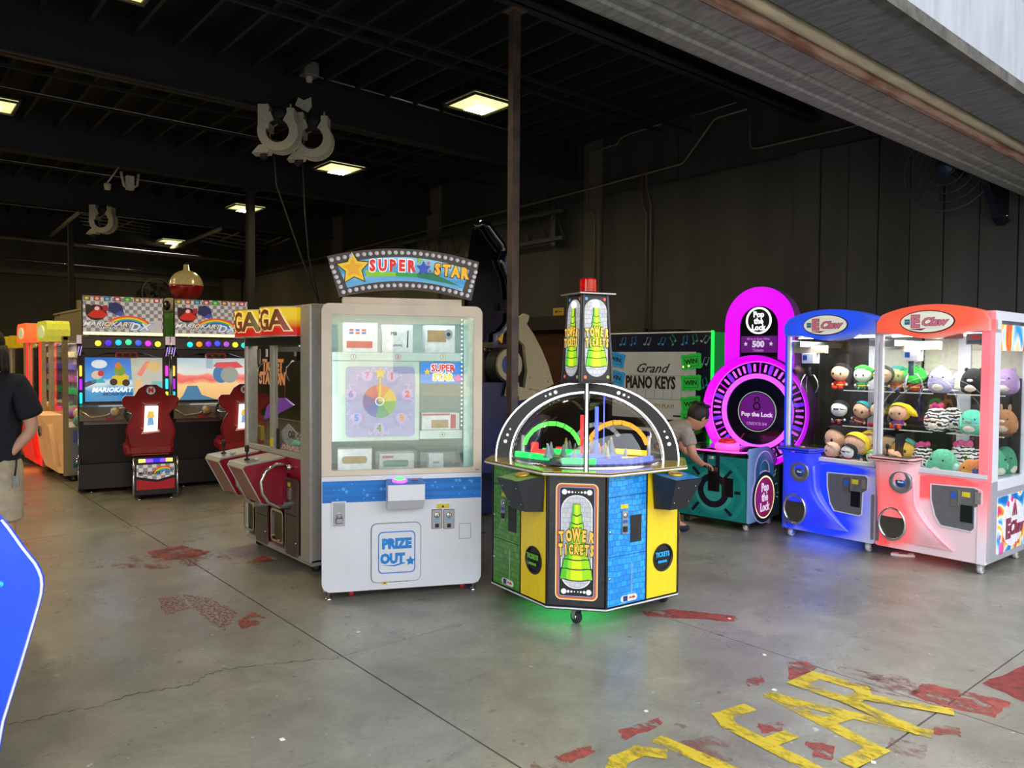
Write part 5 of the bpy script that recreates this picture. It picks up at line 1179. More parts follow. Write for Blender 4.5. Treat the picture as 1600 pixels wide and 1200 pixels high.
doll('black-haired doll behind the red crane console', *dpx(1392, 722, .5, Z0), .5, .27, '#16120f', style='plain', suit='#3a3a4a', turn=-10)
doll('peach-faced doll lying beside the red crane joystick', *dpx(1393, 730, .22, Z0), .22, .16, '#e0a888', style='plain', suit='#c05a3a', turn=-50)
doll('doll with a teal rainbow hood in the red crane lower corner', *dpx(1412, 722, .42, Z0), .42, .24, '#48a09a', face='#d8b04a', style='plain', suit='#6a3a5a')
def squish(lab, x, z, d, s, col, belly='#e9e2d2', style='ear', stripes=None, turn=0., w_=1.0, muz=None, mane=None, roll=0.):
    p = EC.world(x, d, z); t = thing('plush_animal', lab, 'toy', p, -91 + turn, 'round plush animals in the red crane')
    if roll: t.rotation_euler = (0, roll, R(-91 + turn))
    r_ = s * .46 * w_; m_ = fuzz(col)
    prof = [(.0001, 0), (.55, .01), (.86, .10), (1.0, .28), (.99, .48), (.86, .70), (.62, .88), (.32, .98), (.0001, 1.0)]
    b = B(); b.lathe([(q * r_, v * s) for q, v in prof], 24, Matrix.Diagonal((1, .85, 1, 1)), cap=False); bd = b.build('body', stripes or m_, t)
    B().ball((0, -r_ * .42, s * .27), (r_ * .62, r_ * .46, s * .23), 18, 10).build('belly', fuzz(belly), bd)
    for sx_ in (-1, 1):
        B().ball((sx_ * r_ * .42, -r_ * .71, s * .62), (r_ * .07, r_ * .06, r_ * .08), 8, 6).build('eye', EYE_M, bd)
        if style == 'ear': B().ball((sx_ * r_ * .55, 0, s * .93), (r_ * .18, r_ * .1, r_ * .2), 10, 6).build('ear', m_, bd)
        if style == 'tall': B().ball((sx_ * r_ * .35, 0, s * 1.06), (r_ * .14, r_ * .08, r_ * .34), 10, 6).build('ear', fuzz('#c9a08a'), bd)
        if style == 'fin': B().ball((sx_ * r_ * 1.05, 0, s * .10), (r_ * .42, r_ * .3, r_ * .12), 10, 6).build('fin', m_, bd)
        if style == 'wing': B().ball((sx_ * r_ * .98, -.01, s * .36), (r_ * .2, r_ * .26, r_ * .34), 10, 6).build('wing', fuzz('#a8dfe0'), bd)
    if style == 'fin': B().ball((0, 0, s * .98), (r_ * .16, r_ * .3, r_ * .22), 8, 6).build('fin', m_, bd)
    if muz: B().ball((0, -r_ * .74, s * .52), (r_ * .26, r_ * .16, r_ * .15), 12, 8).build('muzzle', fuzz(muz), bd)
    if mane:
        for q in range(6): B().ball((r_ * (-.35 + .14 * q), -.02 + .02 * (q % 2), s * .97 + .008 * (q % 3)), r_ * .24, 8, 6).build('mane_tuft', fuzz(mane), bd)
    return t
def zebra():
    m, n, l, b = node_mat('zebra_plush'); tc = n.new('ShaderNodeTexCoord'); wv = n.new('ShaderNodeTexWave'); wv.bands_direction = 'Z'; wv.inputs['Scale'].default_value = 11; wv.inputs['Distortion'].default_value = 6; wv.inputs['Detail'].default_value = 1.5; wv.inputs['Detail Scale'].default_value = 2
    l.new(tc.outputs['Object'], wv.inputs[0]); r_ = n.new('ShaderNodeValToRGB'); l.new(wv.outputs['Fac'], r_.inputs[0]); r_.color_ramp.interpolation = 'CONSTANT'; r_.color_ramp.elements[0].color = (.02, .02, .02, 1); r_.color_ramp.elements[1].color = (.85, .83, .82, 1); r_.color_ramp.elements[1].position = .42
    l.new(r_.outputs[0], b.inputs['Base Color']); b.inputs['Roughness'].default_value = .95; return m
ZEB = zebra()
squish('lavender plush whale with side fins, top shelf of the red crane', *dpx(1470, 603, .42, Z1), .42, .215, '#a8a4c8', style='fin')
squish('pale green plush peeking from behind the lavender whale', *dpx(1503, 603, .62, Z1), .62, .19, '#b8d8a8', style='none')
squish('black plush skunk with white blaze and cream belly, top shelf', *dpx(1521, 603, .42, Z1), .42, .21, '#17161a', style='ear', muz='#f0efea')
squish('purple plush cow with cream belly seen through the side window', 1.565, Z1, .66, .21, '#b092c4', style='ear', muz='#cdb2d8')
squish('striped black and white plush with pink mane, middle shelf', *dpx(1463, 672, .42, Z2), .42, .21, '#e8e8e8', style='none', stripes=ZEB, mane='#d83a86')
squish('striped plush half hidden behind the pink-maned one', *dpx(1488, 665, .62, Z2), .62, .20, '#e8e8e8', style='none', stripes=ZEB)
squish('mint green plush with cream belly on the middle shelf', *dpx(1519, 672, .40, Z2), .40, .20, '#5cc8a8', style='none', muz='#6a9aa0', w_=1.1)
squish('tan plush kangaroo with tall ears seen through the side window', 1.565, Z2, .66, .20, '#c08458', style='tall', belly='#ead8c0', muz='#f0e8dc')
squish('large mint plush with blue wings at the front of the lower pile', *dpx(1473, 735, .26, Z0), .26, .22, '#62b894', style='wing', w_=1.15, turn=-10)
squish('striped plush with pink mane lying at the back of the lower pile', *dpx(1505, 722, .5, Z0), .5, .25, '#e8e8e8', style='none', stripes=ZEB, mane='#e04a92', w_=1.1)
squish('striped plush at the left back of the lower pile by the console', *dpx(1442, 722, .45, Z0), .45, .22, '#e8e8e8', style='none', stripes=ZEB, mane='#d8508e')
squish('striped plush at the right back corner of the lower pile', *dpx(1528, 722, .55, Z0), .55, .22, '#e8e8e8', style='none', stripes=ZEB)
squish('orange-brown plush lying low at the right front of the pile', *dpx(1520, 735, .17, Z0), .17, .17, '#c8854a', style='none', w_=1.25, belly='#e8c8a0')
squish('teal green plush in profile behind the side window, lower pile', 1.52, Z0, .55, .235, '#5ab894', style='wing', w_=1.0, turn=60)
squish('darker green plush next to the teal one in the side window', 1.54, Z0, .76, .235, '#4aa07c', style='wing', w_=.9, turn=80)
for q, (x_, d_) in enumerate(((1.2, .7), (1.0, .72), (.45, .7), (.62, .72))):
    pass
# ================================================================ "Pop the Lock" game
def poplock():
    fr = Fr(6.289, 4.02, -84)
    t = thing('lock_game', 'teal game console with a tall magenta-lit padlock and slotted light wheel', 'arcade machine', fr.world(-.37, 0), -84); ox = .37   # origin at the front centre: shift x by +ox
    TEAL = mat('teal_laminate', '#0f8580', .4, noise=.06, scale=3); NAVY = mat('navy_print', '#0b1424', .45, noise=0); LT = mat('light_teal_print', '#3aa9a2', .4, noise=0); MID = mat('mid_teal_print', '#15938c', .4, noise=0)
    MAG = mat('magenta_light', '#d000f4', .4, emit=.95, ecol='#d400ff', noise=0); MAG2 = mat('magenta_ring', '#e66af4', .4, emit=.95, ecol='#d050f0', noise=0); PUR = mat('purple_screen', '#6a1a80', .3, emit=.3, ecol='#7a1c96', noise=0)
    BLU = mat('violet_blue_lamp', '#7a28ff', .3, emit=1.0, noise=0); BLK = mat('gloss_black_panel', '#141018', .15, noise=.1, coat=.4)
    LTX = mat('pale_lit_lettering', '#e8d8f4', .4, emit=.5, noise=0); PKE = mat('pink_lit_edge', '#ff5ad0', .4, emit=1.0, noise=0)
    x0, x1 = -.76 + ox, 0 + ox
    b = B(); b.side([(.02, .09), (.02, .735), (.60, .735), (.62, .09)], x0 + .01, x1 - .012); b.build('console_body', BLK, t)
    fp = B().box(x0, x1 - .02, 0, .02, .09, .70).build('front_panel', TEAL, t)
    B().box(x0, x1, -.012, .02, .70, .735).build('black_rail', BLK, t); B().box(x0, x1 + .002, -.002, .02, .075, .09).build('base_rail', BLK, t)
    P2 = lambda x, y: (lambda q: (q[0] + ox, q[1]))(fr.px(x, y, 0))
    cx, cz = P2(1114.5, 766)
    for r_, m_ in ((.34, MID), (.29, TEAL), (.235, MID), (.20, LT)):
        q = [(min(max(u, x0 + .005), x1 - .03), min(max(v, .095), .695)) for u, v in circ(cx, cz, r_, 40)]; B().prism(q, -.0015 - (.34 - r_) * .006, 0).build('ring_print', m_, fp)
    B().ring(circ(cx, cz, .165, 36), circ(cx, cz, .105, 36), -.006, 0).build('lock_ring_print', NAVY, fp)
    sx, sz = P2(1112, 725)
    arch = [(sx + .085 * cos(a), sz + .075 + .085 * sin(a)) for a in [pi * i / 12 for i in range(13)]]; arin = [(sx + .045 * cos(a), sz + .075 + .045 * sin(a)) for a in [pi * i / 12 for i in range(13)]]
    for i in range(12): B().prism([arch[i], arch[i + 1], arin[i + 1], arin[i]], -.006, 0).build('shackle_print', NAVY, fp)
    for s_ in (-1, 1): B().prism([(sx + s_ * .085, sz + .076), (sx + s_ * .045, sz + .076), (sx + s_ * .045, sz - .04), (sx + s_ * .085, sz - .04)], -.006, 0).build('shackle_print', NAVY, fp)
    a = P2(1107, 766); b_ = P2(1125, 729); kp = B().box(a[0], b_[0], -.012, 0, a[1], b_[1]).build('bill_acceptor', BLK, fp)
    for i in range(5): B().box(a[0] + .01 + i * .02, a[0] + .016 + i * .02, -.014, -.012, b_[1] - .05, b_[1] - .01).build('slot_mark', mat('amber_slot', '#8a7a3a', .4), kp)
    a = P2(1128, 775); b_ = P2(1146, 748); B().box(a[0], b_[0], -.008, 0, a[1], b_[1]).build('coin_box', BLK, fp)
    for (u, v, u2, v2) in ((1133, 747, 1143, 736), (1148, 770, 1157, 771), (1133, 795, 1143, 806), (1082, 796, 1092, 784), (1072, 764, 1083, 764), (1083, 729, 1093, 741)):
        p, q = P2(u, v), P2(u2, v2); d = Vector((q[0] - p[0], q[1] - p[1])); n_ = Vector((-d.y, d.x)).normalized() * .014
        B().prism([(p[0] + n_.x, p[1] + n_.y), (p[0] - n_.x, p[1] - n_.y), (q[0] - n_.x, q[1] - n_.y), (q[0] + n_.x, q[1] + n_.y)], -.006, 0).build('ray_print', NAVY, fp)
    B().lathe([(.012, 0), (.01, .008)], 12, Matrix.Translation((sx, -.006, sz + .07)) @ Matrix.Rotation(pi / 2, 4, 'X')).build('key_lock', CHROME, fp)
    B().box(sx - .02, sx + .02, -.01, 0, .665, .69).build('white_tag', WHITE, fp)
    ln = mat('seam_dark', '#0a3a3a', .6)
    B().box(x0 + .0, x1 - .05, -.001, 0, .30, .304).build('door_seam', ln, fp); B().box(x0 + .1, x1 - .1, -.001, 0, .60, .604).build('door_seam', ln, fp); B().box(cx - .2, cx - .196, -.001, 0, .12, .30).build('door_seam', mat('panel_white', '#e8e6f0', .4), fp)
    # right side panel with the padlock emblem
    prof = [(0, .085), (0, .765), (.03, .785), (.40, .785), (.44, .765), (.66, .60), (.66, .085)]
    def sidem():
        m, n, l, b_ = node_mat('teal_burst_print'); tc = n.new('ShaderNodeTexCoord'); sp_ = n.new('ShaderNodeSeparateXYZ'); l.new(tc.outputs['Object'], sp_.inputs[0])
        r_ = n.new('ShaderNodeValToRGB'); mr = n.new('ShaderNodeMapRange'); mr.inputs['From Max'].default_value = .66; l.new(sp_.outputs['Y'], mr.inputs[0]); l.new(mr.outputs[0], r_.inputs[0])
        e = r_.color_ramp.elements; e[0].color = srgb('#8fb4e0'); e[1].color = srgb('#0e3438'); e[1].position = .8; q = e.new(.35); q.color = srgb('#2a7f9a')
        l.new(r_.outputs[0], b_.inputs['Base Color']); b_.inputs['Roughness'].default_value = .35; return m
    sp = B().side(prof, x1 - .012, x1 + .004).build('side_panel', sidem(), t)
    T = lambda u: Matrix.Translation((x1 + .004 + u, .31, 0)) @ Matrix.Rotation(pi / 2, 4, 'Z')
    EM = mat('emblem_navy', '#14304e', .3, noise=.1); EM2 = mat('emblem_blue', '#2f6f9a', .3, noise=.05)
    n_ = 26; oc = circ(0, .305, .245, n_); 
    B().prism(circ(0, .305, .255, n_), -.006, 0, T(0)).build('emblem_edge', mat('lilac_line', '#c8a0e0', .3, emit=.2, noise=0), sp)
    B().prism(circ(0, .305, .245, n_), -.012, 0, T(0)).build('emblem_ring', EM, sp); B().prism(circ(0, .305, .205, n_), -.014, 0, T(0)).build('emblem_rim_light', mat('warm_rim_light', '#fff0b0', .3, emit=1.1, noise=0), sp)
    B().prism(circ(-.008, .305, .192, n_), -.017, 0, T(0)).build('emblem_disc', mat('crimson_disc', '#b02050', .25, emit=.25, noise=.15, scale=3, color2='#8a2a90', c2lo=.3, c2hi=.7), sp)
    sa = [pi * i / 16 for i in range(17)]
    def sh(ro, ri, th, m_, zz=.555):
        bb = B()
        for i in range(16): bb.prism([(ro * cos(sa[i]), zz + ro * sin(sa[i])), (ro * cos(sa[i + 1]), zz + ro * sin(sa[i + 1])), (ri * cos(sa[i + 1]), zz + ri * sin(sa[i + 1])), (ri * cos(sa[i]), zz + ri * sin(sa[i]))], -th, 0, T(0))
        for s_ in (-1, 1): bb.prism([(s_ * ro, zz), (s_ * ri, zz), (s_ * ri, .40), (s_ * ro, .40)], -th, 0, T(0))
        bb.build('emblem_shackle', m_, sp)
    sh(.195, .10, .006, mat('lilac_line', '')); sh(.185, .11, .010, EM2)
    for i, w0 in enumerate(('Pop', 'the', 'Lock')):
        o = text(w0, .115, LTX, sp, x1 + .024, .31 - .01, .40 - i * .095, rot=(0, 0, pi / 2), bold=.003, sx=.85)
    for i in range(30):
        a = i * .7; yy = .12 + .5 * ((i * .37) % 1); zz = .14 + .55 * ((i * .53) % 1)
        if (yy - .31) ** 2 + (zz - .305) ** 2 > .27 ** 2 and not (abs(yy - .31) < .2 and zz > .4) and zz < .60:
            o = B().box(-.002, 0, -.004, .004, -.022, .022).build('ray_print', mat('pale_ray', '#a8dce0', .3, emit=.1, noise=0), sp, loc=(x1 + .0065, yy, zz), rot=(math.atan2(yy - .31, zz - .35) * -1, 0, 0))
    # top deck
    dk = B().flat(rrect(x0 - .005, x1 - .02, -.06, .50, (.12, .12, .03, .03), 6), .742, .758).build('top_deck', mat('deck_print', '#2a1a2a', .15, noise=.3, scale=8, coat=.5), t)
    e_ = rrect(x0 - .005, x1 - .02, -.06, .50, (.12, .12, .03, .03), 6); B().tube([(u, v, .750) for u, v in e_], .009, 6, closed=True).build('deck_light_edge', PKE, dk)
    bx, _ = P2(1122, 690); T2 = Matrix.Translation((bx + .02, .14, .758))
    B().lathe([(.115, 0), (.115, .05), (.105, .058)], 28, T2).build('button_base', PKE, dk); B().lathe([(.085, .058), (.085, .075), (.06, .10), (.0001, .108)], 26, T2).build('big_button', mat('red_button', '#d0202a', .2, emit=.3, coat=.5), dk)
    for xx in (x0 + .06, x1 - .06):
        for yy in (.08, .55): caster(t, xx, yy, .085, .034, mat('white_caster', '') if xx > 0 else None)
    # ---- wheel and shackle behind the console
    d = .64; wx, wz, RR = -.235 + ox, 1.10, .60
    B().box(wx - .3, wx + .3, d + .05, d + .16, .02, 1.2).build('rear_cabinet', BLK, t)
    wh = B().prism(circ(wx, wz, .553, 60), d - .0, d + .04).build('wheel', mat('lilac_rim', '#8a4a9a', .3), t)
    B().ring(circ(wx, wz, .508, 60), circ(wx, wz, .498, 60), d - .014, d + .004).build('outer_light_ring', MAG2, wh); B().lathe([(.50, -d), (.562, -(d - .085)), (.567, -(d - .085))], 60, Matrix.Translation((wx, 0, wz)) @ Matrix.Rotation(pi / 2, 4, 'X'), cap=False).build('rim_light_cone', MAG, wh); B().lathe([(.567, -(d - .086)), (.571, -(d - .084)), (.571, -(d + .12))], 60, Matrix.Translation((wx, 0, wz)) @ Matrix.Rotation(pi / 2, 4, 'X'), cap=False).build('rim_shell', mat('plum_shell', '#3a1844', .3), wh)
    B().ring(circ(wx, wz, .498, 60), circ(wx, wz, .385, 60), d - .008, d).build('slot_band', BLK, wh)
    B().ring(circ(wx, wz, .385, 60), circ(wx, wz, .335, 60), d - .020, d).build('inner_light_ring', MAG2, wh)
    B().prism(circ(wx, wz, .335, 48), d - .006, d).build('dark_disc', mat('dark_disc_gloss', '#0c1226', .12, noise=.1, coat=.5), wh)
    B().ring(circ(wx, wz, .205, 40), circ(wx, wz, .198, 40), d - .014, d).build('thin_ring', mat('pale_green_ring', '#a8c8b0', .3, emit=.3, noise=0), wh)
    scn = B().prism(circ(wx, wz, .188, 40), d - .012, d).build('round_screen', PUR, wh)
    for i in range(48):
        a = 2 * pi * (i + .5) / 48
        if i % 8 == 7: ln_, wd, m_ = .055, .006, MAG
        elif i % 4 == 1: ln_, wd, m_ = .050, .019, BLU
        else: ln_, wd, m_ = .040, .0115, MAG2
        M = Matrix.Translation((wx, 0, wz)) @ Matrix.Rotation(-a, 4, 'Y')
        B().prism(rrect(-wd, wd, .442 - ln_, .442 + ln_, wd * .95, 3), d - .016, d - .004, M).build('light_slot', m_, wh)
    text('Pop the Lock', .062, LTX, scn, wx, d - .014, wz - .03, bold=.0018); text('CREDITS 3/4', .040, mat('dim_lilac', '#c890d8', .4, emit=.3, noise=0), scn, wx, d - .014, wz - .125, bold=.0008)
    B().ring(circ(wx, wz + .055, .042, 24), circ(wx, wz + .055, .026, 24), d - .015, d - .012).build('lock_icon', NAVY, scn)
    B().ring(rrect(wx - .028, wx + .028, wz + .09, wz + .15, .027, 4), rrect(wx - .016, wx + .016, wz + .09, wz + .138, .015, 4), d - .0145, d - .012).build('lock_icon', NAVY, scn)
    B().box(wx - .16, wx - .15, d - .008, d, wz - .3, wz - .22, Matrix.Translation((wx - .155, 0, wz - .26)) @ Matrix.Rotation(.6, 4, 'Y') @ Matrix.Translation((-(wx - .155), 0, -(wz - .26)))).build('red_pointer', mat('dim_red', '#8a2a2a', .3, emit=.3), wh)
    # shackle
    h = .375; zc = 2.36 - h; N = 24
    outer = [(wx + h, 1.35)] + [(wx + h * cos(pi * i / N), zc + h * sin(pi * i / N)) for i in range(N + 1)] + [(wx - h, 1.35)]
    r2 = .205; z2 = 2.165 - r2
    inner = [(wx + r2, 1.35)] + [(wx + r2 * cos(pi * i / N), z2 + r2 * sin(pi * i / N)) for i in range(N + 1)] + [(wx - r2, 1.35)]
    o = B().prism(outer, d + .01, d + .15).build('shackle', mat('lilac_rim', ''), t)
    hb = B(); n = len(outer); sh_o = [(wx + (u - wx) * .985, v - .003) for u, v in outer]
    vs = [(x, d - .002, z) for x, z in sh_o] + [(x, d - .002, z) for x, z in inner] + [(x, d + .01, z) for x, z in sh_o] + [(x, d + .01, z) for x, z in inner]; fs = []
    for i in range(n - 1): j = i + 1; fs += [(i, j, n + j, n + i), (i, 2 * n + i, 2 * n + j, j), (n + j, 3 * n + j, 3 * n + i, n + i)]
    hb.add(vs, fs); hb.build('shackle_light', MAG, o)
    ip = B().prism([(wx + (u - wx) * .985, v - .002) for u, v in inner], d + .0, d + .01).build('header_panel', BLK, o)
    px_ = lambda x, y: (lambda q: (q[0] + ox, q[1]))(fr.px(x, y, d))
    cz2 = px_(1182, 501)[1]
    B().ring(circ(wx, cz2, .135, 32), circ(wx, cz2, .118, 32), d - .008, d).build('white_ring', mat('white_ring_light', '#ffffff', .4, emit=1.6, noise=0), ip)
    B().prism(circ(wx, cz2, .117, 30), d - .003, d).build('sign_disc', mat('dark_green_disc', '#18241e', .3), ip)
    LW2 = mat('white_sign_lettering', '#ffffff', .4, emit=1.1, noise=0)
    for i, w0 in enumerate(('Pop', 'the', 'Lock')): text(w0, .082, LW2, ip, wx, d - .006, cz2 + .060 - i * .066, bold=.0026, sx=.9)
    zp0, zp1 = 1.695, px_(1182, 525)[1]
    vp = B().box(wx - .185, wx + .195, d - .004, d, zp0, zp1).build('price_panel', PUR, ip)
    text('80 In A Row Wins', .032, mat('dim_lilac', ''), vp, wx, d - .006, zp1 - .03, bold=.0006); text('500', .085, LTX, vp, wx, d - .006, zp1 - .085, bold=.004); text('Tickets', .040, mat('dim_lilac', ''), vp, wx, d - .006, zp1 - .145, bold=.001)
    for s_ in (-1, 1): B().prism(star(wx + s_ * .135, zp1 - .08, .024), d - .006, d - .003).build('star_print', LTX, vp)
poplock()
# ================================================================ "Grand PIANO KEYS"
def piano():
    fr = Fr(7.0, 6.45, -84); ox = -.71
    t = thing('piano_game', 'wide piano game with grey title screen, music note border and green light edge', 'arcade machine', fr.world(.71, 0), -84)
    NV = mat('night_blue_panel', '#10142e', .3, noise=.15, coat=.3); DK = mat('piano_black', '#0e0e12', .3, noise=.1, coat=.3)
    SC = mat('grey_lit_screen', '#a9adac', .3, emit=.10, noise=.05, scale=2, bump=0); GRE = mat('green_light', '#20ff48', .3, emit=1.6, noise=0); INK = MATS['black_print']
    NB = mat('note_blue', '#2a7aa8', .4, emit=.15, noise=0); NG = mat('note_green', '#3a8a5a', .4, emit=.15, noise=0); NP = mat('note_pale', '#7a9aa0', .4, emit=.1, noise=0)
    W = 1.42
    b = B(); b.box(ox, ox + W, .02, .75, .0, 1.93); b.build('cabinet', DK, t)
    f = B().box(ox, ox + W - .02, 0, .02, .90, 1.93).build('front_frame', NV, t)
    B().box(ox, ox + W, -.006, .02, 1.925, 1.94).build('top_trim', mat('white_edge', '#d8dce0', .4), t)
    B().box(ox + W - .012, ox + W + .004, -.02, .02, .5, 1.945).build('green_light_edge', GRE, t); B().box(ox + W, ox + W + .012, .02, .72, .1, 1.93).build('green_side', mat('green_side_panel', '#2aa04a', .4, emit=.25, noise=0), t)
    sx0, sx1, sz0, sz1 = ox + .07, ox + 1.215, .93, 1.71
    s = B().box(sx0, sx1, -.006, 0, sz0, sz1).build('screen', SC, t); xm = ox + .67
    text('Grand', .155, INK, s, xm - .05, -.008, 1.515, shear=.45, sx=1.1, bold=.001); text('PIANO KEYS', .195, INK, s, xm - .06, -.008, 1.345, bold=.007, sx=.64)
    B().box(xm - .38, xm + .40, -.008, -.006, 1.432, 1.437).build('gold_line', mat('gold_thin', '#8a7a4a', .4), s)
    for i in range(7): B().box(xm - .36 + i * .12, xm - .357 + i * .12, -.008, -.006, 1.17, 1.27).build('key_line', mat('grey_thin', '#6a6e70', .4), s)
    B().box(xm - .38, xm + .40, -.008, -.006, 1.16, 1.165).build('key_line', mat('grey_thin', ''), s)
    text('CREDITS TO PLAY!', .065, mat('gold_print_dim', '#9a8432', .4, noise=0), s, xm, -.008, 1.08, bold=.001); B().box(ox + .93, ox + 1.1, -.008, -.006, .965, .985).build('small_print', INK, s)
    def ticket(x, z, m_, rot, sc=1.):
        p = []
        for (u, v) in ((-.13, -.075), (-.1, -.09), (-.06, -.08), (0, -.09), (.06, -.08), (.1, -.09), (.13, -.075), (.12, 0), (.13, .075), (.1, .09), (.06, .08), (0, .09), (-.06, .08), (-.1, .09), (-.13, .075), (-.12, 0)): p.append((u * sc, v * sc))
        k = B().prism(p, -.008, 0).build('ticket_print', m_, s, loc=(x, -.006, z), rot=(0, rot, 0)); B().ring(rrect(-.09 * sc, .09 * sc, -.055 * sc, .055 * sc, .004, 1), rrect(-.086 * sc, .086 * sc, -.051 * sc, .051 * sc, .004, 1), -.0095, -.008).build('ticket_line', INK, k); text('WIN', .075 * sc, INK, k, 0, -.0095, 0, bold=.002)
    TG = mat('ticket_green', '#22a83a', .35, emit=.25, noise=0); TB = mat('ticket_blue', '#1d84c0', .35, emit=.2, noise=0)
    for i, z in enumerate((1.60, 1.36, 1.12, .95)): ticket(ox + 1.16, z, TG, -.12 + .06 * (i % 2))
    for i, z in enumerate((1.62, 1.40)): ticket(ox + .12, z, TB, .2)
    for (x, z, rt) in ((.35, 1.83, 0), (.55, 1.83, .3), (1.05, 1.83, 0), (1.18, 1.84, -.3), (.2, 1.83, .2), (.75, 1.83, .4), (1.31, 1.6, .3), (1.31, 1.35, -.3), (1.31, 1.85, .6), (1.31, 1.12, .2), (.9, 1.83, -.6)):
        m_ = random.choice((NB, NG, NP)); b = B(); b.tube([(0, 0, -.035), (0, 0, .05), (.05, 0, .065), (.05, 0, -.02)], .004, 5); b.ball((-.012, 0, -.037), (.017, .004, .012), 10, 6); b.ball((.038, 0, -.022), (.017, .004, .012), 10, 6)
        b.build('note_print', m_, f, loc=(ox + x, -.003, z), rot=(0, rt, 0))
    for i in range(8): B().box(ox + .1 + i * .16, ox + .102 + i * .16, -.002, 0, 1.74, 1.91).build('staff_line', mat('note_line', '#3a4a5a', .4), f)
    for (x, z) in ((1.06, 1.54), (1.13, 1.55)): B().ball((ox + x, -.012, z), .010, 10, 6).build('amber_bulb', mat('amber_bulb', '#ffd060', .3, emit=5, noise=0), s)
    # keyboard desk
    b = B(); b.side([(-.45, .62), (-.45, .78), (-.02, .86), (-.02, .62)], ox + .02, ox + W - .02); b.build('desk', DK, t)
    kb = B().box(ox + .1, ox + W - .1, -.42, -.15, .80, .82).build('key_bed', INK, t)
    me = None
    for i in range(12):
        if me is None: o = B().box(0, .095, -.42, -.15, .82, .835, bev=0).build('piano_key', WHITE, kb); me = o.data
        else: o = bpy.data.objects.new('piano_key', me); COL.objects.link(o); o.parent = kb
        o.location = (ox + .11 + i * .1, 0, 0)
    b = B(); b.box(ox + .1, ox + W - .1, -.38, .0, .0, .62); b.build('desk_base', DK, t)
    B().box(ox + .3, ox + .34, .3, .34, 1.94, 2.0).build('stub', DK, t); B().box(ox + .45, ox + .85, .2, .5, 1.94, 1.98).build('vent_box', DK, t)
piano()
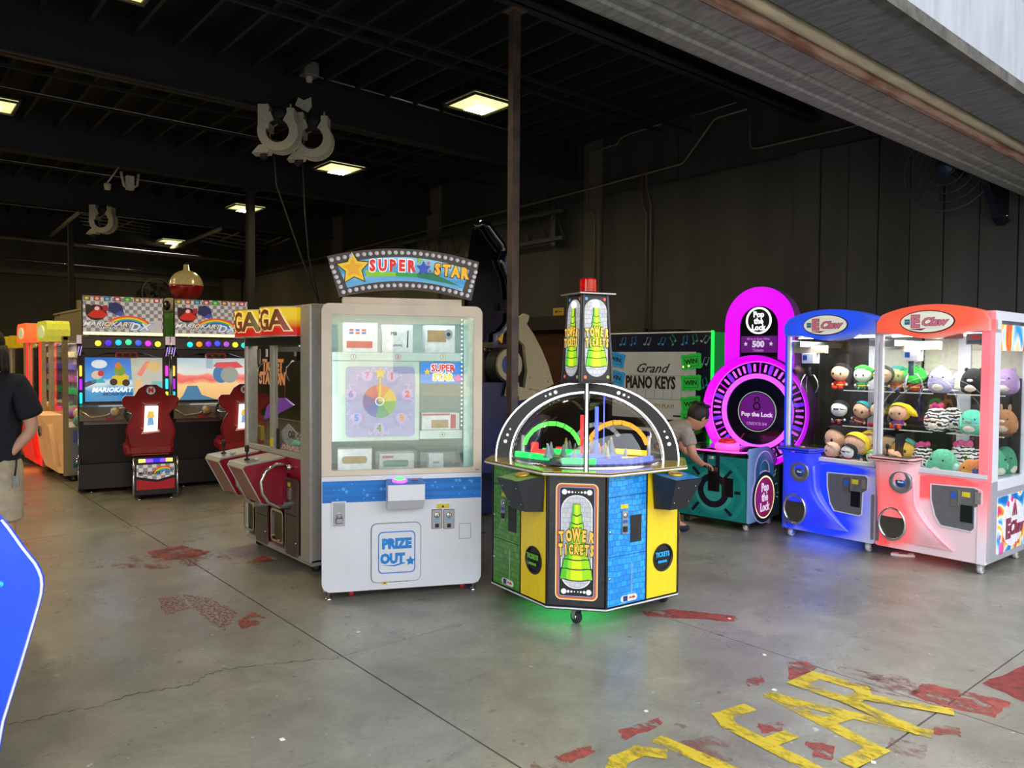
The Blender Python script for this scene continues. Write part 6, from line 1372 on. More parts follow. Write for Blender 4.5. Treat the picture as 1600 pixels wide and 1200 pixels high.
# ================================================================ red two-seat ticket crane
def sega():
    fr = Fr(2.495, 6.361, -90); ox = -.513
    t = thing('ticket_crane', 'red two-player ticket crane with silver posts and yellow and red curved signs', 'arcade machine', fr.world(.513, 0), -90)
    RED = mat('crimson_laminate', '#98152f', .35, noise=.06, scale=3, coat=.2); SIL = mat('silver_post', '#b4b1aa', .4, .25, noise=.04); DKB = mat('brown_header', '#3d332c', .4, .3); PL = mat('dull_steel_door', '#6e675f', .35, .6, noise=.06)
    PX = lambda x, y, d=0.: (lambda q: (q[0] + ox, q[1]))(fr.px(x, y, d))
    x0, x1, D = -.123 + ox, 1.149 + ox, .80; xp = .975 + ox
    b = B(); b.box(x0 + .02, x1 - .02, .02, D, .10, .85); b.build('body', RED, t)
    B().box(x0, x1, -.004, D, .075, .115).build('base_rail', SIL, t)
    for (a, b_) in ((x0, x0 + .06), (xp, x1)): B().box(a, b_, -.012, .09, .09, 2.0, bev=.012).build('corner_post', SIL, t)
    B().box(x1 - .06, x1, D - .08, D, .09, 2.0).build('corner_post', SIL, t); B().box(x0, x0 + .06, D - .08, D, .09, 2.0).build('corner_post', SIL, t)
    m0 = PX(423, 600)[0]; m1 = PX(428.5, 600)[0]
    B().box(m0, m1, -.008, .03, .875, 1.72).build('mullion', SIL, t)
    B().box(x0 + .06, xp, -.006, .02, .845, .885).build('sill', SIL, t); B().box(x0 + .06, xp, -.004, .02, .72, .845).build('upper_band', RED, t)
    B().box(x0 + .03, xp, -.012, .05, 1.705, 1.765).build('header_bar', DKB, t); B().box(x0, x1, .02, D, 1.985, 2.005).build('roof', SIL, t); B().box(x0 + .05, xp, .05, .08, 1.765, 1.985).build('header_back', DKB, t)
    B().box(x0 + .06, m0, .006, .012, .885, 1.705).build('window_pane', GLASS, t); B().box(m1, xp, .006, .012, .885, 1.705).build('window_pane', GLASS, t)
    # right side
    B().box(x1 - .012, x1 - .006, .09, D - .08, .86, 1.72).build('side_glass', GLASS, t); B().box(x1 - .02, x1 - .004, .09, D - .08, .115, .76).build('side_panel', RED, t)
    B().box(x1 - .02, x1 - .002, .09, D - .08, .76, .86).build('blue_strip', mat('slate_blue', '#3c5578', .4), t); B().box(x1 - .02, x1 - .004, .09, D - .08, 1.765, 1.985).build('side_sign', mat('side_sign_print', '#d8b820', .4, emit=.25, color2='#b02a18', scale=3, c2lo=.45, c2hi=.55), t)
    B().box(x1 - .02, x1 - .004, .09, D - .08, 1.72, 1.765).build('side_bar', SIL, t)
    # curved signs
    def signm():
        m, n, l, b_ = node_mat('yellow_red_lit_sign'); tc = n.new('ShaderNodeTexCoord'); sp = n.new('ShaderNodeSeparateXYZ'); l.new(tc.outputs['Object'], sp.inputs[0])
        mr = n.new('ShaderNodeMapRange'); mr.inputs['From Min'].default_value = 1.775; mr.inputs['From Max'].default_value = 1.99; l.new(sp.outputs['Z'], mr.inputs[0]); r_ = n.new('ShaderNodeValToRGB'); l.new(mr.outputs[0], r_.inputs[0])
        e = r_.color_ramp.elements; e[0].color = srgb('#c81c10'); e[0].position = .25; e[1].color = srgb('#ecc81c'); e[1].position = .62
        l.new(r_.outputs[0], b_.inputs['Base Color']); l.new(r_.outputs[0], b_.inputs['Emission Color']); b_.inputs['Emission Strength'].default_value = .5; return m
    SG = signm(); INK2 = mat('sign_dark_line', '#3a2410', .4)
    wS = (xp - x0 - .05) / 2
    for i in range(2):
        cx = x0 + .03 + wS * (i + .5); hw = wS / 2 - .01; N = 16; dep = .155
        arc = [(cx + hw * (2 * q / N - 1), -.02 - dep * (1 - abs(2 * q / N - 1) ** 2.6)) for q in range(N + 1)]
        s_ = B().flat(arc + [(cx + hw, .06), (cx - hw, .06)], 1.775, 1.985).build('curved_sign', SG, t)
        smooth_by_angle(s_)
        for zz in (1.768, 1.985): B().flat([(u, v - .004) for u, v in arc] + [(cx + hw, .06), (cx - hw, .06)], zz, zz + .007).build('sign_edge', SIL, s_)
        for s0, bold, m_, off, nm in (('SEGA', .013, mat('pale_outline', '#e8dca0', .4, emit=.5, noise=0), .0, 'lettering_outline'), ('SEGA', .0055, mat('sign_bronze', '#8a7238', .35, .2, emit=.12, color2='#a03018', scale=2), .004, 'lettering')):
            me = text_mesh(s0, .215, bold, sx=.90, sp=.95).copy(); me.materials.clear(); me.materials.append(m_)
            bm = bmesh.new(); bm.from_mesh(me); bmesh.ops.triangulate(bm, faces=bm.faces)
            for _ in range(2): bmesh.ops.subdivide_edges(bm, edges=[e for e in bm.edges if abs(e.verts[0].co.x - e.verts[1].co.x) > .03], cuts=1, use_grid_fill=False); bmesh.ops.triangulate(bm, faces=bm.faces)
            for v in bm.verts:
                u = max(-1, min(1, v.co.x / hw)); v.co = Vector((cx + v.co.x, -.02 - dep * (1 - abs(u) ** 2.6) - .004 - off + (v.co.y), 1.882 + v.co.z))
            bm.to_mesh(me); bm.free(); o = bpy.data.objects.new(nm, me); COL.objects.link(o); o.parent = s_
    # inside: purple back panel with the title, claws, prizes
    PB = mat('plum_back_panel', '#3a1c36', .45, noise=.3, scale=3); OT = mat('orange_title', '#d8861c', .4, emit=.45, noise=0)
    bk = B().box(x0 + .05, x1 - .03, D - .05, D - .03, .86, 1.98).build('back_panel', PB, t)
    for (px_, py_, s0) in ((425, 572, 'TICKET'), (424, 592, 'STATION')):
        q = PX(px_, py_, D - .06); text(s0, .165, OT, bk, q[0], D - .056, q[1], shear=.1, bold=.009, outline=mat('brown_title', '#7a3c10', .5), ow=.006, sx=.95)
    q = PX(505, 572, D - .06); text('TICKET', .135, OT, bk, q[0] + .1, D - .056, q[1], bold=.008)  # second title: mirror reflection of the first, painted as lettering on the panel
    q = PX(507, 592, D - .06); text('STATION', .135, OT, bk, q[0] + .1, D - .056, q[1], bold=.008)
    for (px_, py_, nm) in ((421, 575, 0), (466, 575, 1)):
        cx, cz = PX(px_, py_, .30); c = B().tube([(cx, .3, cz + .06), (cx, .3, cz + .28)], .02, 10).build('claw_motor', MATTE, t)
        B().box(cx - .014, cx + .014, .27, .28, cz + .1, cz + .17).build('white_label', WHITE, c)
        for k in range(3):
            a = k * 2.09 + .1; B().tube([(cx + r_ * cos(a), .3 + r_ * sin(a), cz + z_) for r_, z_ in ((0, .06), (.05, .055), (.095, .0), (.10, -.05), (.07, -.11))], .007, 6).build('claw_arm', CHROME, c)
        B().tube([(cx + .06, .28, cz + .3), (cx + .07, .28, cz + .17), (cx + .12, .28, cz + .12), (cx + .17, .28, cz + .17), (cx + .17, .28, cz + .34)], .005, 6).build('cable', mat('pale_cable', '#b8b0a8', .5), c)
    B().box(x0 + .06, xp, .25, .35, 1.66, 1.70).build('gantry', STEEL, t)
    a = [PX(*p, .34) for p in ((414, 655), (418, 635), (430, 622), (446, 622), (459, 633), (446, 640), (430, 648))]
    B().prism(a, .33, .35).build('purple_target', mat('purple_acrylic', '#8a50c0', .3, emit=.25, noise=0), t)
    u = B(); uu = PX(445, 622, .34); u.tube([(uu[0], .34, uu[1]), (uu[0] + .01, .34, uu[1] + .2)], .002, 4); u.build('string', mat('pink_string', '#c04a80', .5), t)
    dm = [PX(*p, .05) for p in ((438, 678), (454, 662), (470, 678), (454, 696))]; dsg = B().prism(dm, .03, .034).build('diamond_sign', mat('clear_white_print', '#b9b9bc', .4), t)
    q = PX(454, 680, .02); text('GO', .075, mat('grey_letter', '#4a4a4e', .5), dsg, q[0], .028, q[1], bold=.003, rot=(0, 0, 0), sx=-1.0)
    B().box(PX(433, 700, .02)[0], PX(470, 700, .02)[0], .022, .026, .89, .93).build('red_white_strip', mat('red_white', '#c8505a', .5, color2='#e8d8d8', scale=40), t)
    cc = PX(460, 700, .15); B().ball((cc[0], .15, .90), (.10, .07, .05), 14, 8).build('mint_prize', mat('mint_prize', '#6fb8a0', .6), t)
    B().box(PX(391, 680, .1)[0], PX(408, 680, .1)[0], .1, .13, .90, 1.02).build('yellow_card', mat('olive_card', '#a8962a', .5, noise=.2), t)
    B().box(PX(432, 690)[0], PX(436, 690)[0], .0, .004, .885, 1.05).build('black_strip', MATTE, t); B().box(m0 + .005, m1 - .005, -.010, -.008, .90, .97).build('yellow_label', mat('yellow_label', ''), t)
    pl = []
    rnd = random.Random(9); b = B(); M_ = mat('ticket_fluff', '#b8b6ac', .8, noise=.25, scale=40)
    for i in range(150): b.ball((rnd.uniform(x0 + .15, x1 - .05), rnd.uniform(.30, D - .1), .87 + rnd.uniform(0, .10)), rnd.uniform(.02, .035), 6, 4)
    o = b.build('paper_ball_fill', M_, t); o['kind'] = 'stuff'
    B().box(x0 + .05, x1 - .02, .02, D - .05, .855, .865).build('prize_floor', PL, t)
    B().box(PX(398, 600)[0], PX(402, 600)[0], .02, .03, 1.55, 1.68).build('hanging_card', mat('grey_card', '#8a8680', .5), t)
    # control pods
    for i, cxp in enumerate((388, 437)):
        # pod centre found from the photo's joystick foot
        w_ = .30; cx = (x0 + .19, x0 + .19 + .50)[i]
        b = B(); T_ = [(0, .84), (-.33, .80), (-.345, .775), (-.20, .50), (0, .46)]
        b.side([(y * 1., z) for y, z in T_], cx - w_ / 2, cx + w_ / 2); pod = b.build('control_pod', RED, t)
        fr_ = B(); fr_.side([(-.02, .845), (-.335, .807), (-.352, .778), (-.352, .772), (-.33, .795), (-.02, .833)], cx - w_ / 2 - .006, cx + w_ / 2 + .006); fr_.build('pod_rim', SIL, pod)
        for xx in (cx - w_ / 2 - .004, cx + w_ / 2 - .004): B().tube([(xx + .004, y, z) for y, z in ((0, .845), (-.335, .805), (-.348, .775), (-.203, .497), (0, .457))], .006, 5).build('pod_edge', SIL, pod)
        fp = [(-.338, .772), (-.204, .505)]; B().add([(cx - w_ / 2 + .02, -.340, .768), (cx + w_ / 2 - .02, -.340, .768), (cx + w_ / 2 - .02, -.212, .512), (cx - w_ / 2 + .02, -.212, .512)], [(0, 1, 2, 3)]).build('pod_front', mat('dim_red_front', '#7a1a22', .3, noise=.1, coat=.4), pod)
        B().box(cx - w_ / 2 + .02, cx + w_ / 2 - .02, -.30, -.04, .0, .004, Matrix.Translation((0, 0, .842)) @ Matrix.Rotation(R(6.5), 4, 'X')).build('pod_plate', STEEL, pod)
        T = Matrix.Translation((cx - .04, -.24, .815)); B().lathe([(.022, 0), (.02, .012), (.008, .016), (.007, .06), (.016, .068), (.018, .10), (.012, .115), (.0001, .118)], 12, T).build('joystick', MATTE, pod)
        B().lathe([(.022, 0), (.022, .014), (.0001, .02)], 14, Matrix.Translation((cx + .06, -.2, .825))).build('button', mat('clear_button', '#c8c8c8', .3), pod)
        # chrome hoop beside each pod
        hp = [(0, .785), (-.12, .80), (-.20, .755), (-.235, .68), (-.225, .59), (-.18, .52), (-.10, .47), (0, .455)]
        B().tube([(cx + w_ / 2 + .07, y, z) for y, z in hp], .013, 8).build('chrome_hoop', CHROME, t)
        xl, zl = PX((383, 425.5)[i], 0 or (824, 843)[i]); xh, zh = PX((399, 445)[i], (785, 799)[i])
        o_ = B().ring(rrect(xl, xh, zl, zh, .04, 4), rrect(xl + .018, xh - .018, zl + .018, zh - .018, .03, 4), -.014, .0).build('prize_door_rim', CHROME, t); B().prism(rrect(xl + .015, xh - .015, zl + .015, zh - .015, .03, 4), -.002, .0).build('prize_flap', mat('bronze_flap', '#5a5038', .12, .7, noise=.3, scale=6), o_)
        xl, zl = PX((402, 448)[i], (842, 862)[i]); xh, zh = PX((419, 467)[i], (768, 752)[i])
        sd_ = B().prism(rrect(xl, xh, zl, zh, .025, 3), -.010, 0).build('service_door', PL, t); zm = zl + (zh - zl) * .52
        B().ring(rrect(xl - .008, xh + .008, zl - .008, zh + .008, .03, 3), rrect(xl, xh, zl, zh, .025, 3), -.014, 0).build('door_rim', STEEL, sd_); B().box(xl, xh, -.0115, -.010, zm, zm + .006).build('door_split', MATTE, sd_)
        B().box(xl + .05, xl + .085, -.02, -.01, zm + .12, zm + .21).build('coin_plate', CHROME, sd_); B().box(xl + .045, xl + .09, -.013, -.01, zm + .22, zm + .25).build('warning_label', mat('yellow_label', ''), sd_)
        B().lathe([(.012, 0), (.01, .008)], 10, Matrix.Translation((xh - .03, -.010, zl + .1)) @ Matrix.Rotation(pi / 2, 4, 'X')).build('key_lock', CHROME, sd_)
        B().box(xl + .02, xl + .06, -.05, -.01, zm + .06, zm + .10).build('ticket_mouth', CHROME, sd_)
    B().lathe([(.02, 0), (.02, .05)], 12, Matrix.Translation((PX(458, 740)[0], 0, .775)) @ Matrix.Rotation(pi / 2, 4, 'X')).build('key_switch', CHROME, t)
    for xx in (x0 + .09, x1 - .12):
        for yy in (.08, D - .1): caster(t, xx, yy, .08, .034)
    ld = bpy.data.lights.new('inner_light', 'AREA'); ld.size = .7; ld.energy = 10; ld.color = (1, .9, .75); lo = bpy.data.objects.new('inner_light', ld); COL.objects.link(lo); lo.parent = t; lo.location = (-.1, .35, 1.92)
sega()
# ================================================================ racing cabinets
def kart(k):
    fr = Fr(1.973 + k * .985, 10.10 - k * .20, -11.5); ox = -.44
    t = thing('racing_cabinet', ('black racing cabinet with red bucket seat and bright blue sea race on its screen', 'black racing cabinet with red seat half hidden behind the red ticket crane')[k], 'arcade machine', fr.world(.44, 0), -11.5, 'racing cabinets with red bucket seats')
    BK = mat('racing_black', '#08090e', .35, noise=.15, coat=.1); BK2 = mat('racing_charcoal', '#07080d', .5, noise=.1); TAN = mat('warm_grey_dash', '#6e675a', .35, .3, noise=.05); RED = mat('seat_red', '#8e0f16', .4, noise=.05, scale=8, coat=.15)
    GUN = mat('gunmetal_header', '#4a474e', .35, .4, noise=.05)
    PX = lambda x, y, d=0.: (lambda q: (q[0] + ox, q[1]))(fr.px(x, y, d))
    x0, x1 = -.05 + ox, .905 + ox
    # side walls: tall profile
    prof = [(.02, .02), (-.02, .06), (-.02, .32), (.10, .42), (.10, .86), (.0, 1.0), (-.06, 1.22), (-.02, 1.62), (.06, 1.80), (.22, 1.86), (.80, 1.86), (.85, 1.5), (.85, .02)]
    for a in (x0 - .02, x1): sw = B().side(prof, a, a + .02).build('side_wall', BK, t)
    B().box(x0, x1, .12, .84, .03, .88).build('lower_body', BK2, t)
    B().box(x0, x1, -.02, .12, .05, .34).build('foot_box', BK, t)
    B().box(x0, x1, .30, .84, .88, 1.84).build('screen_housing', BK, t)
    for a in (x0 - .02, x1 + .012): B().tube([(a + .004, y - .004, z) for y, z in prof[1:10]], .006, 5).build('chrome_edge', CHROME, t)
    # leds on the side walls
    cols = (('#ffc040', '#a020ff', '#10d8d0'), ('#ff30c0', '#30c8ff', '#c0e830'))
    for s_, a in ((0, x0 - .0), (1, x1 - .03)):
        for q, zz in enumerate((1.44, 1.28, 1.12)):
            c = cols[s_][q]; B().prism(rrect(a + .004, a + .030, zz - .065, zz + .065, .01, 2), .05, .09).build('side_led', mat('led' + c, c, .3, emit=1.6, noise=0), t)
    # header band with round lamps
    hd = B().box(x0 + .02, x1 - .02, .02, .30, 1.70, 1.85, bev=.01).build('header_band', GUN, t)
    lc = (('#ffe040', '#5030ff', '#20c8e0', '#40e8a0', '#4060ff', '#d838f0', '#e8f040'), ('#20d8e8', '#ff9020', '#8030f0', '#4050ff', '#a050c0', '#e8f040', '#20d8d0'))[k]
    for q in range(7):
        xx = x0 + .20 + q * .107; T = Matrix.Translation((xx, .02, 1.785 - .006 * abs(q - 3))) @ Matrix.Rotation(pi / 2, 4, 'X')
        B().lathe([(.034, 0), (.034, .02), (.02, .03), (.0001, .032)], 14, T).build('round_lamp', mat('lamp' + lc[q], lc[q], .3, emit=1.1, noise=0), hd)
    B().prism([(x0, 1.70), (x0 + .1, 1.60), (x0 + .3, 1.66), (x1 - .3, 1.66), (x1 - .1, 1.60), (x1, 1.70)], .0, .3).build('visor', BK, t)
    cam_ = B().prism(rrect(x0 + .38, x0 + .62, 1.595, 1.665, .02, 3), -.01, .05).build('camera_pod', BK2, t)
    B().ring(rrect(x0 + .38, x0 + .62, 1.595, 1.665, .02, 3), rrect(x0 + .40, x0 + .60, 1.61, 1.65, .012, 3), -.016, -.01).build('pod_ring', mat('pod_red', '#a01828', .4), cam_)
    for s_ in (-.04, .04): B().lathe([(.02, 0), (.016, .008), (.0001, .01)], 12, Matrix.Translation((x0 + .5 + s_, -.01, 1.63)) @ Matrix.Rotation(pi / 2, 4, 'X')).build('lens', mat('olive_lens', '#5a5a2a', .2), cam_)
    # score tags at the corners
    for s_ in (0, 1):
        a = (x0 - .02, x1 - .03)[s_]; B().box(a, a + .05, -.005, .0, 1.76, 1.86).build('white_tag', mat('pale_tag', '#cbb8c0', .4, emit=.5, noise=0), t)
        for q in (0, 1): B().prism([(a + q * .025, 1.62), (a + .01 + q * .025, 1.62), (a + .03 + q * .025, 1.73), (a + .02 + q * .025, 1.73)], -.008, .0).build('light_slash', mat('lilac_slash', '#b090f0', .4, emit=1.0, noise=0), t)
    # screen
    sz0, sz1 = 1.075, 1.60; sx0, sx1 = x0 + .06, x1 - .06; ys = .10
    def scr():
        m, n, l, b_ = node_mat('race_screen_%d' % k); tc = n.new('ShaderNodeTexCoord'); sp = n.new('ShaderNodeSeparateXYZ'); l.new(tc.outputs['Object'], sp.inputs[0]); mr = n.new('ShaderNodeMapRange')
        mr.inputs['From Min'].default_value = sz0; mr.inputs['From Max'].default_value = sz1; l.new(sp.outputs['Z'], mr.inputs[0]); nz = n.new('ShaderNodeTexNoise'); nz.inputs['Scale'].default_value = 7; l.new(tc.outputs['Object'], nz.inputs[0])
        ad = n.new('ShaderNodeMath'); ad.operation = 'MULTIPLY_ADD'; ad.inputs[1].default_value = .22; l.new(nz.outputs['Fac'], ad.inputs[0]); l.new(mr.outputs[0], ad.inputs[2]); r_ = n.new('ShaderNodeValToRGB'); l.new(ad.outputs[0], r_.inputs[0]); e = r_.color_ramp.elements
        st = ((.0, '#2f7fb8'), (.38, '#3f8fc8'), (.45, '#8fb8c8'), (.55, '#c8d8e0'), (.62, '#3a8ad8'), (1.0, '#2a70c8')) if k == 0 else ((.0, '#6f9ab8'), (.15, '#e8b878'), (.5, '#f0cc90'), (.60, '#e06868'), (.68, '#e88a80'), (.74, '#d8dcd8'), (1.0, '#bcd0d8'))
        e[0].position, e[0].color = st[0][0], srgb(st[0][1]); e[1].position, e[1].color = st[-1][0], srgb(st[-1][1])
        for p_, c_ in st[1:-1]: q = e.new(p_); q.color = srgb(c_)
        l.new(r_.outputs[0], b_.inputs['Base Color']); l.new(r_.outputs[0], b_.inputs['Emission Color']); b_.inputs['Emission Strength'].default_value = .75; b_.inputs['Roughness'].default_value = .08; return m
    B().box(x0, x1, ys + .005, .3, 1.04, 1.64).build('bezel', BK, t)
    s = B().box(sx0, sx1, ys - .002, ys + .005, sz0, sz1).build('screen', scr(), t)
    def pr(pts, c, nm='picture_shape', e=.6, y=0): B().prism([(sx0 + u * (sx1 - sx0), sz0 + v * (sz1 - sz0)) for u, v in pts], ys - .004 - y, ys - .002).build(nm, mat('scr' + c, c, .3, emit=e, noise=0), s)
    if k == 0:
        pr(circ(.18, .85, .10, 16), '#dce8f4'); pr([(0, .32), (.14, .42), (.14, .50), (0, .44)], '#5a4a6a'); pr(circ(.15, .60, .07, 14, .10), '#d8c0b0'); pr(circ(.20, .64, .04, 12, .07), '#c83a3a', y=.001); pr([(.08, .42), (.26, .42), (.22, .54), (.10, .54)], '#38b0c0')
        pr([(.36, .38), (.54, .36), (.56, .58), (.46, .66), (.34, .56)], '#d8c030'); pr(circ(.44, .70, .07, 14, .12), '#7a9a3a', y=.001); pr(circ(.42, .82, .04, 12, .07), '#e08030', y=.002); pr(circ(.36, .44, .05, 14, .08), '#3a3020', y=.002); pr(circ(.52, .42, .05, 14, .08), '#3a3020', y=.002)
        pr([(.62, .0), (1, 0), (1, 1), (.58, 1)], '#c8d0c4', e=.5); pr([(.64, 0), (.72, 0), (.72, .5), (.64, .5)], '#e8c088', y=.001); pr([(.66, .62), (.78, .92), (.84, .92), (.72, .55)], '#e88a80', y=.001); pr(circ(.88, .8, .1, 14, .12), '#d8c080', y=.001); pr([(.8, .1), (1, .1), (1, .45), (.86, .45)], '#78c0bc', y=.001)
        text('MARIOKART', .075, mat('scr_white', '#ffffff', .3, emit=.8, noise=0), s, sx0 + .28, ys - .006, sz0 + .135, shear=.3, bold=.002); text('ARCADE GP DX', .045, mat('scr_navy', '#1c2a5a', .3, emit=.3, noise=0), s, sx0 + .34, ys - .006, sz0 + .085, shear=.3, bold=.001)
    else:
        pr([(.02, 0), (.08, .12), (.14, .34), (.28, .34), (.34, .12), (.55, 0)], '#4f86b0'); pr(circ(.62, .62, .12, 18, .22), '#4a80b8'); pr([(.5, .8), (.55, .9), (.85, .92), (.95, .78), (.7, .74)], '#e05a60', y=.001); pr(circ(.74, .6, .13, 16, .2), '#9aa4a0', y=.001); pr([(.4, .75), (.5, .75), (.5, 1), (.4, 1)], '#a8c8d8')
    # dash with steering wheel
    b = B(); b.side([(.10, 1.05), (-.03, 1.02), (-.12, .93), (-.12, .86), (.12, .84), (.30, .9), (.30, 1.05)], x0, x1); b.build('dashboard', TAN, t)
    B().tube([(x0 + .02, -.10, .97), (x0 + .12, -.13, .90), (x0 + .28, -.13, .92), (x0 + .42, -.13, 1.0), (x0 + .6, -.13, 1.0)], .010, 6).build('dash_trim', mat('champagne_metal', '#b8ac92', .25, .7), t)
    T = Matrix.Translation((x0 + .37, -.13, .965)) @ Matrix.Rotation(pi / 2, 4, 'X')
    B().lathe([(.058, 0), (.058, .012), (.046, .016)], 20, T).build('star_button_ring', mat('champagne_metal', ''), t); B().lathe([(.046, .0), (.046, .014), (.0001, .016)], 20, T).build('star_button', mat('brown_button', '#7a2818', .3), t)
    B().prism(star(x0 + .37, .965, .034), -.150, -.146).build('star_mark', mat('gold_print', ''), t)
    B().box(x0 + .27, x0 + .36, -.128, -.122, .865, .90).build('red_badge', mat('pod_red', ''), t)
    wc = Vector((x0 + .62, -.22, .95)); T = Matrix.Translation(wc) @ Matrix.Rotation(R(60), 4, 'X')
    w = B(); w.tube([T @ Vector((.15 * cos(2 * pi * i / 24), .15 * sin(2 * pi * i / 24), 0)) for i in range(24)], .017, 8, closed=True); wo = w.build('steering_wheel', BK2, t)
    b = B(); b.tube([T @ Vector((-.14, 0, 0)), T @ Vector((0, -.01, -.02)), T @ Vector((.14, 0, 0))], .014, 6); b.tube([T @ Vector((0, 0, -.02)), T @ Vector((0, -.14, 0))], .014, 6); b.tube([T @ Vector((0, 0, 0)), T @ Vector((0, 0, -.14))], .03, 8); b.build('wheel_spokes', CHROME, wo)
    B().box(x0 + .04, x1 - .04, .095, .10, .80, .87).build('pale_strip', mat('pinkish_strip', '#9a8488', .4), t)
    # marquee
    mq0, mq1 = 1.875, 2.345; M = B().box(x0 + .03, x1 - .03, .17, .24, mq0, mq1).build('marquee', BK, t)
    def chk():
        m, n, l, b_ = node_mat('silver_check_print') if 'silver_check_print' not in MATS else (MATS['silver_check_print'], None, None, None)
        if n:
            tc = n.new('ShaderNodeTexCoord'); c = n.new('ShaderNodeTexChecker'); c.inputs['Scale'].default_value = 22; c.inputs['Color1'].default_value = srgb('#d8d6d8'); c.inputs['Color2'].default_value = srgb('#8f8c92')
            l.new(tc.outputs['Object'], c.inputs[0]); l.new(c.outputs[0], b_.inputs['Base Color']); l.new(c.outputs[0], b_.inputs['Emission Color']); b_.inputs['Emission Strength'].default_value = .30
        return m
    a0, a1 = x0 + .045, x1 - .045; Wm = a1 - a0
    mf = B().box(a0, a1, .162, .17, mq0 + .012, mq1 - .012).build('marquee_face', chk(), M)
    def mp(pts, c, y=0., e=.35, nm='picture_shape'): return B().prism([(a0 + u * Wm, mq0 + v * .47) for u, v in pts], .158 - y, .162).build(nm, mat('mq' + c, c, .35, emit=e, noise=0), mf)
    for i, c in enumerate(('#7a6a20', '#b04a3a', '#2a6a90', '#b03030', '#3a9a3a', '#8a5a30', '#a07050', '#b03a40')):
        u = .005 + i * .125 + (.0); mp([(u, .86), (u + .085, .86), (u + .085, .97), (u, .97)], c); mp(circ(u + .042, .912, .024, 10, .036), ('#d8c850', '#e8c0a0', '#70c0c8', '#e8e0e0', '#90e060', '#e8c8a0', '#f0d8b0', '#f0e0e0')[i], y=.001)
    mp(circ(.16, .56, .13, 18, .2), '#2a1c22'); mp([(.05, .48), (.12, .42), (.24, .42), (.30, .52), (.22, .62), (.20, .72), (.16, .74), (.13, .62)], '#d82a20', y=.001); mp([(.03, .62), (.09, .62), (.09, .76), (.03, .76)], '#3a1a20', y=.002); mp([(.24, .60), (.30, .60), (.30, .74), (.24, .74)], '#a82430', y=.002); mp(circ(.17, .66, .03, 12, .045), '#e8e0e0', y=.003)
    mp([(.30, .62), (.42, .50), (.50, .58), (.48, .76), (.40, .84), (.32, .80)], '#28306a'); mp([(.38, .52), (.46, .48), (.51, .56), (.46, .62)], '#4858b0', y=.001); mp(circ(.35, .74, .03, 12, .05), '#3a3a48', y=.002)
    N = 12
    for j, c in enumerate(('#d83a28', '#f09020', '#f0d830', '#40b848', '#3888d8', '#3848b0')):
        ro, ri = .36 - j * .022, .36 - (j + 1) * .022; pts = [(.56 + .9 * ro * cos(pi * (.18 + .72 * q / N)), .08 + 1.15 * ro * sin(pi * (.18 + .72 * q / N))) for q in range(N + 1)] + [(.56 + .9 * ri * cos(pi * (.18 + .72 * q / N)), .08 + 1.15 * ri * sin(pi * (.18 + .72 * q / N))) for q in range(N, -1, -1)]
        for q in range(N): mp([pts[q], pts[q + 1], pts[2 * N - q], pts[2 * N + 1 - q]], c, y=.002, e=.45)
    text('MARIOKART', .075, mat('logo_white', '#f4f4f4', .3, emit=.4, noise=0), mf, a0 + .26, .153, mq0 + .125, shear=.35, bold=.002, sx=1.25, outline=MATS['black_print'], ow=.003); text('ARCADE GP', .042, mat('logo_white', ''), mf, a0 + .30, .153, mq0 + .075, shear=.35, bold=.001, outline=MATS['black_print'], ow=.003, sx=1.2)
    text('DX', .12, mat('logo_ice', '#d8ecf8', .3, emit=.5, noise=0), mf, a0 + .60, .152, mq0 + .095, shear=.3, bold=.004, sx=1.2, outline=mat('logo_blue', '#2858b0', .3, emit=.2, noise=0), ow=.004)
    mp([(.70, .02), (.98, .02), (.98, .40), (.74, .34)], '#c8c8cc', y=.001)
    B().box(a0, a1, .155, .165, mq0 - .005, mq0 + .03).build('light_row', mat('cream_light_row', '#fff0c0', .4, emit=1.0, noise=0), M)
    for i in range(14): B().ball((a0 + .03 + i * Wm / 14.3, .153, mq0 + .012), .009, 8, 6).build('row_bulb', mat('cream_bulb', '#fff4d0', .4, emit=2.2, noise=0), M)
    B().box(x0 + .1, x0 + .2, .2, .6, 1.84, 1.9).build('bracket', BK, t); B().box(x1 - .2, x1 - .1, .2, .6, 1.84, 1.9).build('bracket', BK, t)
    # pedestal and bucket seat
    c0, c1 = .48 + ox, .93 + ox; y0, y1 = -.79, -.02
    pd = B().box(c0, c1, y0, y1, .05, .49, bev=.012).build('seat_pedestal', BK, t)
    for a in (c0, c1): B().tube([(a, y0 - .012, .06), (a, y0 - .004, .2), (a, y0 - .004, .48)], .012, 6).build('chrome_post', CHROME, pd)
    B().box(c0 + .05, c1 - .05, y0 - .004, y0, .425, .465).build('led_bar', (lambda: mat('rainbow_bar', '#8040ff', .3, emit=1.3, noise=0))(), pd)
    B().box(c0 + .05, c0 + .12, y0 - .006, y0, .425, .465).build('led_bar', mat('yellow_bar', '#ffe060', .3, emit=1.3, noise=0), pd); B().box(c1 - .12, c1 - .05, y0 - .006, y0, .425, .465).build('led_bar', mat('yellow_bar', ''), pd); B().box(c0 + .2, c0 + .27, y0 - .006, y0, .425, .465).build('led_bar', mat('blue_bar', '#2020ff', .3, emit=1.3, noise=0), pd)
    B().box(c0 + .03, c1 - .03, y0 - .006, y0, .12, .40).build('poster', chk(), pd)
    B().prism([(c0 + .03, .12), (c1 - .03, .12), (c1 - .03, .24), (c0 + .24, .20), (c0 + .03, .24)], y0 - .009, y0 - .005).build('red_band', mat('band_red', '#b8182a', .4, emit=.1, noise=0), pd)
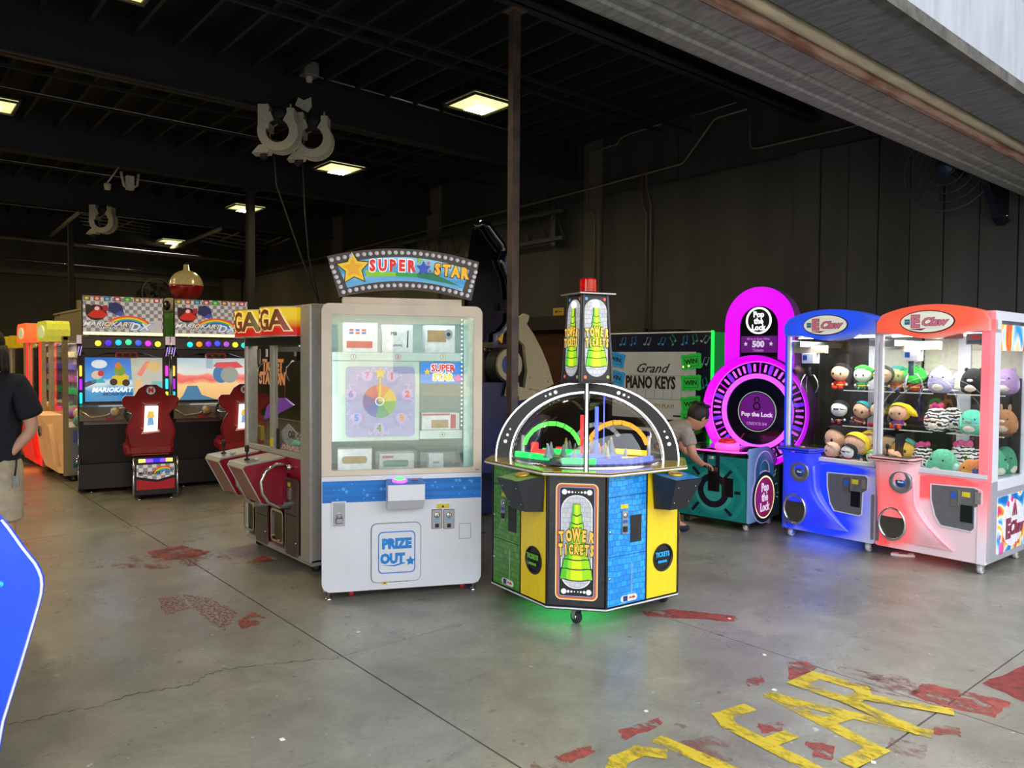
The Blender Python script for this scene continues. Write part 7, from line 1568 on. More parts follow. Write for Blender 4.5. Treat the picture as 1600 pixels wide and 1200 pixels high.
    B().prism([(c0 + .03, .24), (c0 + .24, .20), (c1 - .03, .24), (c1 - .03, .27), (c0 + .24, .225), (c0 + .03, .27)], y0 - .010, y0 - .005).build('black_band', MATS['black_print'], pd)
    text('MARIOKART', .045, MATS['black_print'], pd, c0 + .17, y0 - .010, .305, shear=.3, bold=.001); text('DX', .06, mat('logo_blue', ''), pd, c1 - .09, y0 - .010, .32, shear=.3, bold=.002)
    for j, c in enumerate(('#d83a28', '#f0c030', '#40b848', '#3888d8')):
        ro, ri = .13 - j * .014, .13 - (j + 1) * .014
        for q in range(8): A = [pi * (.3 + .6 * v / 8) for v in (q, q + 1)]; B().prism([(c1 - .14 + ro * cos(A[0]), .25 + ro * sin(A[0])), (c1 - .14 + ro * cos(A[1]), .25 + ro * sin(A[1])), (c1 - .14 + ri * cos(A[1]), .25 + ri * sin(A[1])), (c1 - .14 + ri * cos(A[0]), .25 + ri * sin(A[0]))], y0 - .008, y0 - .005).build('rainbow_print', mat('mq' + c, c, .35, emit=.35, noise=0), pd)
    cxs = (c0 + c1) / 2 - .045
    outl = [(u * 1.10, .5 + (v - .5) * .98) for u, v in [(-.17, .50), (.17, .50), (.205, .62), (.235, .78), (.20, .90), (.165, .97), (.255, 1.08), (.265, 1.15), (.235, 1.19), (.15, 1.19), (.11, 1.27), (.05, 1.315), (-.05, 1.315), (-.11, 1.27), (-.15, 1.19), (-.235, 1.19), (-.265, 1.15), (-.255, 1.08), (-.165, .97), (-.20, .90), (-.235, .78), (-.205, .62)]]
    b = B(); n = len(outl); vs = []
    for yy, sc in ((y0 + .02, .93), (y0 - .0, 1.0), (y0 + .06, 1.0), (y0 + .10, .92)):
        for u, v in outl: vs.append((cxs + u * sc, yy - (v - .5) * .10 + .06, .9 + (v - .9) * sc))
    fs = [tuple(range(n))] + [(r_ * n + i, r_ * n + (i + 1) % n, (r_ + 1) * n + (i + 1) % n, (r_ + 1) * n + i) for r_ in range(3) for i in range(n)] + [tuple(range(4 * n - 1, 3 * n - 1, -1))]
    b.add(vs, fs); bs = b.build('seat_back', RED, t); smooth_by_angle(bs, .7)
    b = B(); b.box(c0 - .09, c1 - .03, y0 + .06, y0 + .60, .495, .62, bev=.03); b.build('seat_cushion', RED, t)
    for s_ in (-1, 1): b = B(); b.side([(y0 + .10, .52), (y0 + .10, .70), (y0 + .3, .68), (y0 + .58, .64), (y0 + .6, .52)], cxs + s_ * .21 - .03, cxs + s_ * .21 + .03); b.build('seat_bolster', RED, t)
    ysb = lambda v: y0 - .0 - (v - .5) * .10 + .06
    B().prism([(cxs - .075, .77), (cxs + .065, .78), (cxs + .075, 1.06), (cxs - .06, 1.06)], ysb(.92) - .040, ysb(.92) - .018).build('lit_picture', mat('warm_white_lit', '#f8ece0', .4, emit=1.2, noise=0), bs)
    B().prism([(cxs - .04, .84), (cxs + .03, .85), (cxs + .02, .93), (cxs - .03, .93)], ysb(.92) - .044, ysb(.92) - .04).build('blue_print', mat('lit_sky', '#7ab0e0', .4, emit=.6, noise=0), bs)
    B().prism([(cxs - .045, .93), (cxs + .035, .93), (cxs + .025, 1.0), (cxs - .025, 1.0)], ysb(.92) - .044, ysb(.92) - .04).build('red_print_patch', mat('lit_amber', '#f0c060', .4, emit=.6, noise=0), bs)
    B().prism([(cxs - .10, .745), (cxs + .09, .765), (cxs + .085, .79), (cxs - .085, .78)], ysb(.75) - .042, ysb(.75) - .01).build('rose_print', mat('rose_plate', '#d09088', .4, emit=.3, noise=0), bs)
    B().tube([(cxs - .09, ysb(1.08) - .012, 1.10), (cxs - .05, ysb(1.08) - .016, 1.075), (cxs + .05, ysb(1.08) - .016, 1.075), (cxs + .09, ysb(1.08) - .012, 1.10)], .007, 5).build('silver_trim', STEEL, bs)
    B().tube([(cxs - .11, ysb(.8) - .012, .82), (cxs - .08, ysb(.8) - .016, .80)], .006, 5).build('silver_trim', STEEL, bs)
    yb_ = ysb(1.24) - .006; em = B().prism(circ(cxs, 1.235, .056, 22), yb_ - .012, yb_ + .04).build('round_emblem', mat('emblem_edge_blue', '#1a2a5a', .4), bs)
    B().prism(circ(cxs, 1.235, .045, 22), yb_ - .016, yb_).build('emblem_disc', mat('emblem_white', '#d8d4dc', .4), em); text('M', .07, mat('emblem_red', '#b01822', .4), em, cxs, yb_ - .018, 1.235, bold=.004)
    for a in (c0 + .06, c1 - .06): leveler(t, a, y0 + .06, .06)
    for a in (x0 + .12, x1 - .2): leveler(t, a, .05, .06)
    B().tube([(x0 - .03, -.02, .36), (x0 - .03, .0, .42)], .02, 6).build('chrome_cap', CHROME, t)
    ld = bpy.data.lights.new('screen_glow', 'AREA'); ld.size = .6; ld.energy = 2.5; ld.color = (.8, .85, 1); lo = bpy.data.objects.new('screen_glow', ld); COL.objects.link(lo); lo.parent = t; lo.location = (x0 + .5, .05, 1.35); lo.rotation_euler = (-pi / 2, 0, 0)
for k_ in (0, 1): kart(k_)
# ================================================================ far-left row of cranes
def left_crane(lab, yn, yf, kind, xf=1.9):
    """front faces -x; yn near corner, yf far corner"""
    fr = Fr(xf, yf, -90); W = yf - yn; t = thing('far_crane', lab, 'arcade machine', fr.world(W / 2, 0), -90, 'cranes in the far left row'); h = W / 2
    GO = mat('warm_champagne_frame', '#a89878', .4, .3, noise=.04); HDM = {'yellow': mat('lit_lime_header', '#d8d84e', .4, emit=.4, noise=.05), 'red': mat('lit_coral_header', '#ff6a38', .4, emit=.8, noise=0)}.get(kind)
    FR = {'yellow': mat('lit_peach_front', '#e0a468', .4, emit=.32, noise=.08, scale=3), 'red': mat('lit_red_front', '#f42a20', .4, emit=.5, noise=.1, scale=3)}.get(kind)
    FIL = mat('prize_wall_print', '#8a6a9a', .5, emit=.12, color2='#c8b890', scale=9, c2lo=.4, c2hi=.6)
    D = .85
    b = B(); b.box(-h, h, .05, D, .08, .70); b.build('body', GO, t)
    for a in (-h, h - .05): B().box(a, a + .05, -.01, .05, .08, 1.86).build('corner_post', GO, t); B().box(a, a + .05, D - .06, D, .08, 1.86).build('corner_post', GO, t)
    B().box(-h, h, .0, D, 1.82, 1.87).build('roof', GO, t)
    B().box(-h + .05, h - .05, .0, .006, .80, 1.82).build('window_pane', GLASS, t); B().box(h - .03, h - .024, .05, D - .06, .70, 1.82).build('side_glass', GLASS, t)
    B().box(-h + .03, h - .03, D - .04, D - .02, .7, 1.82).build('back_panel', FIL, t)
    if kind == 'row':
        for q in range(2):
            cx = -h + W * (.25 + .5 * q); N = 10; arc = [(cx + W * .22 * (2 * i / N - 1), -.15 * (1 - (2 * i / N - 1) ** 2)) for i in range(N + 1)]
            B().flat(arc + [(cx + W * .22, .05), (cx - W * .22, .05)], 1.74, 1.92).build('curved_sign', mat('side_sign_print', ''), t)
        B().box(-h, h, -.004, .05, .1, .7).build('front_panel', mat('crimson_laminate', ''), t)
    else:
        hw = h - .12; hs = [(-hw, 1.72)] + [(hw * (.72 + .28 * cos(q)) * s_, 1.93 + .14 * sin(q)) for s_, qs in ((1, [R(a) for a in (-60, -25, 10, 45, 80)]), (-1, [R(a) for a in (80, 45, 10, -25, -60)])) for q in qs]; hs = hs[1:]
        hd = B().prism(hs, -.16, .10).build('header', HDM, t); B().prism(circ(0, 1.93, .2, 22, .08), -.175, -.16).build('sign_oval', mat('pale_oval', '#e8e8b0' , .4, emit=.4, noise=0), hd)
        prof = [(-.06, .12), (-.12, .3), (-.17, .72), (-.24, .80), (-.24, .86), (.0, .86), (.05, .7), (.05, .1)]
        fp = B().side(prof, -h + .02, h - .04); fo = fp.build('console', FR, t)
        B().tube([(h - .04, -.15, .75), (h - .05, -.10, .5), (h - .05, -.06, .2)], .03, 8).build('console_ridge', FR, fo)
        B().lathe([(.07, 0), (.07, .02), (.03, .01)], 18, Matrix.Translation((-.1, -.17, .62)) @ Matrix.Rotation(pi / 2, 4, 'X')).build('speaker_ring', STEEL, fo)
        if kind == 'red':
            for a in (-h, h - .05): B().box(a, a + .055, -.03, -.01, .10, 1.84).build('light_strip', mat('red_tube', '#ff2a20', .4, emit=1.1, noise=0), t)
            B().box(h - .14, h - .05, -.012, .05, .15, .68).build('dark_hatch', mat('slate_hatch', '#3a4048', .4), t)
    sp = B().box(h - .006, h + .004, .08, D - .08, .12, .68).build('side_panel', mat('pale_side_panel', '#9a98a0', .4), t)
    if kind == 'yellow':
        for (a, b_, c, z0, z1) in ((.1, .5, '#5a6ab0', .5, .66), (.15, .6, '#b0c838', .28, .42), (.1, .7, '#2a6a5a', .18, .27), (.3, .7, '#c86838', .12, .18), (.3, .8, '#d84a5a', .52, .6), (.12, .5, '#8a8aa0', .40, .52)): B().side([(a, z0), (b_, z0), (b_ + .05, z1), (a, z1)], h + .004, h + .006).build('side_print', mat('sp' + c, c, .4, emit=.05), sp)
    rnd = random.Random(int(yn * 10)); cs = ('#c83a30', '#e8a030', '#6ab0c8', '#e8d8c0', '#8a50b0', '#50a860')
    for i in range(12):
        B().ball((rnd.uniform(-h + .15, h - .15), rnd.uniform(.2, D - .15), .76 + rnd.uniform(0, .08)), rnd.uniform(.06, .09), 10, 7).build('prize', mat('prz' + cs[i % 6], cs[i % 6], .6), t)
    for i, z in enumerate((1.0, 1.2, 1.4, 1.6)):
        B().box(-h + .08, h - .08, D - .12, D - .05, z, z + .09).build('prize_row', mat('rowc%d' % i, ('#3ab868', '#c85a9a', '#7a60c0', '#c8b088')[i], .5, emit=.3, noise=.3, scale=30), t)
    for a in (-h + .08, h - .08): caster(t, a, .1, .08, .034)
    ld = bpy.data.lights.new('inner_light', 'AREA'); ld.size = .6; ld.energy = 9; ld.color = (1, .9, .7); lo = bpy.data.objects.new('inner_light', ld); COL.objects.link(lo); lo.parent = t; lo.location = (0, .4, 1.80)
    if kind == 'red': ld = bpy.data.lights.new('led_glow', 'AREA'); ld.size = .4; ld.energy = .8; ld.color = (1, .25, .05); lo = bpy.data.objects.new('led_glow', ld); COL.objects.link(lo); lo.parent = t; lo.location = (0, -.15, .07)
left_crane('peach and lime lit claw crane directly left of the racing cabinets', 11.15, 12.15, 'yellow', 1.95)
left_crane('red-lit claw crane with a coral header in the far left row', 12.25, 13.35, 'red', 1.88)
left_crane('crane with yellow and red curved signs behind the red-lit one', 13.5, 14.9, 'row', 1.85)
left_crane('farthest crane with yellow and red curved signs at the left edge', 15.0, 16.4, 'row', 1.85)
# cream slanted box on top of something behind the racing cabinets
p0, p1 = at_y(95, 527, 16.4), at_y(131, 527, 16.4); zt0 = at_y(96, 491, 16.4).z; zt1 = at_y(131, 487, 16.4).z
o = B().prism([(p0.x, 0.0), (p1.x + .3, 0.0), (p1.x + .3, 1.9), (p0.x, 1.9)], 16.42, 17.0).build('stand', mat('dark_stand', '#24221f', .6)); 
ct = thing('cream_cabinet', 'cream box with a sloping top standing behind the lime-lit crane', 'cabinet', ((p0.x + p1.x) / 2 + .1, 16.7, 0)); mw = Matrix.Translation((-ct.location.x, -16.7, 0)); o.parent = ct; o.location = (-ct.location.x, -16.7, 0)
CRM_ = mat('cream_box_paint', '#9a8f70', .55, noise=.05)
q = B().prism([(p0.x, 1.9), (p1.x + .25, 1.9), (p1.x + .3, zt1 + .12), (p0.x, zt0)], 16.4, 17.0).build('sloping_box', CRM_, ct, loc=(-ct.location.x, -16.7, 0))
B().prism([(p0.x - .02, zt0), (p1.x + .3, zt1 + .12), (p1.x + .3, zt1 + .16), (p0.x - .02, zt0 + .03)], 16.38, 17.02).build('lid', mat('tan_lid', '#b0a078', .5), ct, loc=(-ct.location.x, -16.7, 0))
B().box(p1.x - .08, p1.x + .06, 16.5, 16.6, zt1 + .06, zt1 + .22).build('small_knob', CRM_, ct, loc=(-ct.location.x, -16.7, 0))
# ---- fishing float, green creature figure, wall disc fan
def float_():
    c = at_d(291, 447, 12.6); r_ = 25 / 1200 * 12.6
    t = thing('fishing_float', 'giant red and cream fishing float on a pole above the racing cabinets', 'decoration', (c.x, c.y, 0))
    RD = mat('float_red', '#9a1216', .2, noise=.05, coat=.6); CR = mat('float_cream', '#d8c898', .25, noise=.05, coat=.5)
    z = c.z; n = 14
    B().lathe([(.04 + .0, z - r_ * 1.02)] + [(r_ * sin(pi * i / 28) * 1.0, z - r_ * cos(pi * i / 28)) for i in range(2, n + 1)], 28).build('red_half', RD, t)
    B().lathe([(r_ * 1.012, z - .0), (r_ * 1.012, z + .02)] + [(r_ * sin(pi * i / 28), z - r_ * cos(pi * i / 28) * 1.0) for i in range(n + 1, 25)] + [(.05, z + r_ * .98), (.04, z + r_ * 1.32), (.02, z + r_ * 1.34)], 28).build('cream_half', CR, t)
    B().tube([(0, 0, z + r_ * 1.3), (.02, 0, z + r_ * 1.48)], .015, 6).build('wire_tip', MATTE, t)
    B().tube([(0, 0, .02), (0, 0, z - r_)], .035, 10).build('pole', CR, t); B().lathe([(.3, 0), (.3, .03), (.04, .05)], 20).build('base', MATTE, t)
float_()
def worm():
    c = at_d(265, 488, 11.4)
    t = thing('green_figure', 'green figure with one big black eye peeking between the racing marquees', 'decoration', (c.x, c.y, 0)); z = c.z
    B().lathe([(.16, 0), (.15, 1.0), (.14, z - .12), (.14, z + .0)], 20).build('green_body', mat('frog_green', '#3f7f22', .5, noise=.1), t)
    B().lathe([(.145, z - .0), (.145, z + .08), (.11, z + .17), (.05, z + .21), (.0001, z + .215)], 20).build('cream_top', mat('cream_top', '#b8a888', .5), t)
    T = Matrix.Rotation(-R(33), 4, 'Z'); B().ball((.0, -.135, z + .09), (.055, .03, .075), 14, 8, T).build('eye', BLACK, t); B().ball((-.01, -.163, z + .11), (.013, .008, .018), 8, 6, T).build('glint', WHITE, t)
worm()
def disc():
    c = at_y(243, 458, 22.2); t = thing('drum_fan', 'dim round grey fan on the back wall left of the fishing float', 'fan', (c.x, 22.1, c.z)); r_ = .40
    B().ring(circ(0, 0, r_, 30), circ(0, 0, r_ - .04, 30), -.05, .05).build('rim', mat('dim_grey_metal', '#4a4a48', .4, .4), t)
    B().prism(circ(0, 0, .07, 16), -.06, .3).build('hub', MATTE, t)
    for i in range(5): a = i * 1.2566; B().prism([(0.05 * cos(a), .05 * sin(a)), (.34 * cos(a - .25), .34 * sin(a - .25)), (.34 * cos(a + .3), .34 * sin(a + .3))], 0, .01).build('blade', mat('dim_blade', '#3c3c3a', .4, .3), t)
    for rr in (.12, .2, .28): B().ring(circ(0, 0, rr, 26), circ(0, 0, rr - .008, 26), -.055, -.045).build('guard_ring', mat('dim_grey_metal', ''), t)
    B().box(-.03, .03, .05, .5, -.03, .03).build('bracket', MATTE, t)
disc()
# ---- hose reels on the beams
REEL = mat('cream_reel_paint', '#b8b2a4', .5, noise=.06)
def reel(lab, x, y, Y, s):
    c = at_y(x, y, Y - .25); t = thing('hose_reel', lab, 'hose reel', (c.x, c.y, c.z), -38, 'hanging hose reels')
    r_ = s * .5; n = 26
    a0 = R(-250); a1 = R(62)
    for yy in (-.10, .07):
        o = [(r_ * cos(a0 + (a1 - a0) * i / n), r_ * sin(a0 + (a1 - a0) * i / n)) for i in range(n + 1)]; i_ = [(r_ * .58 * cos(a0 + (a1 - a0) * i / n), r_ * .58 * sin(a0 + (a1 - a0) * i / n)) for i in range(n + 1)]
        b = B()
        vs = [(p[0], yy, p[1]) for p in o] + [(p[0], yy, p[1]) for p in i_] + [(p[0], yy + .03, p[1]) for p in o] + [(p[0], yy + .03, p[1]) for p in i_]; m = n + 1; fs = []
        for i in range(n): j = i + 1; fs += [(i, j, m + j, m + i), (2 * m + j, 2 * m + i, 3 * m + i, 3 * m + j), (i, 2 * m + i, 2 * m + j, j), (m + j, 3 * m + j, 3 * m + i, m + i)]
        fs += [(0, m, 3 * m, 2 * m), (n, 2 * m + n, 3 * m + n, m + n)]; b.add(vs, fs); b.build('drum_flange', REEL, t)
    T = Matrix.Rotation(pi / 2, 4, 'X'); B().lathe([(r_ * .60, -.07), (r_ * .60, .08)], 24, T, cap=False).build('hose_coil', mat('black_hose', '#17181a', .5), t)
    B().box(-r_ * .95, -r_ * .42, -.11, .11, r_ * .1, r_ * 1.28).build('arm_plate', REEL, t); B().box(r_ * .45, r_ * .8, -.09, .09, r_ * .5, r_ * 1.15).build('arm_plate', REEL, t)
    B().prism([(-r_ * .95, -r_ * .7), (-r_ * .3, -r_ * .55), (-r_ * .5, -r_ * 1.05), (-r_ * 1.3, -r_ * 1.1)], -.08, .08).build('outlet_guide', REEL, t)
    B().lathe([(.02, -r_ * 1.35), (.04, -r_ * 1.2), (.04, -r_ * 1.0)], 10, Matrix.Translation((-r_ * .8, 0, 0))).build('hose_stop', MATTE, t)
    up = ZB - c.z + .02
    for xx in (-r_ * .6, r_ * .55): B().tube([(xx, 0, r_ * 1.1), (xx, 0, max(up, r_ * 1.3))], .012, 6).build('hanger_rod', REEL, t)
    B().lathe([(r_ * .32, -.02), (r_ * .32, .02), (r_ * .2, .03)], 16, Matrix.Translation((r_ * .05, -.06, r_ * .9)) @ T).build('spring_hub', MATTE, t)
    return t
r1 = reel('white hose reel on the left of the hanging pair', 437, 208, 8.5, .44); r2 = reel('white hose reel on the right of the hanging pair', 490, 219, 8.5, .44)
reel('single white hose reel hanging farther back at the left', 162, 346, 16.5, .46)
for lab, pts, Y in (('thin black hose hanging from the left reel of the pair', [(428, 240), (432, 290), (470, 400), (500, 478)], 8.2), ('thin black hose hanging from the right reel of the pair', [(472, 247), (476, 330), (482, 400), (498, 470)], 8.3)):
    P = [at_y(x, y, Y) for x, y in pts]; t = B().tube([p - P[0] for p in P], .009, 6).build('hanging_hose', MATTE); t.location = P[0]; tag(t, lab, 'hose')
def tagplate(lab, pix, Y, m=None):
    P = [at_y(x, y, Y) for x, y in pix]; c = P[0].copy(); o = B().prism([(p.x - c.x, p.z - c.z) for p in P], -.004, .004).build('reel_tag', m or REEL); o.location = c; return tag(o, lab, 'sign')
tagplate('angular white tag on the beam above the pair of hose reels', [(466, 152), (474, 157), (486, 152), (487, 167), (481, 176), (461, 164)], 8.38)
tagplate('small white tag above the single far hose reel', [(168, 320), (175, 328), (168, 334), (163, 330)], 16.3)
c = at_y(483, 112, 8.3); o = thing('junction_box', 'small grey electrical box on the ceiling above the hose reels', 'electrical box', (c.x, c.y, c.z)); B().box(-.09, .09, -.08, .08, -.06, .10, bev=.01).build('box_cover', mat('dull_grey_box', '#6a6864', .5), o); B().lathe([(.03, -.12), (.05, -.06)], 10).build('lamp_socket', REEL, o)
B().tube([(0, 0, .1), (0, 0, ZC - c.z)], .012, 5).build('drop_rod', BEAM, o); e_ = at_y(800, 205, 8.3); B().tube([(0, 0, -.03), (e_.x - c.x, 0, at_y(800, 205, 8.3).z - c.z)], .010, 5).build('conduit_run', CND, o)
c = at_y(203, 286, 12.4); o = thing('ceiling_bracket', 'small white bracket hanging from the second beam at the left', 'bracket', (c.x, c.y, c.z)); B().tube([(-.12, 0, .15), (-.08, 0, -.05), (0, 0, -.1), (.1, 0, -.02), (.12, 0, .15)], .02, 6).build('hook', REEL, o); B().box(-.05, .05, -.04, .04, -.1, .1).build('clamp', REEL, o)
c = at_y(168, 291, 12.4); o = thing('spot_lamp', 'tiny white spot lamp left of the ceiling bracket', 'lamp', (c.x, c.y, c.z)); B().lathe([(.04, -.05), (.05, .03), (.02, .05)], 10).build('shade', REEL, o); B().tube([(0, 0, .05), (.15, 0, .3)], .012, 5).build('arm', REEL, o)
# ---- wall fan and bracket with chain under the header at right
def wfan():
    c = at_x(1484, 262, 8.2); t = thing('wall_fan', 'large round wire-guard wall fan under the door header at the right', 'fan', c, -90); DM = mat('dusty_wire', '#4a4c54', .5, .3); r_ = .42
    for rr in (.42, .34, .26, .18, .1): B().tube([(rr * cos(2 * pi * i / 40), -.02 - (.42 - rr) * .3, rr * sin(2 * pi * i / 40)) for i in range(40)], .006 if rr < .4 else .010, 5, closed=True).build('guard_ring', DM, t)
    for i in range(16): a = 2 * pi * i / 16; B().tube([(.42 * cos(a), -.02, .42 * sin(a)), (.08 * cos(a), -.12, .08 * sin(a))], .0035, 4).build('guard_wire', DM, t)
    B().lathe([(.07, -.04), (.09, .14)], 16, Matrix.Rotation(pi / 2, 4, 'X')).build('motor', mat('blue_motor', '#1c2f52', .4), t)
    for i in range(3): a = i * 2.094; B().prism([(.04 * cos(a), .04 * sin(a)), (.36 * cos(a - .3), .36 * sin(a - .3)), (.38 * cos(a + .25), .38 * sin(a + .25)), (.1 * cos(a + .6), .1 * sin(a + .6))], -.06, -.055).build('blade', mat('blue_grey_blade', '#2a3244', .4), t)
    B().box(-.04, .04, .0, .30, -.04, .04).build('wall_arm', MATTE, t)
wfan()
def opener():
    P = at_y(1578, 322, 2.62); t = thing('door_operator', 'dark roller door bracket with hanging chain at the upper right corner', 'door gear', P)
    DKB = mat('blue_black_steel', '#141c2c', .45, .4, noise=.2); f = lambda x, y, Y=2.62: ((at_y(x, y, Y) - P).x, (at_y(x, y, Y) - P).z)
    B().prism([f(*q) for q in ((1546, 288), (1620, 288), (1630, 345), (1582, 345), (1568, 352), (1560, 340), (1556, 318))], 0, .06).build('bracket_plate', DKB, t)
    B().tube([(f(1585, 318)[0], .0, f(1585, 318)[1]), (f(1640, 318)[0], .0, f(1640, 318)[1])], .09, 14).build('shaft', DKB, t)
    B().prism([f(*q) for q in ((1586, 343), (1600, 346), (1640, 350), (1640, 358), (1600, 352))], -.02, .04).build('pale_lever', mat('beige_pipe_paint', ''), t)
    ch = [(1564, 345), (1570, 346), (1577, 349), (1583, 354), (1589, 359), (1596, 364), (1603, 371), (1612, 380)]
    for i, q in enumerate(ch):
        u, v = f(*q); M = Matrix.Translation((u, -.03, v)) @ Matrix.Rotation(R(-40), 4, 'Y') @ Matrix.Rotation(pi / 2 * (i % 2), 4, 'X')
        B().tube([(.022 * cos(2 * pi * k / 10), 0, .013 * sin(2 * pi * k / 10)) for k in range(10)], .0045, 5, M, closed=True).build('chain_link', mat('dark_chain', '#2a2c30', .4, .7), t)
    B().ball((f(1571, 337)[0], -.01, f(1571, 337)[1]), .012, 8, 6).build('bolt', CHROME, t)
    B().tube([(f(1552, 296)[0], .03, f(1552, 296)[1]), (f(1552, 296)[0], .03, f(1552, 296)[1] + .15)], .02, 6).build('hanger', DKB, t)
opener()
# ---- black hooded ride with a curved shiny edge, behind the white prize machine
def ride():
    # faces left; a flat side panel with an ornate outline seen almost edge on from the front right
    Y = 6.1; d = lambda x, y, Yp=Y: at_y(x, y, Yp)
    base = d(775, 620); t = thing('hooded_ride', 'tall black hooded ride with a wavy glossy edge behind the white prize machine', 'arcade machine', (base.x, Y, 0))
    loc = lambda x, y, Yp=Y: (lambda p: (p.x - base.x, p.z))(d(x, y, Yp))
    BLK = mat('black_laminate_gloss', '#0a090c', .15, noise=.1, coat=.5); GL = mat('glossy_black_tube', '#12121a', .08, .2, coat=.8, noise=0); LV = mat('lavender_edge_film', '#8a90b8', .2, .3, noise=.05)
    NVY = mat('deep_blue_laminate', '#0c1c48', .3, noise=.1, coat=.3)
    edge = [(742, 355), (752, 349), (762, 353), (772, 368), (783, 382), (788, 393), (782, 404), (786, 415), (792, 430), (795, 450), (797, 468)]
    pl_ = [loc(*q) for q in [(742, 356)] + edge[1:] + [(797, 485), (796, 500), (785, 520), (772, 535), (735, 535), (735, 400)]]
    B().prism(pl_, .04, .10).build('hood_panel', BLK, t)
    rr = [.028, .034, .04, .045, .045, .04, .05, .045, .035, .03, .03]
    B().tube([(loc(x, y)[0], .0, loc(x, y)[1]) for x, y in edge], rr, 10).build('wavy_edge', GL, t)
    B().tube([(loc(x + 3, y + 2)[0] + .02, .03, loc(x + 3, y + 2)[1]) for x, y in edge[2:]], [.02, .024, .024, .02, .04, .03, .02, .016, .012], 8).build('edge_film', LV, t)
    b = B(); q = [loc(786, 402), loc(794, 408), loc(793, 424), loc(784, 420)]; b.prism(q, -.06, .0); b.build('pale_block', LV, t)
    b = B(); q = [loc(783, 473), loc(798, 473), loc(798, 488), loc(785, 486)]; b.prism(q, -.05, .03); b.build('black_clamp', GL, t)
    B().tube([(loc(797, 490)[0], .0, loc(797, 490)[1]), (loc(795, 505)[0], .0, loc(795, 505)[1]), (loc(784, 520)[0], .0, loc(784, 520)[1]), (loc(774, 524)[0], 0, loc(774, 524)[1]), (loc(773, 545)[0], 0, loc(773, 545)[1])], .028, 8).build('lower_edge', LV, t)
    T = Matrix.Translation((loc(778, 560)[0], .05, 0)); zt, zb = loc(778, 547)[1], loc(778, 602)[1]
    B().lathe([(.12, zb), (.12, zt - .03), (.135, zt - .02), (.135, zt), (.1, zt + .02)], 24, T).build('black_drum', mat('smoky_drum', '#2a2e34', .2, .6, noise=.2), t)
    a, z1 = loc(752, 602); c, _ = loc(797, 602); B().box(a - .25, c, -.02, .9, .05, z1).build('blue_base', NVY, t)
    RDL = mat('purple_lettering', '#4a2a80', .4, emit=.12, noise=0); ORL = mat('orange_lettering_glow', '#a04a38', .4, emit=.08, noise=0)
    for (xa, ya, xb, yb, m_) in ((740, 694, 796, 712, RDL), (740, 713, 796, 728, mat('olive_gold_band', '#8a8030', .4, emit=.08)), (740, 728, 796, 738, ORL)):
        q0, q1 = loc(xa, yb), loc(xb, ya); B().box(q0[0], q1[0], -.03, -.02, q0[1], q1[1]).build('colour_band', m_, t)
    for k in range(6): q0, q1 = loc(752 + k * 7, 711), loc(755 + k * 7, 697); B().box(q0[0], q1[0], -.034, -.03, q0[1], q1[1]).build('band_stroke', mat('mauve_stroke', '#a04060', .4), t)
    B().box(a - .2, c - .02, -.03, -.02, .55, .62).build('mauve_band', mat('mauve_band', '#3c3a6a', .4), t)
ride()
def fin():
    Y = 5.6; base = at_y(820, 620, Y); t = thing('cream_fin_ride', 'cream curved fin panel with a round cut-out behind the steel post', 'arcade machine', (base.x, Y, 0))
    loc = lambda x, y: (lambda p: (p.x - base.x, p.z))(at_y(x, y, Y)); CRM = mat('cream_fin_paint', '#a8a078', .45, noise=.04); NV = mat('deep_blue_laminate', '')
    o = [loc(*q) for q in ((811, 497), (820, 490), (827, 493), (826, 500), (824, 506), (834, 520), (846, 540), (858, 570), (866, 598), (862, 604), (850, 612), (836, 618), (822, 622), (811, 624))]
    b = B(); b.prism([loc(*q) for q in ((811, 497), (820, 490), (827, 493), (826, 500), (823, 506), (834, 522), (846, 545), (857, 572), (865, 600), (845, 612), (820, 606), (824, 580), (820, 540), (811, 531))], 0, .04); b.build('fin_panel', CRM, t)
    B().prism([loc(*q) for q in ((811, 604), (845, 611), (832, 622), (811, 626))], 0, .04).build('fin_panel', CRM, t)
    B().prism([loc(*q) for q in ((795, 598), (811, 598), (811, 619), (790, 619))], .0, .03).build('cream_tab', CRM, t)
    B().prism([loc(*q) for q in ((756, 598), (850, 598), (850, 740), (756, 740))], .05, .38).build('blue_hull', NV, t)
    b = B(); c = loc(800, 570); b.prism(circ(c[0], c[1], .17, 26), .06, .2); b.build('dark_wheel', MATTE, t)
    B().ring(circ(c[0], c[1], .155, 26), circ(c[0], c[1], .10, 26), .03, .06).build('wheel_rim', mat('cream_fin_paint', ''), t); B().prism(circ(c[0], c[1], .09, 20), .04, .06).build('blue_hub', mat('hub_blue', '#1a3a80', .3), t)
    for q in ((828, 590), (828, 608), (856, 596)): u, v = loc(*q); B().prism(circ(u, v, .006, 8), -.003, 0).build('bolt', MATTE, t)
    B().prism([loc(*q) for q in ((784, 530), (792, 520), (790, 536))], .05, .07).build('yellow_flag', mat('flag_yellow', '#c8a020', .4, emit=.1), t)
fin()
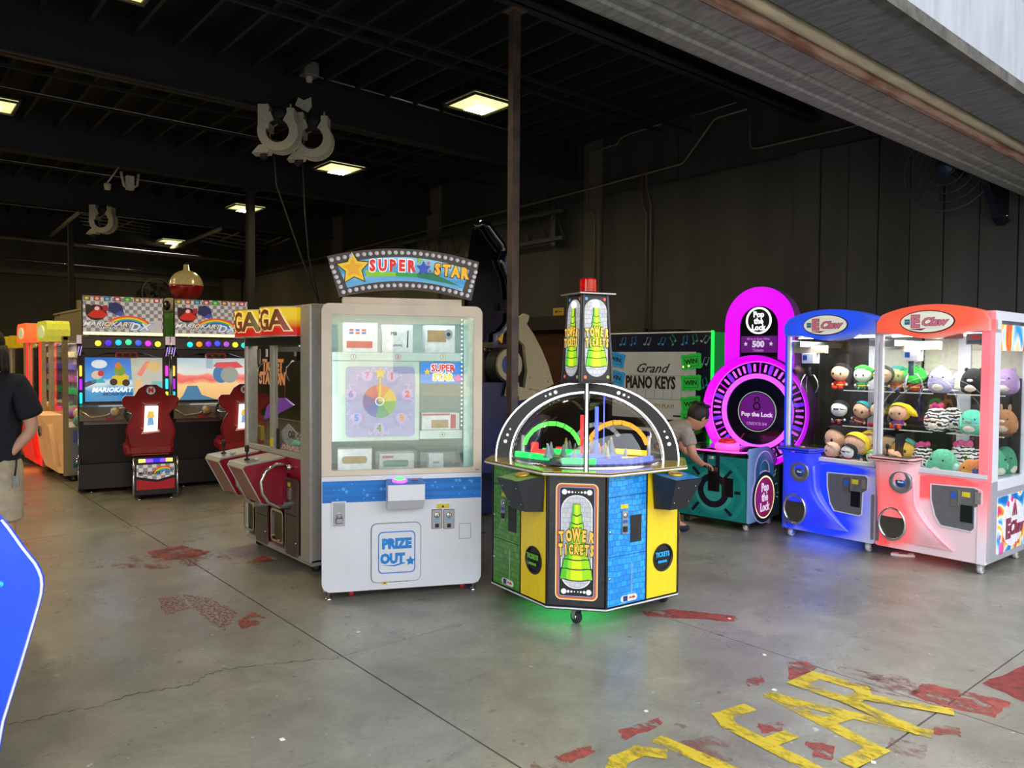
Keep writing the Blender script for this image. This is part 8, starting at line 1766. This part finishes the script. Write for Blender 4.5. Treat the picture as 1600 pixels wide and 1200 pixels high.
# ---- dim recess between tower game and piano game: a dark kiosk, monitor and yellow sign
def recess():
    p = at_x(873, 487, 8.38); t = thing('arrow_sign', 'small yellow arrow sign on the dark right wall', 'sign', (8.38, p.y, p.z), -90)
    Y_ = mat('dim_yellow_sign', '#a8842a', .5, emit=.12); INK = MATS['black_print']
    B().box(-.12, .12, -.01, .0, -.06, .06).build('board', Y_, t); B().prism([(-.08, 0), (-.04, .025), (-.04, .006), (.08, .006), (.08, -.006), (-.04, -.006), (-.04, -.025)], -.013, -.01).build('arrow', INK, t)
    B().box(-.03, .03, 0, .06, -.03, .03).build('wall_bracket', MATTE, t)
    fr = Fr(7.9, 9.6, -90); t = thing('dark_kiosk', 'dark kiosk with brown honeycomb panel seen left of the lit tower', 'arcade machine', fr.o, -90)
    DK = mat('kiosk_black', '#121014', .4, noise=.1); HC = brick_print('brown_honeycomb', '#4a2c18', '#3a2012', '#1a0e08', 12, emit=.05)
    B().box(-.1, 1.9, .0, .5, 0, 2.05).build('cabinet', DK, t); B().box(-.1, 1.9, -.25, .0, 2.05, 2.25).build('canopy', DK, t); B().box(.7, 1.85, -.02, 0, 1.2, 2.0).build('honeycomb_panel', HC, t)
    B().box(.05, .55, -.35, -.02, .9, 1.85).build('monitor_box', mat('dull_silver_panel', '#5a585c', .3, .5, noise=.1), t); B().box(.56, .62, -.36, -.3, .3, 1.9).build('pale_post', mat('pale_strip2', '#8a857c', .4), t)
    B().prism(circ(.3, 1.0, .2, 22, .16), -.37, -.35).build('blue_dial', mat('cyan_print', '#2a8ab8', .4, emit=.15), t); B().ring(circ(.3, 1.0, .22, 22, .18), circ(.3, 1.0, .2, 22, .16), -.375, -.35).build('dial_ring', mat('cream_top', ''), t)
recess()
# ---- blue cabinet side at the left edge, near the camera
def bluefg():
    dist = 2.5; P = at_d(20, 900, dist); yaw = -math.degrees(YAW); fr = Fr(P.x, P.y, yaw)
    t = thing('blue_cabinet', 'bright blue cabinet side with white edge trim cut by the left edge', 'arcade machine', (P.x, P.y, 0), yaw)
    L = lambda x, y: fr.px(x, y, 0)
    outl = [(-2, 814), (8, 826), (18, 840), (30, 857), (42, 872), (50, 882), (56, 893), (60, 904), (61, 915), (60, 928), (56, 945), (50, 966), (40, 1000), (28, 1040), (15, 1082), (0, 1130)]
    E = [L(*q) for q in outl]; z0 = E[-1]; sl = (E[-1][0] - E[-3][0]) / (E[-3][1] - E[-1][1]); sl = min(sl, .25); xe = E[-1][0] + sl * (E[-1][1] - .03) * .6
    left = [(xe, .03), (E[0][0] - .75, .03), (E[0][0] - .75, 1.3), (E[0][0] - .12, E[0][1] + .12)]
    m = mat('bright_blue_side', '#1450e8', .30, noise=.10, scale=3.5, coat=.3)
    B().prism(E + left, 0, .03).build('side_panel', m, t); B().prism([(-1.35, .05), (-.75, .05), (-.75, 1.2), (-1.35, 1.2)], .03, .45).build('body', mat('blue_dark_body', '#0c2a80', .4), t)
    B().tube([(u, .012, v) for u, v in E[::1]] + [(xe, .012, .03)], .0055, 6).build('white_trim', mat('white_edge_trim2', '#e8ecf4', .4), t)
    u, v = L(1, 913); B().lathe([(.012, 0), (.010, .004), (.0001, .006)], 14, Matrix.Translation((u, 0, v)) @ Matrix.Rotation(pi / 2, 4, 'X')).build('bolt_cap', mat('cyan_cap', '#3aa8e8', .3), t)
    for xx in (E[0][0] - .6, xe - .08): leveler(t, xx, .1, .04)
bluefg()
# ---- white plastic scrap under the claw cranes, small litter
p = at_z(1410, 868); o = thing('plastic_clip', 'white torn plastic clip lying under the claw cranes', 'litter', (p.x, p.y, 0), -60); B().flat([(-.09, -.02), (-.02, -.045), (.09, -.03), (.02, 0), (.09, .03), (-.02, .04), (-.07, .03)], .0, .018).build('clip_body', WHITE, o); B().box(-.03, .04, -.012, .012, .018, .02).build('clip_slot', MATTE, o)
for i, (x, y, c) in enumerate(((1139, 967, '#e0b8b0'), (1194, 1024, '#e8e8e0'), (1210, 1079, '#e8e4d8'), (1010, 1112, '#d8d0c0'), (1365, 1192, '#e0ded8'), (441, 1156, '#ecebe6'), (560, 988, '#d8d8d0'))):
    p = at_z(x, y); n_ = B().flat([(-.012, -.006), (.006, -.012), (.014, .004), (-.004, .010)], .001, .004).build('paper_scrap', mat('scrap' + c, c, .7)); n_.location = (p.x, p.y, .0005); n_.rotation_euler.z = i
    tag(n_, ('tiny pink paper scrap right of the tower game', 'tiny white scrap in the middle of the right floor', 'white paper scrap at the left tip of the painted letter A', 'tiny white scrap left of the painted letters', 'white scrap near the foot of the painted letter A', 'tiny white scrap on the bare floor at bottom left centre', 'tiny pale scrap below the white prize machine')[i], 'litter')
# ================================================================ people
def skin_mesh(name, J, edges, m, parent, sub_=2, root=None):
    """one continuous surface grown over joints {name: (x, y, z, r or (rx, ry))}"""
    keys = list(J); me = bpy.data.meshes.new(name); me.from_pydata([J[k][:3] for k in keys], [(keys.index(a), keys.index(b)) for a, b in edges], [])
    o = bpy.data.objects.new(name, me); COL.objects.link(o); o.parent = parent
    md = o.modifiers.new('skin', 'SKIN'); md.use_smooth_shade = True
    if not me.skin_vertices: me.attributes.new('skin', 'FLOAT', 'POINT') if False else None
    sv = me.skin_vertices[0].data
    for i, k in enumerate(keys):
        r_ = J[k][3]; sv[i].radius = r_ if isinstance(r_, tuple) else (r_, r_); sv[i].use_root = (k == (root or keys[0]))
    s = o.modifiers.new('sub', 'SUBSURF'); s.levels = sub_; s.render_levels = sub_
    me.materials.append(m); return o
SKIN = mat('skin_tone', '#c08a6e', .5, noise=.05, scale=14); SKIN2 = mat('skin_tone_pale', '#c89a80', .5, noise=.05, scale=14)
HAIR = mat('dark_brown_hair', '#1d1410', .6, noise=.3, scale=60, bump=.6, stretch=(1, 1, .2))
def build_head(parent, c, r_, yaw, pitch, sk, hair, longh=False):
    """face looks along -y before turning"""
    T = Matrix.Translation(c) @ Matrix.Rotation(yaw, 4, 'Z') @ Matrix.Rotation(pitch, 4, 'X')
    b = B(); b.smooth = True; N, M_ = 24, 16; vs = []; fs = []
    for i in range(M_ + 1):
        t = pi * i / M_; z = -cos(t)
        for k in range(N):
            a = 2 * pi * k / N; x, y = sin(t) * cos(a), sin(t) * sin(a)
            wx = .80 if z > -.1 else .80 - .26 * (-.1 - z); wy = .98 if y > 0 else .90
            if y < 0 and z < -.2: y *= 1 - .10 * (-z - .2)
            vs.append((x * r_ * wx, y * r_ * wy, z * r_ * 1.18))
    for i in range(M_):
        for k in range(N): j = (k + 1) % N; fs.append((i * N + k, i * N + j, (i + 1) * N + j, (i + 1) * N + k))
    b.add(vs, fs, T); h = b.build('head', sk, parent)
    P = lambda x, y, z: tuple(T @ Vector((x * r_, y * r_, z * r_)))
    B().ball((0, 0, 0), 1, 8, 6, T @ Matrix.Translation((0, -.90 * r_, -.12 * r_)) @ Matrix.Diagonal((.12 * r_, .16 * r_, .2 * r_, 1))).build('nose', sk, h)
    B().ball((0, 0, 0), 1, 10, 6, T @ Matrix.Translation((0, -.82 * r_, -.52 * r_)) @ Matrix.Diagonal((.24 * r_, .08 * r_, .06 * r_, 1))).build('mouth', mat('lip_tone', '#9a5048', .5), h)
    for s_ in (-1, 1):
        B().ball((0, 0, 0), 1, 10, 8, T @ Matrix.Translation((s_ * .30 * r_, -.80 * r_, .06 * r_)) @ Matrix.Diagonal((.12 * r_, .07 * r_, .07 * r_, 1))).build('eye', mat('eye_dark', '#2a1c14', .2), h)
        B().ball((0, 0, 0), 1, 8, 6, T @ Matrix.Translation((s_ * .30 * r_, -.80 * r_, .26 * r_)) @ Matrix.Diagonal((.17 * r_, .05 * r_, .035 * r_, 1))).build('eyebrow', hair, h)
        B().ball((0, 0, 0), 1, 10, 8, T @ Matrix.Translation((s_ * .80 * r_, .05 * r_, -.05 * r_)) @ Matrix.Rotation(s_ * .3, 4, 'Z') @ Matrix.Diagonal((.07 * r_, .17 * r_, .26 * r_, 1))).build('ear', sk, h)
    hb = B(); hb.ball((0, 0, 0), 1, 22, 14, T @ Matrix.Translation((0, .14 * r_, .28 * r_)) @ Matrix.Diagonal((.90 * r_, .98 * r_, 1.02 * r_, 1))); ho = hb.build('hair', hair, h)
    if longh:
        for q in range(9):
            a = R(20 + q * 17.5); x, y = .8 * cos(a), .8 * sin(a)
            B().tube([P(x, y, .1), P(x * 1.15, y * 1.1, -.6), P(x * 1.3, y * 1.2, -1.25), P(x * 1.5, y * 1.2, -1.6)], [.3 * r_, .3 * r_, .22 * r_, .05 * r_], 8).build('hair_lock', hair, ho)
    else:
        for q in range(12):
            a = 2 * pi * q / 12; B().ball((0, 0, 0), 1, 8, 6, T @ Matrix.Translation((.5 * r_ * cos(a), (.1 + .5 * sin(a)) * r_, (1.08 + .05 * (q % 3)) * r_)) @ Matrix.Rotation(a, 4, 'Z') @ Matrix.Diagonal((.3 * r_, .22 * r_, .16 * r_, 1))).build('hair_tuft', hair, ho)
    return h
def man():
    P = at_d(-14, 700, 5.1); t = thing('person', 'person in navy t-shirt and beige shorts cut off by the left edge', 'person', (P.x, P.y, 0), -40)
    NAV = mat('navy_cotton', '#0d1220', .85, noise=.12, scale=20, bump=.3); BEI_ = mat('beige_cotton', '#b0a48c', .85, noise=.08, scale=20, bump=.3)
    A = dict(pelvis=(0, 0, .96, (.14, .11)), belly=(0, 0, 1.10, (.15, .115)), chest=(0, .0, 1.30, (.17, .12)), neck=(0, .01, 1.47, .06), neck2=(0, -.0, 1.53, .055),
             shR=(.18, .0, 1.42, .065), elR=(.245, .06, 1.12, .045), wrR=(.15, -.02, .97, .030), haR=(.12, -.03, .93, .03), shL=(-.18, 0, 1.42, .065), elL=(-.25, .04, 1.13, .045), wrL=(-.24, -.10, .93, .03),
             hipR=(.09, 0, .88, .095), knR=(.10, -.01, .50, .06), anR=(.10, .02, .10, .038), toR=(.11, -.14, .045, .036), hipL=(-.09, 0, .88, .095), knL=(-.10, -.02, .50, .06), anL=(-.11, .02, .10, .038), toL=(-.13, -.14, .045, .036))
    skin_mesh('body', A, [('pelvis', 'belly'), ('belly', 'chest'), ('chest', 'neck'), ('neck', 'neck2'), ('chest', 'shR'), ('shR', 'elR'), ('elR', 'wrR'), ('wrR', 'haR'), ('chest', 'shL'), ('shL', 'elL'), ('elL', 'wrL'), ('pelvis', 'hipR'), ('hipR', 'knR'), ('knR', 'anR'), ('anR', 'toR'), ('pelvis', 'hipL'), ('hipL', 'knL'), ('knL', 'anL'), ('anL', 'toL')], SKIN2, t)
    S_ = dict(hem0=(0, 0, .86, (.19, .15)), hem=(0, 0, .93, (.19, .15)), waist=(0, 0, 1.08, (.19, .15)), chest=(0, 0, 1.30, (.20, .155)), neck=(0, .01, 1.47, .085), shR=(.185, .0, 1.415, .09), slR=(.235, .035, 1.235, .085), slR2=(.25, .045, 1.19, .085), shL=(-.185, 0, 1.415, .09), slL=(-.235, .02, 1.235, .085), slL2=(-.25, .03, 1.19, .085))
    skin_mesh('t_shirt', S_, [('hem0', 'hem'), ('hem', 'waist'), ('waist', 'chest'), ('chest', 'neck'), ('chest', 'shR'), ('shR', 'slR'), ('slR', 'slR2'), ('chest', 'shL'), ('shL', 'slL'), ('slL', 'slL2')], NAV, t)
    H_ = dict(w=(0, 0, 1.0, (.17, .135)), c=(0, 0, .86, (.17, .13)), hR=(.095, 0, .80, .115), kR=(.105, -.01, .54, .105), kR2=(.105, -.01, .50, .105), hL=(-.095, 0, .80, .115), kL=(-.105, -.01, .54, .105), kL2=(-.105, -.01, .50, .105))
    skin_mesh('shorts', H_, [('w', 'c'), ('c', 'hR'), ('hR', 'kR'), ('kR', 'kR2'), ('c', 'hL'), ('hL', 'kL'), ('kL', 'kL2')], BEI_, t)
    build_head(t, (0, -.01, 1.66), .108, R(200), 0, SKIN2, HAIR, True)
    for (p, M_) in (((-.24, -.11, .92), Matrix.Rotation(0, 4, 'Z')), ((.125, -.05, .965), Matrix.Rotation(R(25), 4, 'Y'))): hand10(t, p, M_, .95, SKIN2)
    for s_ in (-1, 1): skin_mesh('shoe', {'a': (s_ * .105, .04, .05, .05), 'b': (s_ * .11, -.08, .045, (.05, .042)), 'c': (s_ * .12, -.17, .038, (.045, .034))}, [('a', 'b'), ('b', 'c')], MATTE, t)
    k = B(); k.tube([(.20, -.05, .94), (.21, -.07, .88), (.20, -.07, .82)], .006, 5); ko = k.build('key_strap', MATTE, t)
    for i in range(3): B().box(.195 + i * .012, .205 + i * .012, -.075, -.070, .74 + .01 * i, .82).build('key', CHROME, ko)
def hand10(parent, p, M, s, m):
    """wrapper keeping the finger radii at hand scale"""
    T = Matrix.Translation(p) @ M; g = lambda x, y, z: tuple(T @ Vector((x * s, y * s, z * s)))
    o = skin_mesh('hand', {'w': g(0, 0, .02) + (.024 * s,), 'p': g(0, 0, -.045) + ((.036 * s, .016 * s),), 'k': g(0, .002, -.080) + ((.038 * s, .013 * s),)}, [('w', 'p'), ('p', 'k')], m, parent)
    for x, L in ((-.030, .056), (-.010, .070), (.011, .074), (.031, .064)):
        skin_mesh('finger', {'a': g(x * .9, 0, -.065) + (.0090 * s,), 'b': g(x, .0, -.09) + (.0090 * s,), 'c': g(x * 1.05, .014, -.09 - L * .45) + (.0083 * s,), 'd': g(x * 1.05, .036, -.09 - L * .75) + (.0076 * s,), 'e': g(x * 1.0, .056, -.09 - L * .82) + (.0062 * s,)}, [('a', 'b'), ('b', 'c'), ('c', 'd'), ('d', 'e')], m, o)
    skin_mesh('thumb', {'a': g(.018, 0, -.02) + (.0125 * s,), 'b': g(.044, .012, -.042) + (.0110 * s,), 'c': g(.055, .028, -.072) + (.0095 * s,), 'd': g(.050, .042, -.096) + (.0080 * s,)}, [('a', 'b'), ('b', 'c'), ('c', 'd')], m, o)
man()
def boy():
    P = at_d(1060, 600, 7.22); t = thing('person', 'dark-haired boy in a grey t-shirt bending towards the teal console', 'person', (P.x, P.y, 0), -YAW * 180 / pi)
    GR = mat('heather_grey_cotton', '#9a9088', .85, noise=.08, scale=30, bump=.3); SH = mat('pale_blue_shorts', '#a8c4d0', .8, noise=.08, scale=20); SHOE = mat('navy_canvas', '#1c2438', .8, noise=.1)
    A = dict(pelvis=(-.19, .05, .80, (.11, .10)), belly=(-.12, .04, .91, (.10, .095)), chest=(.02, .02, .98, (.115, .12)), neck=(.12, .01, 1.02, .048), neck2=(.155, .01, 1.035, .045),
             shR=(.06, -.14, .945, .052), elR=(.105, -.17, .735, .044), wrR=(.215, -.05, .645, .030), haR=(.235, -.02, .638, .028), shL=(.07, .16, .96, .05), elL=(.05, .20, .80, .036), wrL=(.14, .20, .70, .026),
             hipR=(-.18, -.04, .74, .08), knR=(-.06, -.05, .42, .052), anR=(-.02, -.04, .09, .034), toR=(.09, -.04, .04, .032), hipL=(-.18, .14, .74, .08), knL=(-.20, .16, .42, .052), anL=(-.22, .16, .09, .034), toL=(-.12, .17, .04, .032))
    skin_mesh('body', A, [('pelvis', 'belly'), ('belly', 'chest'), ('chest', 'neck'), ('neck', 'neck2'), ('chest', 'shR'), ('shR', 'elR'), ('elR', 'wrR'), ('wrR', 'haR'), ('chest', 'shL'), ('shL', 'elL'), ('elL', 'wrL'), ('pelvis', 'hipR'), ('hipR', 'knR'), ('knR', 'anR'), ('anR', 'toR'), ('pelvis', 'hipL'), ('hipL', 'knL'), ('knL', 'anL'), ('anL', 'toL')], SKIN, t)
    S_ = dict(hem=(-.235, .05, .76, (.145, .13)), waist=(-.13, .04, .90, (.135, .125)), chest=(.0, .02, .965, (.15, .155)), neck=(.105, .01, 1.005, .072), shR=(.05, -.135, .945, .074), slR=(.08, -.155, .845, .07), slR2=(.085, -.158, .82, .07), shL=(.06, .16, .955, .072), slL=(.055, .19, .89, .062), slL2=(.055, .19, .87, .062))
    skin_mesh('t_shirt', S_, [('hem', 'waist'), ('waist', 'chest'), ('chest', 'neck'), ('chest', 'shR'), ('shR', 'slR'), ('slR', 'slR2'), ('chest', 'shL'), ('shL', 'slL'), ('slL', 'slL2')], GR, t)
    H_ = dict(w=(-.20, .05, .78, (.125, .115)), hR=(-.17, -.04, .70, .095), kR=(-.08, -.05, .48, .085), kR2=(-.075, -.05, .45, .085), hL=(-.19, .14, .70, .095), kL=(-.20, .16, .48, .085), kL2=(-.20, .16, .45, .085))
    skin_mesh('shorts', H_, [('w', 'hR'), ('hR', 'kR'), ('kR', 'kR2'), ('w', 'hL'), ('hL', 'kL'), ('kL', 'kL2')], SH, t)
    build_head(t, (.195, .01, 1.075), .108, R(112), R(22), SKIN, HAIR)
    hand10(t, (.225, -.03, .648), Matrix.Rotation(R(-75), 4, 'Y') @ Matrix.Rotation(R(80), 4, 'Z'), .82, SKIN); hand10(t, (.15, .20, .70), Matrix.Rotation(R(-60), 4, 'Y'), .82, SKIN)
    for x, y in ((-.02, -.04), (-.22, .16)): skin_mesh('shoe', {'a': (x - .02, y, .045, .045), 'b': (x + .07, y, .04, (.042, .038)), 'c': (x + .14, y, .034, (.038, .030))}, [('a', 'b'), ('b', 'c')], SHOE, t)
boy()
